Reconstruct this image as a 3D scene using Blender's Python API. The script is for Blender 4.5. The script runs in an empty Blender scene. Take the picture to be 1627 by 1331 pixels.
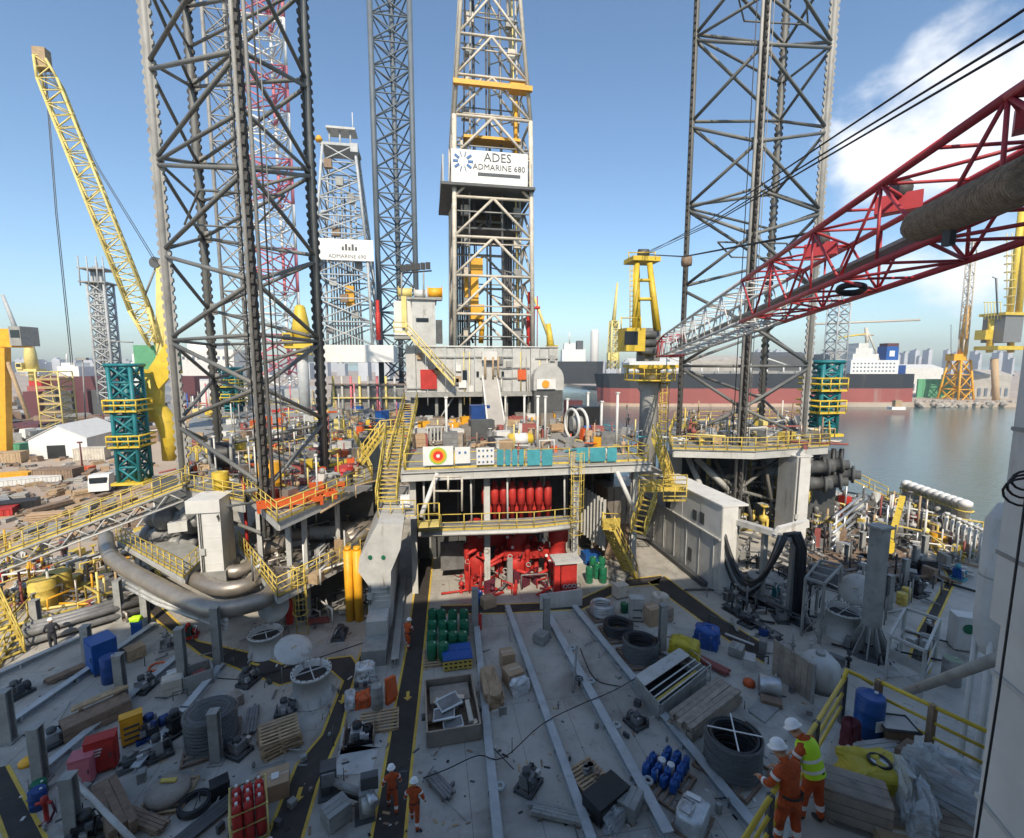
import bpy, math, random
from mathutils import Vector, Matrix
R = math.radians
random.seed(7)
sc = bpy.context.scene
col = sc.collection

# ---------------------------------------------------------------- camera
PW, PH, F = 1627.0, 1331.0, 740.0
CX, CY, HZ = PW/2, PH/2, 578.0
PITCH = math.atan((CY-HZ)/F)
YAW = math.atan((CX-680.0)/F)          # the rig axis (+Y) vanishes left of the picture's middle
EYE = Vector((0, 0, 16.0))
cam = bpy.data.cameras.new('camera')
cam.sensor_width = 36.0
cam.lens = 36.0*F/PW
cam.clip_start = 0.1
cam.clip_end = 9000
camo = bpy.data.objects.new('camera', cam)
col.objects.link(camo)
camo.location = EYE
camo.rotation_euler = (math.pi/2-PITCH, 0, -YAW)
sc.camera = camo

# ---------------------------------------------------------------- sky, sun, exposure
SUN_EL, SUN_AZ = R(41), R(188)         # azimuth clockwise from +Y: the sun stands behind the viewer
wd = bpy.data.worlds.new('World')
sc.world = wd
wd.use_nodes = True
nt = wd.node_tree
for n in list(nt.nodes): nt.nodes.remove(n)
def N(t, kind, **kw):
    n = t.nodes.new(kind)
    for k, v in kw.items(): setattr(n, k, v)
    return n
wo = N(nt, 'ShaderNodeOutputWorld'); bg = N(nt, 'ShaderNodeBackground')
sky = N(nt, 'ShaderNodeTexSky', sky_type='NISHITA', sun_disc=False)
sky.sun_elevation = SUN_EL; sky.sun_rotation = SUN_AZ
sky.altitude = 0; sky.air_density = 1.0; sky.dust_density = 1.0; sky.ozone_density = 1.6
bg.inputs[1].default_value = 0.13
tc = N(nt, 'ShaderNodeTexCoord')
def math_n(t, op, a, b=None, c=None, clamp=False):
    m = N(t, 'ShaderNodeMath', operation=op, use_clamp=clamp)
    for i, x in enumerate((a, b, c)):
        if x is None: continue
        if hasattr(x, 'type'): t.links.new(x, m.inputs[i])
        else: m.inputs[i].default_value = x
    return m.outputs[0]
mp = N(nt, 'ShaderNodeMapping'); mp.inputs['Scale'].default_value = (1, 1, 1.5); mp.inputs['Location'].default_value = (0.35, 0.2, 0.1)
nt.links.new(tc.outputs['Generated'], mp.inputs['Vector'])
nz = N(nt, 'ShaderNodeTexNoise'); nz.inputs['Scale'].default_value = 4.2; nz.inputs['Detail'].default_value = 9; nz.inputs['Roughness'].default_value = 0.56
nt.links.new(mp.outputs[0], nz.inputs['Vector'])
def sky_dir(px, py):
    x, y = (px-CX)/F, -(py-CY)/F
    f = Vector((math.sin(YAW), math.cos(YAW), 0)); r = Vector((math.cos(YAW), -math.sin(YAW), 0))
    d = r*x + f*(math.cos(PITCH)+y*math.sin(PITCH)) + Vector((0, 0, -math.sin(PITCH)+y*math.cos(PITCH)))
    return d
def blob(px, py, inner, outer):
    dt = N(nt, 'ShaderNodeVectorMath', operation='DOT_PRODUCT')
    nt.links.new(tc.outputs['Generated'], dt.inputs[0]); dt.inputs[1].default_value = sky_dir(px, py).normalized()
    mr = N(nt, 'ShaderNodeMapRange', interpolation_type='SMOOTHSTEP')
    nt.links.new(dt.outputs['Value'], mr.inputs[0])
    mr.inputs[1].default_value = math.cos(R(outer)); mr.inputs[2].default_value = math.cos(R(inner))
    return mr.outputs[0]
b1 = blob(1490, 175, 1, 12); b2 = math_n(nt, 'MULTIPLY', blob(1600, 320, 2, 13), 0.8); b3 = blob(1400, 10, 0.5, 7); b4 = blob(1720, 90, 2, 9)
cl = math_n(nt, 'MAXIMUM', math_n(nt, 'MAXIMUM', b1, b2), math_n(nt, 'MAXIMUM', math_n(nt, 'MULTIPLY', b3, 0.6), b4))
dens = math_n(nt, 'ADD', math_n(nt, 'MULTIPLY', cl, 0.62), math_n(nt, 'MULTIPLY', nz.outputs[0], 1.35))
mr = N(nt, 'ShaderNodeMapRange', interpolation_type='SMOOTHSTEP')
nt.links.new(dens, mr.inputs[0]); mr.inputs[1].default_value = 1.0; mr.inputs[2].default_value = 1.3
mr.inputs[3].default_value = 0; mr.inputs[4].default_value = 0.9
mx = N(nt, 'ShaderNodeMix', data_type='RGBA')
tn = N(nt, 'ShaderNodeMix', data_type='RGBA', blend_type='MULTIPLY'); tn.inputs[0].default_value = 1; tn.inputs[7].default_value = (0.82, 0.93, 0.97, 1)
nt.links.new(sky.outputs[0], tn.inputs[6])
nt.links.new(mr.outputs[0], mx.inputs[0]); nt.links.new(tn.outputs[2], mx.inputs[6])
mx.inputs[7].default_value = (6.4, 6.5, 6.6, 1)
nt.links.new(mx.outputs[2], bg.inputs[0]); nt.links.new(bg.outputs[0], wo.inputs[0])

sl = bpy.data.lights.new('sun', 'SUN'); sl.energy = 3.6; sl.angle = R(0.5); sl.color = (1, 0.88, 0.71)
so = bpy.data.objects.new('sun', sl); col.objects.link(so)
sd = Vector((math.sin(SUN_AZ)*math.cos(SUN_EL), math.cos(SUN_AZ)*math.cos(SUN_EL), math.sin(SUN_EL)))
so.rotation_euler = sd.to_track_quat('Z', 'Y').to_euler()
so.location = (0, -60, 80)
sc.view_settings.view_transform = 'Standard'; sc.view_settings.look = 'None'
sc.view_settings.gamma = 1; sc.view_settings.use_curve_mapping = False
sc.view_settings.exposure = 0.6
sc.render.engine = 'CYCLES'
sc.cycles.use_denoising = True
sc.cycles.use_adaptive_sampling = True; sc.cycles.adaptive_threshold = 0.02
sc.cycles.max_bounces = 6; sc.cycles.diffuse_bounces = 3; sc.cycles.transparent_max_bounces = 6
sc.cycles.caustics_reflective = False; sc.cycles.caustics_refractive = False

# ---------------------------------------------------------------- where things stand
FH = Vector((math.sin(YAW), math.cos(YAW), 0)); RT = Vector((math.cos(YAW), -math.sin(YAW), 0))
def G(px, py, z=0.0):                  # point at height z seen at a photo pixel
    d = sky_dir(px, py)
    return EYE + d*((z-EYE.z)/d.z)
def Q(px, py, dep):                    # point at a distance (along the view axis) seen at a photo pixel
    d = sky_dir(px, py)
    return EYE + d*(dep/d.dot(FH))
def V(px, dep, z=0.0, py=HZ):
    p = Q(px, py, dep); p.z = z
    return p
def K(xc, dep, z=0.0):                 # metres to the right, metres ahead
    p = RT*xc + FH*dep; p.z = z
    return p
def zat(py, dep):
    return Q(CX, py, dep).z

# ---------------------------------------------------------------- materials
MATS = {}
def mat(name, c, rough=0.55, metal=0.0, var=0.18, scale=1.2, rust=None, bump=0.0, spec=None, streak=0.0, alpha=1.0, emit=0, coat=0.0, rustc=None):
    if rustc is None: rustc = (0.16, 0.07, 0.03) if rust else (c[0]*0.45+0.03, c[1]*0.45+0.025, c[2]*0.45+0.02)
    if rust is None: rust = 0.28 if var > 0.1 else 0
    m = bpy.data.materials.new(name); m.use_nodes = True
    t = m.node_tree; p = t.nodes['Principled BSDF']
    p.inputs['Roughness'].default_value = rough; p.inputs['Metallic'].default_value = metal
    if spec is not None: p.inputs['Specular IOR Level'].default_value = spec
    if coat: p.inputs['Coat Weight'].default_value = coat
    p.inputs['Base Color'].default_value = (*c, 1)
    if alpha < 1: p.inputs['Alpha'].default_value = alpha
    if emit:
        p.inputs['Emission Color'].default_value = (*c, 1); p.inputs['Emission Strength'].default_value = emit
    if var or rust or streak:
        g = N(t, 'ShaderNodeNewGeometry')
        a = N(t, 'ShaderNodeTexNoise'); a.inputs['Scale'].default_value = scale; a.inputs['Detail'].default_value = 6; a.inputs['Roughness'].default_value = 0.65
        t.links.new(g.outputs['Position'], a.inputs['Vector'])
        r = N(t, 'ShaderNodeMapRange'); t.links.new(a.outputs[0], r.inputs[0])
        r.inputs[1].default_value = 0.3; r.inputs[2].default_value = 0.7; r.inputs[3].default_value = 1-var; r.inputs[4].default_value = 1+var*0.75
        oi = N(t, 'ShaderNodeObjectInfo')
        r2 = N(t, 'ShaderNodeMapRange'); t.links.new(oi.outputs['Random'], r2.inputs[0]); r2.inputs[3].default_value = 1-var*0.4; r2.inputs[4].default_value = 1+var*0.4
        val = math_n(t, 'MULTIPLY', r.outputs[0], r2.outputs[0])
        h = N(t, 'ShaderNodeHueSaturation'); h.inputs['Color'].default_value = (*c, 1); t.links.new(val, h.inputs['Value'])
        out = h.outputs[0]
        if rust or streak:
            mpn = N(t, 'ShaderNodeMapping'); mpn.inputs['Scale'].default_value = (1, 1, 0.16 if streak else 1); t.links.new(g.outputs['Position'], mpn.inputs[0])
            b = N(t, 'ShaderNodeTexNoise'); b.inputs['Scale'].default_value = scale*2.3; b.inputs['Detail'].default_value = 8; b.inputs['Roughness'].default_value = 0.7
            t.links.new(mpn.outputs[0], b.inputs['Vector'])
            rr = N(t, 'ShaderNodeMapRange', interpolation_type='SMOOTHSTEP'); t.links.new(b.outputs[0], rr.inputs[0])
            amt = max(rust, streak)
            rr.inputs[1].default_value = 0.66-amt*0.28; rr.inputs[2].default_value = 0.8-amt*0.2; rr.inputs[4].default_value = 0.85
            mm = N(t, 'ShaderNodeMix', data_type='RGBA'); t.links.new(rr.outputs[0], mm.inputs[0]); t.links.new(out, mm.inputs[6]); mm.inputs[7].default_value = (*rustc, 1)
            out = mm.outputs[2]
        t.links.new(out, p.inputs['Base Color'])
        if bump:
            bn = N(t, 'ShaderNodeTexNoise'); bn.inputs['Scale'].default_value = scale*5; bn.inputs['Detail'].default_value = 5; t.links.new(g.outputs['Position'], bn.inputs['Vector'])
            bm_ = N(t, 'ShaderNodeBump'); bm_.inputs['Strength'].default_value = bump; bm_.inputs['Distance'].default_value = 0.05
            t.links.new(bn.outputs[0], bm_.inputs['Height']); t.links.new(bm_.outputs[0], p.inputs['Normal'])
    MATS[name] = m
    return m
mat('yellow', (0.56, 0.42, 0.085), 0.6, rust=0.42, var=0.3, scale=1.6, rustc=(0.22, 0.16, 0.07))
mat('yellow_crane', (0.62, 0.44, 0.04), 0.5, rust=0.32, var=0.22, scale=0.7, rustc=(0.26, 0.17, 0.05))
mat('pale_yellow', (0.66, 0.54, 0.19), 0.5, rust=0.2, var=0.15)
mat('orange_yellow', (0.72, 0.36, 0.02), 0.5, rust=0.18)
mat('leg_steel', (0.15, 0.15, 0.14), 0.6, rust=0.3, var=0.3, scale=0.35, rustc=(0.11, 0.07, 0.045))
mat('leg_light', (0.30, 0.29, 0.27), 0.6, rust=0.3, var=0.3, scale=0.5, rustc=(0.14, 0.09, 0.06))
mat('leg_blue', (0.10, 0.125, 0.15), 0.6, rust=0.15, var=0.2, scale=0.3)
mat('rack_dark', (0.05, 0.045, 0.04), 0.75, var=0.3)
mat('derrick_white', (0.54, 0.49, 0.41), 0.55, rust=0.42, var=0.2, scale=0.9, rustc=(0.27, 0.2, 0.14))
mat('white', (0.60, 0.595, 0.57), 0.55, streak=0.36, var=0.12, scale=0.8, rustc=(0.33, 0.28, 0.22))
mat('clean_white', (0.68, 0.68, 0.66), 0.5, var=0.1, streak=0.12, rustc=(0.45, 0.43, 0.4))
mat('grey_light', (0.45, 0.45, 0.43), 0.55, streak=0.4, var=0.18, scale=1.0, rustc=(0.2, 0.165, 0.13))
mat('grey', (0.28, 0.28, 0.265), 0.6, rust=0.36, var=0.25, scale=1.5, rustc=(0.13, 0.1, 0.08))
mat('beam_grey', (0.42, 0.445, 0.455), 0.5, rust=0.3, var=0.2, scale=1.2, rustc=(0.2, 0.16, 0.13))
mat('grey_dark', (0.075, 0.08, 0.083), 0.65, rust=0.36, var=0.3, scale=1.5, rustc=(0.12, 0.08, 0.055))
mat('black', (0.015, 0.015, 0.016), 0.5, var=0.3)
mat('rubber', (0.022, 0.023, 0.026), 0.45, var=0.3)
mat('red', (0.43, 0.026, 0.02), 0.6, var=0.3, scale=1.8, rust=0.35, rustc=(0.13, 0.025, 0.02))
mat('boom_red', (0.46, 0.05, 0.06), 0.5, var=0.2, rust=0.18, rustc=(0.17, 0.02, 0.02))
mat('orange', (0.58, 0.10, 0.02), 0.6, var=0.15)
mat('faded_red', (0.55, 0.16, 0.19), 0.6, var=0.15)
mat('teal', (0.01, 0.16, 0.185), 0.5, rust=0.2, var=0.2, rustc=(0.02, 0.09, 0.09))
mat('cyan', (0.06, 0.29, 0.34), 0.5, var=0.2, scale=2)
mat('blue', (0.012, 0.085, 0.32), 0.42, var=0.18)
mat('navy', (0.012, 0.05, 0.20), 0.42, var=0.2)
mat('green', (0.012, 0.13, 0.065), 0.35, var=0.2)
mat('green_pale', (0.10, 0.32, 0.17), 0.6, var=0.2)
mat('wood', (0.42, 0.30, 0.18), 0.8, var=0.3, scale=3)
mat('wood_dark', (0.23, 0.16, 0.11), 0.85, var=0.35, scale=3)
mat('plank_grey', (0.30, 0.25, 0.20), 0.85, var=0.3, scale=3)
mat('card', (0.42, 0.29, 0.18), 0.85, var=0.15)
mat('tarp_yellow', (0.52, 0.42, 0.03), 0.5, var=0.2, bump=0.5)
mat('tarp_blue', (0.015, 0.075, 0.30), 0.42, var=0.25, bump=0.5)
mat('duct', (0.33, 0.295, 0.255), 0.42, metal=0.55, var=0.2, rust=0.25, rustc=(0.22, 0.15, 0.1))
mat('machine', (0.20, 0.20, 0.20), 0.55, metal=0.2, var=0.35, rust=0.2, scale=2)
mat('silver', (0.52, 0.53, 0.54), 0.35, metal=0.7, var=0.15)
mat('foil', (0.62, 0.64, 0.65), 0.3, metal=0.4, var=0.2, scale=4, bump=0.6)
mat('rope', (0.31, 0.23, 0.16), 0.95, var=0.45, scale=9, bump=1.0)
mat('walk_black', (0.045, 0.038, 0.033), 0.85, var=0.3, scale=1.5, rust=0.1, rustc=(0.09, 0.08, 0.07))
mat('line_yellow', (0.60, 0.41, 0.06), 0.65, var=0.25, rust=0.3, rustc=(0.12, 0.1, 0.07))
mat('concrete', (0.36, 0.34, 0.31), 0.9, var=0.2, scale=0.3)
mat('glass_dark', (0.02, 0.028, 0.035), 0.12, var=0)
mat('skin', (0.42, 0.23, 0.14), 0.6, var=0.05)
mat('coverall', (0.52, 0.085, 0.015), 0.85, var=0.3, scale=6, bump=1.0)
mat('helmet', (0.82, 0.82, 0.82), 0.3, var=0.02)
mat('boot', (0.03, 0.022, 0.018), 0.6, var=0.2)
mat('vest', (0.52, 0.85, 0.02), 0.6, var=0.06)
mat('reflective', (0.72, 0.73, 0.73), 0.35, var=0.05)
mat('maroon', (0.10, 0.014, 0.03), 0.7, var=0.2)
mat('cloth_dark', (0.025, 0.027, 0.035), 0.85, var=0.2)
mat('hull_black', (0.018, 0.022, 0.028), 0.6, var=0.15, scale=0.05, streak=0.12, rustc=(0.1, 0.08, 0.07))
mat('hull_red', (0.27, 0.075, 0.065), 0.7, var=0.15, scale=0.06, streak=0.25, rustc=(0.30, 0.19, 0.16))
mat('hull_maroon', (0.11, 0.035, 0.04), 0.7, var=0.2, scale=0.06)
mat('boot_line', (0.50, 0.36, 0.27), 0.8, var=0.12, scale=0.1)
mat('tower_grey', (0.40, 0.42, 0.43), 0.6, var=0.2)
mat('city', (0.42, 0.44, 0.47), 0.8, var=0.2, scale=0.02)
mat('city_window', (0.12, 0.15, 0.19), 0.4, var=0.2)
mat('print_dark', (0.06, 0.07, 0.08), 0.6, var=0)
mat('print_blue', (0.05, 0.14, 0.34), 0.6, var=0)
mat('sign_green', (0.30, 0.52, 0.06), 0.6, var=0)
mat('sign_orange', (0.75, 0.30, 0.02), 0.6, var=0)
mat('sign_red', (0.60, 0.03, 0.02), 0.6, var=0)
mat('hazard', (0.62, 0.42, 0.02), 0.6, var=0.1)
mat('rock', (0.33, 0.30, 0.26), 0.9, var=0.35, scale=0.5, bump=0.5)
m = mat('plastic_film', (0.62, 0.66, 0.68), 0.22, var=0.15, scale=3, bump=0.8)
m.node_tree.nodes['Principled BSDF'].inputs['Alpha'].default_value = 0.55
m = mat('wrap', (0.5, 0.53, 0.55), 0.2, var=0.2, scale=5, bump=0.9)
m.node_tree.nodes['Principled BSDF'].inputs['Alpha'].default_value = 0.16

# ---------------------------------------------------------------- meshes
class MB:
    def __init__(s): s.v = []; s.f = []; s.sm = []; s.mi = []
    def _add(s, vs, fs, smooth=False, mi=0):
        o = len(s.v); s.v += [Vector(v) for v in vs]
        for f in fs: s.f.append([i+o for i in f]); s.sm.append(smooth); s.mi.append(mi)
        return s
    def box(s, c, d, rz=0.0, M=None, mi=0):
        hx, hy, hz = d[0]/2, d[1]/2, d[2]/2
        vs = [Vector((x, y, z)) for z in (-hz, hz) for y in (-hy, hy) for x in (-hx, hx)]
        if M is None: M = Matrix.Rotation(rz, 3, 'Z') if rz else None
        c = Vector(c)
        vs = [(M @ v if M else v)+c for v in vs]
        return s._add(vs, [(0, 2, 3, 1), (4, 5, 7, 6), (0, 1, 5, 4), (2, 6, 7, 3), (0, 4, 6, 2), (1, 3, 7, 5)], mi=mi)
    def bx(s, x0, x1, y0, y1, z0, z1, mi=0):
        return s.box(((x0+x1)/2, (y0+y1)/2, (z0+z1)/2), (x1-x0, y1-y0, z1-z0), mi=mi)
    def frame(s, d):
        d = Vector(d).normalized()
        u = Vector((0, 0, 1)) if abs(d.z) < 0.95 else Vector((0, 1, 0))
        x = d.cross(u).normalized(); y = x.cross(d).normalized()
        return d, x, y
    def tube(s, a, b, r, n=8, r2=None, mi=0):
        a, b = Vector(a), Vector(b); r2 = r if r2 is None else r2
        d, x, y = s.frame(b-a)
        vs = [a+(x*math.cos(2*math.pi*i/n)+y*math.sin(2*math.pi*i/n))*r for i in range(n)]
        vs += [b+(x*math.cos(2*math.pi*i/n)+y*math.sin(2*math.pi*i/n))*r2 for i in range(n)]
        o = len(s.v)
        s._add(vs, [(i, (i+1) % n, n+(i+1) % n, n+i) for i in range(n)], True, mi)
        s.f.append([o+i for i in range(n-1, -1, -1)]); s.sm.append(False); s.mi.append(mi)
        s.f.append([o+n+i for i in range(n)]); s.sm.append(False); s.mi.append(mi)
        return s
    def beam(s, a, b, w, h, mi=0):
        a, b = Vector(a), Vector(b); d, x, y = s.frame(b-a)
        vs = [p+x*i*w/2+y*j*h/2 for p in (a, b) for j in (-1, 1) for i in (-1, 1)]
        return s._add(vs, [(0, 1, 3, 2), (4, 6, 7, 5), (0, 4, 5, 1), (2, 3, 7, 6), (0, 2, 6, 4), (1, 5, 7, 3)], mi=mi)
    def ibeam(s, a, b, w, h, t=0.04, mi=0):
        a, b = Vector(a), Vector(b); d, x, y = s.frame(b-a)
        pr = [(-w/2, -h/2), (w/2, -h/2), (w/2, -h/2+t), (t/2, -h/2+t), (t/2, h/2-t), (w/2, h/2-t), (w/2, h/2), (-w/2, h/2), (-w/2, h/2-t), (-t/2, h/2-t), (-t/2, -h/2+t), (-w/2, -h/2+t)]
        n = len(pr)
        vs = [p+x*i+y*j for p in (a, b) for i, j in pr]
        fs = [(i, (i+1) % n, n+(i+1) % n, n+i) for i in range(n)]
        for o, rv in ((0, True), (n, False)):
            for q in ((0, 1, 2, 3, 10, 11), (3, 4, 9, 10), (4, 5, 6, 7, 8, 9)):
                fs.append([o+k for k in (q[::-1] if rv else q)])
        return s._add(vs, fs, mi=mi)
    def prism(s, poly, z0, z1, mi=0):
        n = len(poly)
        vs = [(p[0], p[1], z0) for p in poly]+[(p[0], p[1], z1) for p in poly]
        ar = sum(poly[i][0]*poly[(i+1) % n][1]-poly[(i+1) % n][0]*poly[i][1] for i in range(n))
        fs = [(i, (i+1) % n, n+(i+1) % n, n+i) for i in range(n)]+[tuple(range(n-1, -1, -1)), tuple(range(n, 2*n))]
        if ar < 0: fs = [tuple(reversed(f)) for f in fs]
        return s._add(vs, fs, mi=mi)
    def slab(s, pts, off, mi=0):
        n = len(pts); off = Vector(off)
        vs = [Vector(p) for p in pts]+[Vector(p)+off for p in pts]
        nr = Vector((0, 0, 0))
        for i in range(n): nr += Vector(pts[i]).cross(Vector(pts[(i+1) % n]))
        fs = [(i, (i+1) % n, n+(i+1) % n, n+i) for i in range(n)]+[tuple(range(n-1, -1, -1)), tuple(range(n, 2*n))]
        if nr.dot(off) < 0: fs = [tuple(reversed(f)) for f in fs]
        return s._add(vs, fs, mi=mi)
    def lathe(s, c, prof, n=16, axis=(0, 0, 1), mi=0, smooth=True, caps=True):
        c = Vector(c); d, x, y = s.frame(axis)
        o = len(s.v); vs = []
        for r, z in prof:
            for i in range(n):
                a = 2*math.pi*i/n
                vs.append(c+d*z+(x*math.cos(a)+y*math.sin(a))*max(r, 1e-4))
        fs = []
        for k in range(len(prof)-1):
            for i in range(n):
                fs.append((k*n+i, k*n+(i+1) % n, (k+1)*n+(i+1) % n, (k+1)*n+i))
        s._add(vs, fs, smooth, mi)
        for k, rv in ((0, True), (len(prof)-1, False)):
            if caps and prof[k][0] > 1e-3:
                q = [o+k*n+i for i in range(n)]
                s.f.append(q[::-1] if rv else q); s.sm.append(False); s.mi.append(mi)
        return s
    def path(s, pts, r, n=6, closed=False, mi=0):
        pts = [Vector(p) for p in pts]; m = len(pts)
        o = len(s.v); px = None
        for k in range(m):
            if closed: t = (pts[(k+1) % m]-pts[k-1])
            else: t = (pts[min(k+1, m-1)]-pts[max(k-1, 0)])
            if t.length < 1e-6: t = Vector((0, 0, 1))
            t.normalize()
            sc_ = 1.0
            if 0 < k < m-1 or closed:
                e = (pts[(k+1) % m]-pts[k]).normalized(); sc_ = 1/max(0.5, abs(e.dot(t)))
            if px is None: d, x, y = s.frame(t)
            else:
                x = px-t*px.dot(t)
                if x.length < 1e-4: d, x, y = s.frame(t)
                x.normalize(); y = x.cross(t)
            px = x
            rr = r[k] if isinstance(r, (list, tuple)) else r
            for i in range(n):
                a = 2*math.pi*i/n
                s.v.append(pts[k]+(x*math.cos(a)+y*math.sin(a))*rr*min(sc_, 1.4))
        L = m if closed else m-1
        for k in range(L):
            for i in range(n):
                k2 = (k+1) % m
                s.f.append([o+k*n+i, o+k*n+(i+1) % n, o+k2*n+(i+1) % n, o+k2*n+i]); s.sm.append(True); s.mi.append(mi)
        if not closed:
            s.f.append([o+i for i in range(n-1, -1, -1)]); s.sm.append(False); s.mi.append(mi)
            s.f.append([o+(m-1)*n+i for i in range(n)]); s.sm.append(False); s.mi.append(mi)
        return s
    def torus(s, c, RR, r, n=24, m=8, axis=(0, 0, 1)):
        c = Vector(c); d, x, y = s.frame(axis)
        return s.path([c+(x*math.cos(2*math.pi*i/n)+y*math.sin(2*math.pi*i/n))*RR for i in range(n)], r, m, True)
    def mesh(s, name, inv=None):
        me = bpy.data.meshes.new(name)
        vs = [tuple(inv @ v) if inv else tuple(v) for v in s.v]
        me.from_pydata(vs, [], s.f)
        me.polygons.foreach_set('use_smooth', s.sm)
        if any(s.mi): me.polygons.foreach_set('material_index', s.mi)
        me.update()
        return me
    def low(s):
        xs = [v.x for v in s.v]; ys = [v.y for v in s.v]; zs = [v.z for v in s.v]
        return Vector(((min(xs)+max(xs))/2, (min(ys)+max(ys))/2, min(zs)))

def setm(me, m):
    for k in (m if isinstance(m, (list, tuple)) else [m]): me.materials.append(MATS[k])
def tagit(o, label, cat, group=None):
    o['label'] = label; o['category'] = cat; o['kind'] = 'thing'
    if group: o['group'] = group
class T:
    """a thing: an Empty at its base that parents its parts; meshes given in world metres (or the thing's own when local)"""
    def __init__(s, name, label, cat, loc, rz=0.0, group=None, local=False):
        s.o = bpy.data.objects.new(name, None); col.objects.link(s.o)
        s.o.empty_display_size = 0.2
        s.o.location = loc; s.o.rotation_euler = (0, 0, rz)
        tagit(s.o, label, cat, group)
        s.inv = None if local else (Matrix.Translation(Vector(loc)) @ Matrix.Rotation(rz, 4, 'Z')).inverted()
    def part(s, name, mb, m, parent=None, label=None, mesh=None, loc=None, kind=None):
        if mesh is None:
            mesh = mb.mesh(name, s.inv); setm(mesh, m)
        o = bpy.data.objects.new(name, mesh); col.objects.link(o)
        o.parent = parent or s.o
        if loc is not None: o.location = (s.inv @ Vector(loc)) if s.inv else loc
        if label: o['label'] = label
        if kind: o['kind'] = kind
        return o
def one(name, label, cat, mb, m, group=None):
    b = mb.low()
    me = mb.mesh(name, Matrix.Translation(b).inverted()); setm(me, m)
    o = bpy.data.objects.new(name, me); col.objects.link(o); o.location = b
    tagit(o, label, cat, group)
    return o
def struct(name, mb, m, parent=None, kind='structure', label=None):
    me = mb.mesh(name); setm(me, m)
    o = bpy.data.objects.new(name, me); col.objects.link(o)
    if parent: o.parent = parent
    else: o['kind'] = kind
    if label: o['label'] = label
    return o
def dupe(src, loc, rz=None, label=None, group=None, scale=None):
    o = src.o if isinstance(src, T) else src
    c = o.copy(); col.objects.link(c); c.location = loc
    if rz is not None: c.rotation_euler = (0, 0, rz)
    if label: c['label'] = label
    if group: c['group'] = group
    if scale: c.scale = scale if not isinstance(scale, (int, float)) else (scale,)*3
    def rec(a, b):
        for ch in list(a.children):
            d = ch.copy(); col.objects.link(d); d.parent = b; rec(ch, d)
    rec(o, c)
    return c
def text(s, txt, size, center, xdir, updir, m, thing=None, parent=None, name='lettering', depth=0.01):
    cu = bpy.data.curves.new('t', 'FONT'); cu.body = txt; cu.size = size; cu.align_x = 'CENTER'; cu.align_y = 'CENTER'; cu.extrude = depth
    cu.resolution_u = 2
    tmp = bpy.data.objects.new('t', cu); col.objects.link(tmp)
    bpy.context.view_layer.update()
    me = bpy.data.meshes.new_from_object(tmp.evaluated_get(bpy.context.evaluated_depsgraph_get()))
    bpy.data.objects.remove(tmp)
    x = Vector(xdir).normalized(); y = Vector(updir).normalized(); z = x.cross(y)
    M = Matrix(((x.x, y.x, z.x, center[0]), (x.y, y.y, z.y, center[1]), (x.z, y.z, z.z, center[2]), (0, 0, 0, 1)))
    if s.inv: M = s.inv @ M
    me.transform(M); me.materials.clear(); setm(me, m); me.name = name
    return s.part(name, None, None, parent=parent, mesh=me)

# ---------------------------------------------------------------- shared builders
_post = {}
def post_mesh(h, r, m):
    k = (round(h, 2), r, m)
    if k not in _post:
        me = MB().tube((0, 0, 0), (0, 0, h), r, 5).mesh('post'); setm(me, m); _post[k] = me
    return _post[k]
def seg_points(pts, step):
    out = []
    for a, b in zip(pts[:-1], pts[1:]):
        a, b = Vector(a), Vector(b); n = max(1, round((b-a).length/step))
        out += [a.lerp(b, i/n) for i in range(n)]
    out.append(Vector(pts[-1]))
    return out
def rail(pts, label, h=1.1, m='yellow', r=0.035, step=1.7, mids=(0.5,), toe=0.14, group=None, name='handrail', closed=False):
    pts = [Vector(p) for p in pts]
    if closed: pts = pts+[pts[0]]
    t = T(name, label, 'railing', pts[0], group=group)
    up = Vector((0, 0, 1))
    for i, k in enumerate((1.0,)+tuple(mids)):
        t.part('top_rail' if i == 0 else 'mid_rail', MB().path([p+up*h*k for p in pts], r*(1 if i == 0 else 0.85), 5), m)
    if toe:
        for a, b in zip(pts[:-1], pts[1:]):
            t.part('toe_board', MB().beam(a+up*toe/2, b+up*toe/2, 0.012, toe), m)
    pm = post_mesh(h, r, m); sp = seg_points(pts, step)
    if closed: sp = sp[:-1]
    for p in sp: t.part('post', None, None, mesh=pm, loc=p)
    return t
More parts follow.
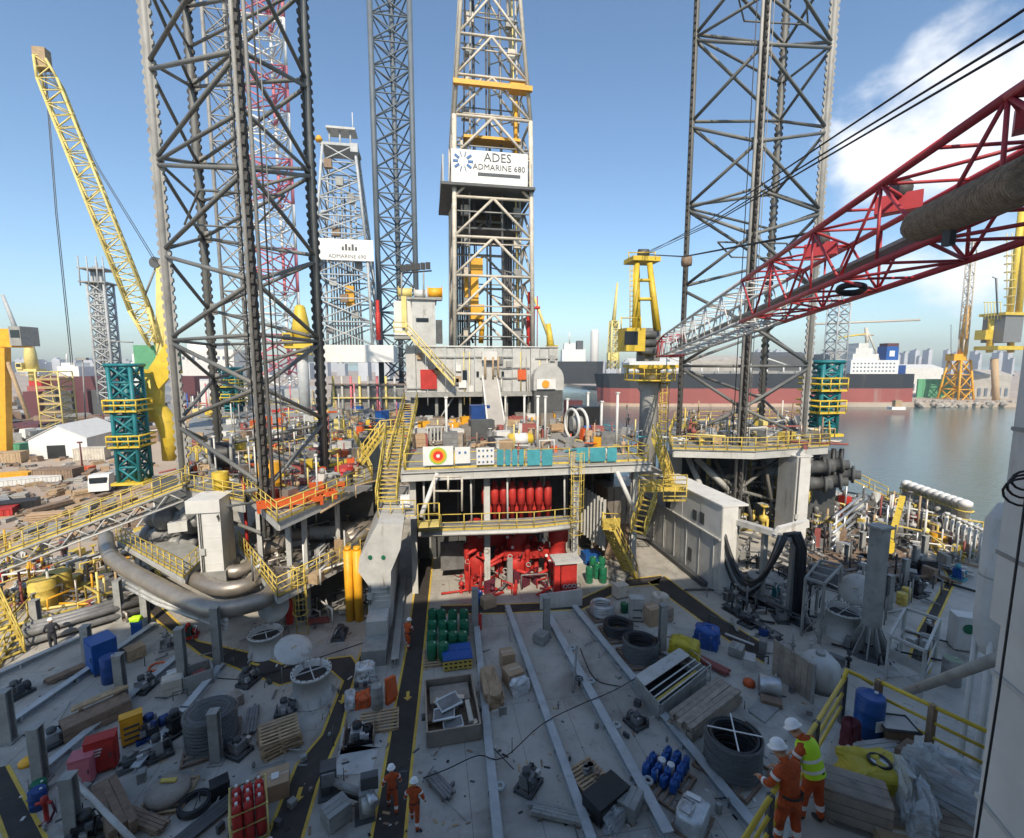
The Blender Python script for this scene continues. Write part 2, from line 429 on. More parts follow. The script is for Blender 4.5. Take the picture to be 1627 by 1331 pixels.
def lattice(t, base, top, z0, z1, nb, rc, rb, mc, mb_, style='K', n=6, zs=None, close=True, start=0, horiz=True, mfun=None):
    """chords and every brace of a lattice tower as parts of thing t; base/top: XY corners at z0/z1"""
    k = len(base)
    def P(i, z):
        u = (z-z0)/(z1-z0); a, b = Vector((base[i % k][0], base[i % k][1], z)), Vector((top[i % k][0], top[i % k][1], z))
        p = a.lerp(b, u); p.z = z
        return p
    zs = zs or [z0+(z1-z0)*i/nb for i in range(nb+1)]
    ms = mfun or (lambda z, brace: mb_ if brace else mc)
    for i in range(k):
        if mfun:
            for a, b in zip(zs[:-1], zs[1:]): t.part('chord', MB().tube(P(i, a), P(i, b), rc, n+2), ms((a+b)/2, False))
        else: t.part('chord', MB().tube(P(i, z0), P(i, z1), rc, n+2), mc)
    for j, (a, b) in enumerate(zip(zs[:-1], zs[1:])):
        for i in range(k if close else k-1):
            m = ms((a+b)/2, True)
            if horiz: t.part('horizontal_brace', MB().tube(P(i, b), P(i+1, b), rb, n), m)
            if style == 'K':
                q = (j+start) % 2
                c = (P(i, (a+b)/2), P(i+1, a), P(i+1, b)) if (q+i) % 2 else (P(i+1, (a+b)/2), P(i, a), P(i, b))
                t.part('diagonal_brace', MB().tube(c[0], c[1], rb, n), m); t.part('diagonal_brace', MB().tube(c[0], c[2], rb, n), m)
            elif style == 'X':
                t.part('diagonal_brace', MB().tube(P(i, a), P(i+1, b), rb, n), m); t.part('diagonal_brace', MB().tube(P(i+1, a), P(i, b), rb, n), m)
            elif style == 'A':
                mid = P(i, b).lerp(P(i+1, b), 0.5)
                t.part('diagonal_brace', MB().tube(P(i, a), mid, rb, n), m); t.part('diagonal_brace', MB().tube(P(i+1, a), mid, rb, n), m)
            else:
                u, w = (P(i, a), P(i+1, b)) if (j+i+start) % 2 else (P(i+1, a), P(i, b))
                t.part('diagonal_brace', MB().tube(u, w, rb, n), m)
    return P
def boom(t, a, b, w, h, nb, rc, rb, mfun, taper0=0.4, taper1=0.4, n=6, up=(0, 0, 1)):
    """four-chord lattice boom from a to b"""
    a, b = Vector(a), Vector(b); d = (b-a).normalized(); x = d.cross(Vector(up)).normalized(); y = x.cross(d).normalized()
    def P(i, u):
        s = 1.0
        if u < 0.12: s = taper0+(1-taper0)*u/0.12
        if u > 0.9: s = taper1+(1-taper1)*(1-u)/0.1
        sx, sy = ((-1, -1), (1, -1), (1, 1), (-1, 1))[i % 4]
        return a.lerp(b, u)+x*sx*w/2*s+y*sy*h/2*s
    us = [i/nb for i in range(nb+1)]
    # chords in runs of one colour
    runs = []
    for u0, u1 in zip(us[:-1], us[1:]):
        m = mfun((u0+u1)/2)
        if runs and runs[-1][0] == m and not (abs(u0-0.12) < 0.5/nb or abs(u0-0.9) < 0.5/nb): runs[-1][2] = u1
        else: runs.append([m, u0, u1])
    for i in range(4):
        for m, u0, u1 in runs: t.part('chord', MB().tube(P(i, u0), P(i, u1), rc, n+2), m)
    for j, (u0, u1) in enumerate(zip(us[:-1], us[1:])):
        m = mfun((u0+u1)/2)
        for i in range(4):
            p, q = (P(i, u0), P(i+1, u1)) if (j+i) % 2 else (P(i+1, u0), P(i, u1))
            t.part('lacing_brace', MB().tube(p, q, rb, n), m)
            if i % 2 == 0 or j % 2 == 0: t.part('cross_brace', MB().tube(P(i, u1), P(i+1, u1), rb*0.9, n), m)
    return P
def stair(a, b, w, label, m='yellow', nst=10, r=0.035, side=None, rails=True, group=None):
    """a straight stair from a (foot) to b (head), w wide"""
    a, b = Vector(a), Vector(b); t = T('stairway', label, 'stairs', a, group=group)
    hd = Vector((b.x-a.x, b.y-a.y, 0)); s_ = Vector((hd.y, -hd.x, 0)).normalized()*w/2 if hd.length > 1e-3 else Vector((w/2, 0, 0))
    up = Vector((0, 0, 1))
    for k in (-1, 1):
        t.part('stringer', MB().beam(a+s_*k, b+s_*k, 0.06, 0.22), m)
        if rails:
            t.part('stair_rail', MB().tube(a+s_*k+up*1.0, b+s_*k+up*1.0, r, 5), m)
            t.part('mid_rail', MB().tube(a+s_*k+up*0.55, b+s_*k+up*0.55, r*0.8, 5), m)
            for i in range(0, 5): 
                p = a.lerp(b, i/4)+s_*k; t.part('post', None, None, mesh=post_mesh(1.0, r, m), loc=p)
    dirn = hd.normalized() if hd.length > 1e-3 else Vector((0, 1, 0))
    rz = math.atan2(dirn.y, dirn.x)
    tm = MB().box((0, 0, 0), (0.24, w-0.07, 0.035), rz).mesh('tread'); setm(tm, 'grey_dark' if m == 'grey' else m)
    for i in range(nst):
        t.part('tread', None, None, mesh=tm, loc=a.lerp(b, (i+0.5)/nst))
    return t
def ladder(p, h, face, label, m='yellow', cage=True, w=0.5, z0c=2.0, r=0.03, group=None):
    """caged ladder at p going up h, standing off towards face (unit XY)"""
    p = Vector(p); fv = Vector((face[0], face[1], 0)).normalized(); sv = Vector((fv.y, -fv.x, 0))
    t = T('caged_ladder' if cage else 'ladder', label, 'ladder', p, group=group); up = Vector((0, 0, 1))
    for k in (-1, 1): t.part('side_rail', MB().tube(p+sv*k*w/2, p+sv*k*w/2+up*h, r, 5), m)
    rm = MB().tube(-sv*w/2, sv*w/2, r*0.7, 5).mesh('rung'); setm(rm, m)
    for i in range(int(h/0.35)): t.part('rung', None, None, mesh=rm, loc=p+up*(0.2+i*0.35))
    if cage:
        hoop = [fv*0.7*math.sin(math.pi*i/8)*1.0+sv*(-math.cos(math.pi*i/8))*w*0.72 for i in range(9)]
        hm = MB().path(hoop, r*0.8, 4).mesh('hoop'); setm(hm, m)
        nh = max(2, int((h-z0c)/0.9)+1)
        for i in range(nh): t.part('hoop', None, None, mesh=hm, loc=p+up*(z0c+(h-z0c)*i/(nh-1)))
        for q in (2, 4, 6): t.part('cage_bar', MB().tube(p+hoop[q]+up*z0c, p+hoop[q]+up*h, r*0.7, 4), m)
    return t
def A(px, py, Y):                      # point on the plane y = Y seen at a photo pixel
    d = sky_dir(px, py)
    return EYE + d*(Y/d.y)
def AX(px, py, X):
    d = sky_dir(px, py)
    return EYE + d*(X/d.x)
def FB(px0, px1, py0, py1, Y, depth, mb=None):   # box whose front fills a pixel rectangle on the plane y = Y
    a = A(px0, py1, Y); b = A(px1, py0, Y); zt = A((px0+px1)/2, py0, Y).z; zb = A((px0+px1)/2, py1, Y).z
    xa = A(px0, (py0+py1)/2, Y).x; xb = A(px1, (py0+py1)/2, Y).x
    return (xa, xb, Y, Y+depth, zb, zt)
# ---------------------------------------------------------------- ground, water, hull
def ground_mat(name, c1, c2, c3, s1, s2, rough=0.9, bump=0.3):
    m = bpy.data.materials.new(name); m.use_nodes = True; t = m.node_tree; p = t.nodes['Principled BSDF']
    p.inputs['Roughness'].default_value = rough
    g = N(t, 'ShaderNodeNewGeometry')
    a = N(t, 'ShaderNodeTexNoise'); a.inputs['Scale'].default_value = s1; a.inputs['Detail'].default_value = 8; a.inputs['Roughness'].default_value = 0.65
    b = N(t, 'ShaderNodeTexNoise'); b.inputs['Scale'].default_value = s2; b.inputs['Detail'].default_value = 8; b.inputs['Roughness'].default_value = 0.7; b.inputs['Distortion'].default_value = 0.6
    for n in (a, b): t.links.new(g.outputs['Position'], n.inputs['Vector'])
    r1 = N(t, 'ShaderNodeValToRGB'); r1.color_ramp.elements[0].position = 0.35; r1.color_ramp.elements[1].position = 0.66
    r1.color_ramp.elements[0].color = (*c1, 1); r1.color_ramp.elements[1].color = (*c2, 1)
    t.links.new(a.outputs[0], r1.inputs[0])
    r2 = N(t, 'ShaderNodeMapRange', interpolation_type='SMOOTHSTEP'); t.links.new(b.outputs[0], r2.inputs[0]); r2.inputs[1].default_value = 0.52; r2.inputs[2].default_value = 0.72; r2.inputs[4].default_value = 0.7
    mm = N(t, 'ShaderNodeMix', data_type='RGBA'); t.links.new(r2.outputs[0], mm.inputs[0]); t.links.new(r1.outputs[0], mm.inputs[6]); mm.inputs[7].default_value = (*c3, 1)
    t.links.new(mm.outputs[2], p.inputs['Base Color'])
    rr = N(t, 'ShaderNodeMapRange'); t.links.new(b.outputs[0], rr.inputs[0]); rr.inputs[3].default_value = rough-0.18; rr.inputs[4].default_value = min(1, rough+0.15); t.links.new(rr.outputs[0], p.inputs['Roughness'])
    if bump:
        bn = N(t, 'ShaderNodeBump'); bn.inputs['Strength'].default_value = bump; bn.inputs['Distance'].default_value = 0.02; t.links.new(b.outputs[0], bn.inputs['Height']); t.links.new(bn.outputs[0], p.inputs['Normal'])
    MATS[name] = m
    return m
ground_mat('deck_paint', (0.37, 0.35, 0.31), (0.46, 0.44, 0.395), (0.27, 0.245, 0.21), 0.5, 1.5, 0.55, 0.2)
# plate seams, oil stains and rust bleed on the deck paint
t_ = MATS['deck_paint'].node_tree; p_ = t_.nodes['Principled BSDF']; g_ = N(t_, 'ShaderNodeNewGeometry')
def mixin(fac, colr):
    src = p_.inputs['Base Color'].links[0].from_socket; mm = N(t_, 'ShaderNodeMix', data_type='RGBA'); t_.links.new(fac, mm.inputs[0]); t_.links.new(src, mm.inputs[6]); mm.inputs[7].default_value = (*colr, 1); t_.links.new(mm.outputs[2], p_.inputs['Base Color'])
for sc_, lo, hi, amt, colr, dist in ((0.16, 0.50, 0.70, 0.6, (0.13, 0.115, 0.1), 1.5), (2.4, 0.64, 0.76, 0.8, (0.10, 0.05, 0.028), 0.8), (0.4, 0.54, 0.72, 0.4, (0.09, 0.085, 0.08), 0.8), (7.0, 0.64, 0.72, 0.5, (0.5, 0.47, 0.42), 0.3)):
    n_ = N(t_, 'ShaderNodeTexNoise'); n_.inputs['Scale'].default_value = sc_; n_.inputs['Detail'].default_value = 8; n_.inputs['Distortion'].default_value = dist; t_.links.new(g_.outputs['Position'], n_.inputs['Vector'])
    r_ = N(t_, 'ShaderNodeMapRange', interpolation_type='SMOOTHSTEP'); t_.links.new(n_.outputs[0], r_.inputs[0]); r_.inputs[1].default_value = lo; r_.inputs[2].default_value = hi; r_.inputs[4].default_value = amt; mixin(r_.outputs[0], colr)
br = N(t_, 'ShaderNodeTexBrick'); br.inputs['Scale'].default_value = 0.33; br.inputs['Mortar Size'].default_value = 0.006; br.inputs['Mortar Smooth'].default_value = 0.3; br.inputs['Color1'].default_value = (0, 0, 0, 1); br.inputs['Color2'].default_value = (0, 0, 0, 1); br.inputs['Mortar'].default_value = (0.6, 0.6, 0.6, 1); br.inputs['Brick Width'].default_value = 0.8; br.inputs['Row Height'].default_value = 2.2
t_.links.new(g_.outputs['Position'], br.inputs['Vector']); mixin(br.outputs['Color'], (0.13, 0.105, 0.085))
ground_mat('yard', (0.34, 0.27, 0.21), (0.46, 0.38, 0.31), (0.24, 0.22, 0.21), 0.02, 0.06, 0.95, 0)
ground_mat('asphalt', (0.17, 0.165, 0.16), (0.25, 0.24, 0.23), (0.33, 0.29, 0.25), 0.03, 0.1, 0.95, 0)
m = bpy.data.materials.new('water'); m.use_nodes = True; t_ = m.node_tree; p_ = t_.nodes['Principled BSDF']
p_.inputs['Base Color'].default_value = (0.07, 0.115, 0.115, 1); p_.inputs['Roughness'].default_value = 0.12; p_.inputs['IOR'].default_value = 1.33
g_ = N(t_, 'ShaderNodeNewGeometry'); mpw = N(t_, 'ShaderNodeMapping'); mpw.inputs['Scale'].default_value = (0.8, 1.6, 1); t_.links.new(g_.outputs['Position'], mpw.inputs[0])
n1 = N(t_, 'ShaderNodeTexNoise'); n1.inputs['Scale'].default_value = 0.55; n1.inputs['Detail'].default_value = 7; n1.inputs['Roughness'].default_value = 0.6; t_.links.new(mpw.outputs[0], n1.inputs['Vector'])
bw = N(t_, 'ShaderNodeBump'); bw.inputs['Strength'].default_value = 0.35; bw.inputs['Distance'].default_value = 0.3; t_.links.new(n1.outputs[0], bw.inputs['Height']); t_.links.new(bw.outputs[0], p_.inputs['Normal'])
MATS['water'] = m
WZ, YZ = -8.0, -3.0
struct('water', MB().box((0, 1500, WZ-0.5), (9000, 9000, 1)), 'water')
HX0, HX1 = -27.0, 51.0
DECK = struct('deck', MB().prism([(HX0, -18), (HX1, -18), (HX1, 56), (38, 62), (-18, 62), (HX0, 54)], -10, 0), 'deck_paint')
yq = [K(-38, -40), K(-37, 20), K(-34, 48), K(-24, 76), K(-14, 78), K(4, 150), K(30, 330), K(-60, 1200), K(-1500, 1500), K(-1500, -40)]
struct('yard_ground', MB().prism([(p.x, p.y) for p in yq], -12, YZ), 'yard')
rd = [K(-45, 84), K(-33, 84), K(-62, 190), K(-84, 190)]
struct('yard_road', MB().prism([(p.x, p.y) for p in rd], YZ-0.3, YZ+0.01), 'asphalt')
fq = [K(170, 262), K(420, 255), K(1500, 600), K(1800, 2200), K(-400, 2200), K(-250, 900), K(60, 520), K(110, 300)]
struct('far_shore', MB().prism([(p.x, p.y) for p in fq], -12, -5.5), 'yard')
# the living quarters the photograph is taken from: it shades the near deck
acc = T('accommodation_block', 'white accommodation block rising behind the viewer', 'building', (10, -6, 0))
BZ = 27.5
acc.part('wall', MB().bx(-27, 46, -17, -1.6, 0.0, BZ-3), 'white')
hd = acc.part('helideck', MB().prism([(-27, -17), (-27, -4), (-24, -0.8), (46, -0.8), (46, -17)], BZ-2.9, BZ), 'grey')
wm = MB().bx(-0.5, 0.5, -0.04, 0.0, 0, 0.9).mesh('window'); setm(wm, 'glass_dark')
for lv in (4, 8, 12, 18, 21.5):
    for i in range(14): acc.part('window', None, None, mesh=wm, loc=(-18+i*4.7, -1.6, lv))
acc.part('gallery', MB().bx(-6, 3.4, -1.6, -0.25, 14.2, 14.4), 'grey')
# ---------------------------------------------------------------- lattice legs
def rack_mesh(p, z0, z1, d, w=0.95, th=0.16, pitch=0.62, tooth=0.13):
    """one plate with teeth cut along both edges"""
    d = Vector(d).normalized(); n = int((z1-z0)/pitch); L, Rr = [], []
    for i in range(n):
        z = z0+i*pitch
        for dz, e in ((0.06, 0), (0.18, tooth), (0.40, tooth), (0.52, 0)):
            L.append((-(w/2+e), z+dz)); Rr.append((w/2+e, z+dz))
    poly = L+Rr[::-1]; nn = Vector((-d.y, d.x, 0))
    mb = MB(); m = len(L)
    vs = [Vector((p[0], p[1], 0))+d*a+Vector((0, 0, z))+nn*s*th/2 for s in (-1, 1) for a, z in poly]
    k = len(poly); fs = []
    for i in range(m-1):
        a, b, c, e = i, i+1, k-2-i, k-1-i
        fs.append((a, e, c, b)); fs.append((k+a, k+b, k+c, k+e))
    fs += [(i, (i+1) % k, k+(i+1) % k, k+i) for i in range(k)]
    return mb._add(vs, fs)
def leg(label, pts, z0, z1, zs, rb, chords, group='legs of the near rig'):
    c = sum((Vector((p[0], p[1], 0)) for p in pts), Vector())/len(pts)
    t = T('jackup_leg', label, 'rig leg', (c.x, c.y, z0), group=group)
    for i, p in enumerate(pts):
        kind = chords[i]
        if kind == 'pair':
            o = t.part('chord', MB().tube((p[0]-0.28, p[1], z0), (p[0]-0.28, p[1], z1), 0.13, 10), 'leg_light')
            t.part('chord', MB().tube((p[0]+0.34, p[1], z0), (p[0]+0.34, p[1], z1), 0.11, 10), 'leg_light')
            t.part('rack', rack_mesh(p, z0, z1, (0, 1, 0), 0.4), 'rack_dark', parent=o)
        else:
            o = t.part('chord', MB().tube((p[0], p[1], z0), (p[0], p[1], z1), 0.25, 10), 'leg_light' if kind == 'lit' else 'leg_steel')  # lit chords take the lighter steel: sunlight put into their colour
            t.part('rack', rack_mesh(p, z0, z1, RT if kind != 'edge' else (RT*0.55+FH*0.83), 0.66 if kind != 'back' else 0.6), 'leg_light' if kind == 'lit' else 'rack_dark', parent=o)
    for dx, rr, mm in ((0.7, 0.05, 'rack_dark'), (0.95, 0.035, 'leg_light'), (-0.6, 0.04, 'rubber')): t.part('cable_run', MB().tube((pts[1][0]+dx, pts[1][1]+0.3, z0), (pts[1][0]+dx, pts[1][1]+0.3, z1), rr, 5), mm)
    k = len(pts)
    P = lambda i, z: Vector((pts[i % k][0], pts[i % k][1], z))
    for j, (a, b) in enumerate(zip(zs[:-1], zs[1:])):
        mid = (a+b)/2
        for i in range(k):
            ap, ot = (i+1, i) if i % 2 == 0 else (i, i+1)       # apex of the K on the near and the far chord
            t.part('diagonal_brace', MB().tube(P(ot, a+0.25), P(ap, mid), rb, 8), 'leg_steel')
            t.part('diagonal_brace', MB().tube(P(ot, b-0.25), P(ap, mid), rb, 8), 'leg_steel')
            t.part('gusset_plate', MB().beam(P(ap, mid).lerp(P(ot, mid), 0.02), P(ap, mid).lerp(P(ot, mid), 0.09), 0.07, 1.0), 'leg_light')
            if j % 2 == 0: t.part('horizontal_brace', MB().tube(P(ot, a), P(ap, a), rb*0.85, 8), 'leg_steel')
        q = [P(i, mid).lerp(P(i+1, mid), 0.5) for i in range(k)]
        if j % 3 == 0:
            for i in range(k): t.part('inner_brace', MB().tube(q[i], q[(i+1) % k], rb*0.55, 6), 'leg_steel')
    return t
def xy(p): return (p.x, p.y)
LL = [xy(V(277, 34)), xy(V(412, 27.5)), xy(V(508, 36)), xy(V(338, 42))]
zz = [5.5+6.1*i for i in range(11)]
leg('dark steel lattice leg with toothed chords rising beside the orange platform on the left', LL, 5.5, 66, zz, 0.14, ['lit', 'pair', 'edge', 'back'])
RL = [xy(V(1083, 46)), xy(V(1184, 41)), xy(V(1284, 47)), xy(V(1214, 53))]
zz = [1.0+7.4*i for i in range(11)]
leg('dark steel lattice leg on the right, crossed by the red and white boom', RL, 1.0, 75, zz, 0.15, ['edge', 'pair', 'lit', 'back'])
# legs of other rigs beyond
def far_leg(label, px, dep, w, z1, nb, rc, rb, mc, mb_, style='X', mfun=None, z0=2):
    c = V(px, dep); h = w/2
    base = [(c.x-h, c.y-h*0.5), (c.x+h, c.y-h*0.5), (c.x, c.y+h)]
    t = T('jackup_leg', label, 'rig leg', (c.x, c.y, z0), group='legs of rigs farther off')
    lattice(t, base, base, z0, z1, nb, rc, rb, mc, mb_, style, 5, mfun=mfun)
    return t
far_leg('slim blue grey lattice leg behind the derricks, left of the tall white sign', 636, 110, 8.2, 115, 22, 0.62, 0.17, 'leg_blue', 'leg_blue')
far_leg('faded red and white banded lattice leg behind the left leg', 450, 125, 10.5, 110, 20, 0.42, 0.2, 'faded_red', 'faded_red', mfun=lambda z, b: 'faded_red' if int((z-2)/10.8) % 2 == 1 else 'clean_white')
far_leg('slim pale grey lattice leg seen through the left leg', 386, 100, 5.2, 118, 24, 0.36, 0.13, 'leg_light', 'leg_light')
# ---------------------------------------------------------------- pipe deck, drill floor, derrick
PY, PZ = 31.0, 9.0                      # front edge and height of the pipe deck
px0, px1 = A(642, 742, PY).x, A(1030, 735, PY).x
pd = T('pipe_deck', 'steel pipe deck on the cantilever, edged by banners and yellow rails', 'platform', ((px0+px1)/2, PY, PZ-0.6))
pd.part('deck_plate', MB().prism([(px0, PY), (px1, PY), (px1, 53), (px0, 53)], PZ-0.12, PZ), 'grey')
pd.part('edge_girder', MB().ibeam((px0-0.2, PY-0.08, PZ-0.42), (px1+0.2, PY-0.08, PZ-0.42), 0.34, 0.58), 'grey_light')
pd.part('edge_girder', MB().ibeam((px1+0.05, PY+0.15, PZ-0.42), (px1+0.05, 53, PZ-0.42), 0.34, 0.58), 'grey_light')
pd.part('edge_girder', MB().ibeam((px0-0.05, PY+0.15, PZ-0.42), (px0-0.05, 53, PZ-0.42), 0.34, 0.58), 'grey_light')
for i in range(1, 9):
    x = px0+(px1-px0)*i/9
    pd.part('cross_girder', MB().ibeam((x, PY+0.1, PZ-0.35), (x, 52.5, PZ-0.35), 0.25, 0.45), 'grey')
for x in (px0+0.5, px0+5.6, px1-5.2, px1-0.6):
    pd.part('column', MB().ibeam((x, PY+0.9, 0), (x, PY+0.9, PZ-0.72), 0.4, 0.4), 'grey_light')
ca = T('cantilever_hull', 'machinery space with shade painted dark under the pipe deck behind the red valves', 'structure', ((px0+px1)/2, 40, 0))
ca.part('void_shade_wall', MB().bx(px0+0.6, px1-0.8, 37.6, 38.0, 0, PZ-0.75), 'grey_dark')  # dark grey wall stands for the shaded void under the deck
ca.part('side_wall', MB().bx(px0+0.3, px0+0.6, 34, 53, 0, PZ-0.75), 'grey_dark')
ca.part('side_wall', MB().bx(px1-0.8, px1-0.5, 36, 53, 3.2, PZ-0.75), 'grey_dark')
for i in range(7):
    x = px0+1.6+i*(px1-px0-3.4)/6
    ca.part('wall_stiffener', MB().bx(x-0.08, x+0.08, 37.42, 37.6, 0, PZ-0.8), 'grey')
for i in range(5):
    x = px0+2.2+i*2.9; ca.part('hanging_pipe', MB().tube((x, 36.5, 4.6), (x, 36.5, PZ-0.8), 0.12, 8), 'grey_light')
# drill floor house
DY = 54.0
hx0, hx1, _, _, hz0, hz1 = FB(645, 886, 552, 622, DY, 18)
dh = T('drill_floor_house', 'pale grey corrugated drill floor windbreak below the derrick', 'building', ((hx0+hx1)/2, DY, hz0))
npan = 16
for i in range(npan):
    a, b = hx0+(hx1-hx0)*i/npan, hx0+(hx1-hx0)*(i+1)/npan
    dh.part('wall_panel', MB().bx(a+0.03, b-0.03, DY-(0.05 if i % 2 else 0.0), DY+0.16, hz0, hz1), 'grey_light')
dh.part('side_wall', MB().bx(hx0, hx0+0.16, DY+0.2, DY+17, hz0, hz1), 'grey_light')
dh.part('side_wall', MB().bx(hx1-0.16, hx1, DY+0.2, DY+17, hz0, hz1), 'grey_light')
dh.part('floor', MB().bx(hx0-0.2, hx1+0.2, DY-0.35, DY+17.5, hz0-0.55, hz0-0.02), 'grey')
dh.part('cap_rail', MB().tube((hx0, DY-0.12, hz1+0.1), (hx1, DY-0.12, hz1+0.1), 0.09, 6), 'white')
for i in range(7):
    x = hx0+0.6+(hx1-hx0-1.2)*i/6
    dh.part('column', MB().ibeam((x, DY+0.8, PZ), (x, DY+0.8, hz0-0.56), 0.35, 0.35), 'grey')
    if i % 2: dh.part('knee_brace', MB().tube((x, DY+0.8, PZ+0.1), (x+2.0, DY+0.8, hz0-0.6), 0.1, 6), 'grey_light')
dh.part('underfloor_shade', MB().bx(hx0+0.8, hx1-0.8, DY+3.0, DY+3.3, PZ, hz0-0.58), 'black')  # black sheet stands in for the shade in the gap below the floor
for k, (a, b, c, d, mm) in enumerate(((668, 694, 587, 618, 'red'), (735, 742, 588, 604, 'glass_dark'), (729, 741, 604, 616, 'clean_white'), (757, 761, 590, 597, 'glass_dark'), (823, 836, 587, 603, 'orange'), (797, 801, 590, 597, 'glass_dark'))):
    q = FB(a, b, c, d, DY-0.3, 0.22)
    nm = ('cabinet', 'door', 'notice_board', 'window', 'cabinet', 'window')[k]
    dh.part(nm, MB().bx(*q), mm, label='bright red equipment cabinet' if k == 0 else None)
# V-door slide
a0, a1 = A(766, 572, DY-0.2), A(789, 572, DY-0.2)
b0, b1 = A(773, 662, 47), A(800, 662, 47)
vd = T('vdoor_slide', 'sloping grey pipe slide in front of the drill floor', 'pipe ramp', (b0.x, b0.y, PZ))
zt = hz0+1.6
vd.part('slide_plate', MB().slab([(b0.x, 45.5, PZ+0.1), (b1.x, 45.5, PZ+0.1), (a1.x, DY-0.4, zt), (a0.x, DY-0.4, zt)], (0, 0, 0.12)), 'concrete')
for xa, xb in ((b0.x, a0.x), (b1.x, a1.x)):
    vd.part('side_beam', MB().beam((xb, DY-0.4, zt+0.1), (xa, 45.5, PZ+0.25), 0.16, 0.4), 'white')
q = FB(766, 790, 558, 572, DY-0.9, 0.5)
vd.part('gate_head', MB().bx(*q), 'white')
for dx in (-0.5, 0.4, 1.0):
    c = A(778, 610, DY-1.0); vd.part('pipe_post', MB().tube((c.x+dx, DY-1.0, zt), (c.x+dx, DY-1.0, zt+2.4), 0.12, 8), 'wood')
# derrick
c = A(777, 500, 61.0); h = 4.75; zb = hz1-0.4
der = T('drilling_derrick', 'tall pale beige drilling derrick with the white sign board', 'derrick', (c.x, 61, zb))
def sq(cx, cy, h): return [(cx-h, cy-h), (cx+h, cy-h), (cx+h, cy+h), (cx-h, cy+h)]
zA, zB = 44.0, 80.0
lattice(der, sq(c.x, 61, h), sq(c.x, 61, h*0.93), zb, zA, 6, 0.27, 0.17, 'derrick_white', 'derrick_white', 'A', 6)
lattice(der, sq(c.x, 61, h*0.93), sq(c.x, 61, h*0.34), zA, zB, 8, 0.24, 0.14, 'derrick_white', 'derrick_white', 'A', 6)
sx0, sx1, _, _, sz0, sz1 = FB(717, 838, 241, 293, 55.9, 0.2)
sg = der.part('sign_board', MB().bx(sx0, sx1, 55.75, 55.9, sz0, sz1), 'clean_white')
sw = sx1-sx0
text(der, 'ADES', 1.35, (sx0+sw*0.60, 55.72, sz0+(sz1-sz0)*0.80), (1, 0, 0), (0, 0, 1), 'print_dark', parent=sg)
text(der, 'ADMARINE 680', 0.9, (sx0+sw*0.62, 55.72, sz0+(sz1-sz0)*0.50), (1, 0, 0), (0, 0, 1), 'print_dark', parent=sg)
mb = MB().bx(sx0+sw*0.34, sx0+sw*0.90, 55.69, 55.74, sz0+(sz1-sz0)*0.24, sz0+(sz1-sz0)*0.33)
der.part('small_print_line', mb, 'print_dark', parent=sg)
lc = Vector((sx0+sw*0.15, 55.71, sz0+(sz1-sz0)*0.64))
for i in range(10):
    a = 2*math.pi*i/10
    der.part('logo_ray', MB().beam(lc+Vector((math.cos(a), 0, math.sin(a)))*0.55, lc+Vector((math.cos(a), 0, math.sin(a)))*1.15, 0.04, 0.26), 'print_blue', parent=sg)
der.part('racking_platform', MB().bx(sx0-1.2, sx1+0.9, 55.6, 67, sz0-0.35, sz0-0.06), 'grey_dark')
der.part('racking_windwall', MB().bx(sx0-1.0, sx0-0.85, 56, 66.5, sz0, sz1-0.6), 'grey_light')
der.part('racking_windwall', MB().bx(sx1+0.55, sx1+0.7, 56, 66.5, sz0, sz1-0.9), 'grey_light')
der.part('racking_windwall', MB().bx(sx0+0.3, sx1-0.2, 66, 66.2, sz0-4.2, sz1), 'wood_dark')
der.part('monkey_board', MB().bx(sx0+0.4, sx1-0.3, 58, 66, sz0-4.4, sz0-4.2), 'grey_dark')
for i in range(13):
    z = zb+1.8+i*3.6; u = h*(0.98 if z < zA else 0.93-0.6*(z-zA)/36)-0.4
    for y in (-u, u*0.5): der.part('inner_girt', MB().tube((c.x-u, 61+y, z), (c.x+u, 61+y, z), 0.09, 5), 'derrick_white' if i % 2 else 'grey')
    for sx in (-1, 1): der.part('inner_brace', MB().tube((c.x+sx*u, 61-u, z), (c.x+sx*u*0.2, 61+u, z+2.6), 0.09, 5), 'grey'); der.part('service_box', MB().box((c.x+sx*u*0.75, 61-u*0.6, z+0.6), (0.9, 0.7, 1.1)), ('machine', 'grey', 'orange_yellow', 'derrick_white')[(i*2+sx) % 4])
for k, (dx, mm) in enumerate(((-0.8, 'rubber'), (-0.62, 'grey'), (0.3, 'machine'), (0.72, 'pale_yellow'), (0.85, 'grey_light'), (0.0, 'grey_dark'))): der.part('service_line', MB().tube((c.x+dx*h, 57.2+k*0.4, zb), (c.x+dx*h*0.7, 58+k*0.4, zB-8), 0.09+0.03*(k % 3), 6), mm)
# standing pipe in the mast and the hoisting gear
for i in range(11):
    x = c.x-h+0.9+(i % 6)*0.3; y = 63.2+(i//6)*0.5
    der.part('stand_of_pipe', MB().tube((x, y, zb), (x, y, sz0-1), 0.11, 6), 'machine')
for i in range(9):
    x = c.x+h-2.4+(i % 5)*0.3; y = 62.6+(i//5)*0.5
    der.part('stand_of_pipe', MB().tube((x, y, zb), (x, y, sz0-0.6), 0.11, 6), 'machine')
for k in (-1, 1): der.part('guide_rail', MB().beam((c.x-1.0+k*0.8, 61, zb), (c.x-1.0+k*0.8, 61, zB-4), 0.18, 0.3), 'grey_dark')
za = A(777, 136, 56.4).z
der.part('yellow_beam', MB().bx(c.x-h*0.95, c.x+h*0.95, 56.0, 56.5, za-0.25, za+0.25), 'orange_yellow')
der.part('yellow_beam', MB().bx(c.x+h*0.45, c.x+h*0.9, 57.0, 58.5, za+0.4, za+1.4), 'orange_yellow')
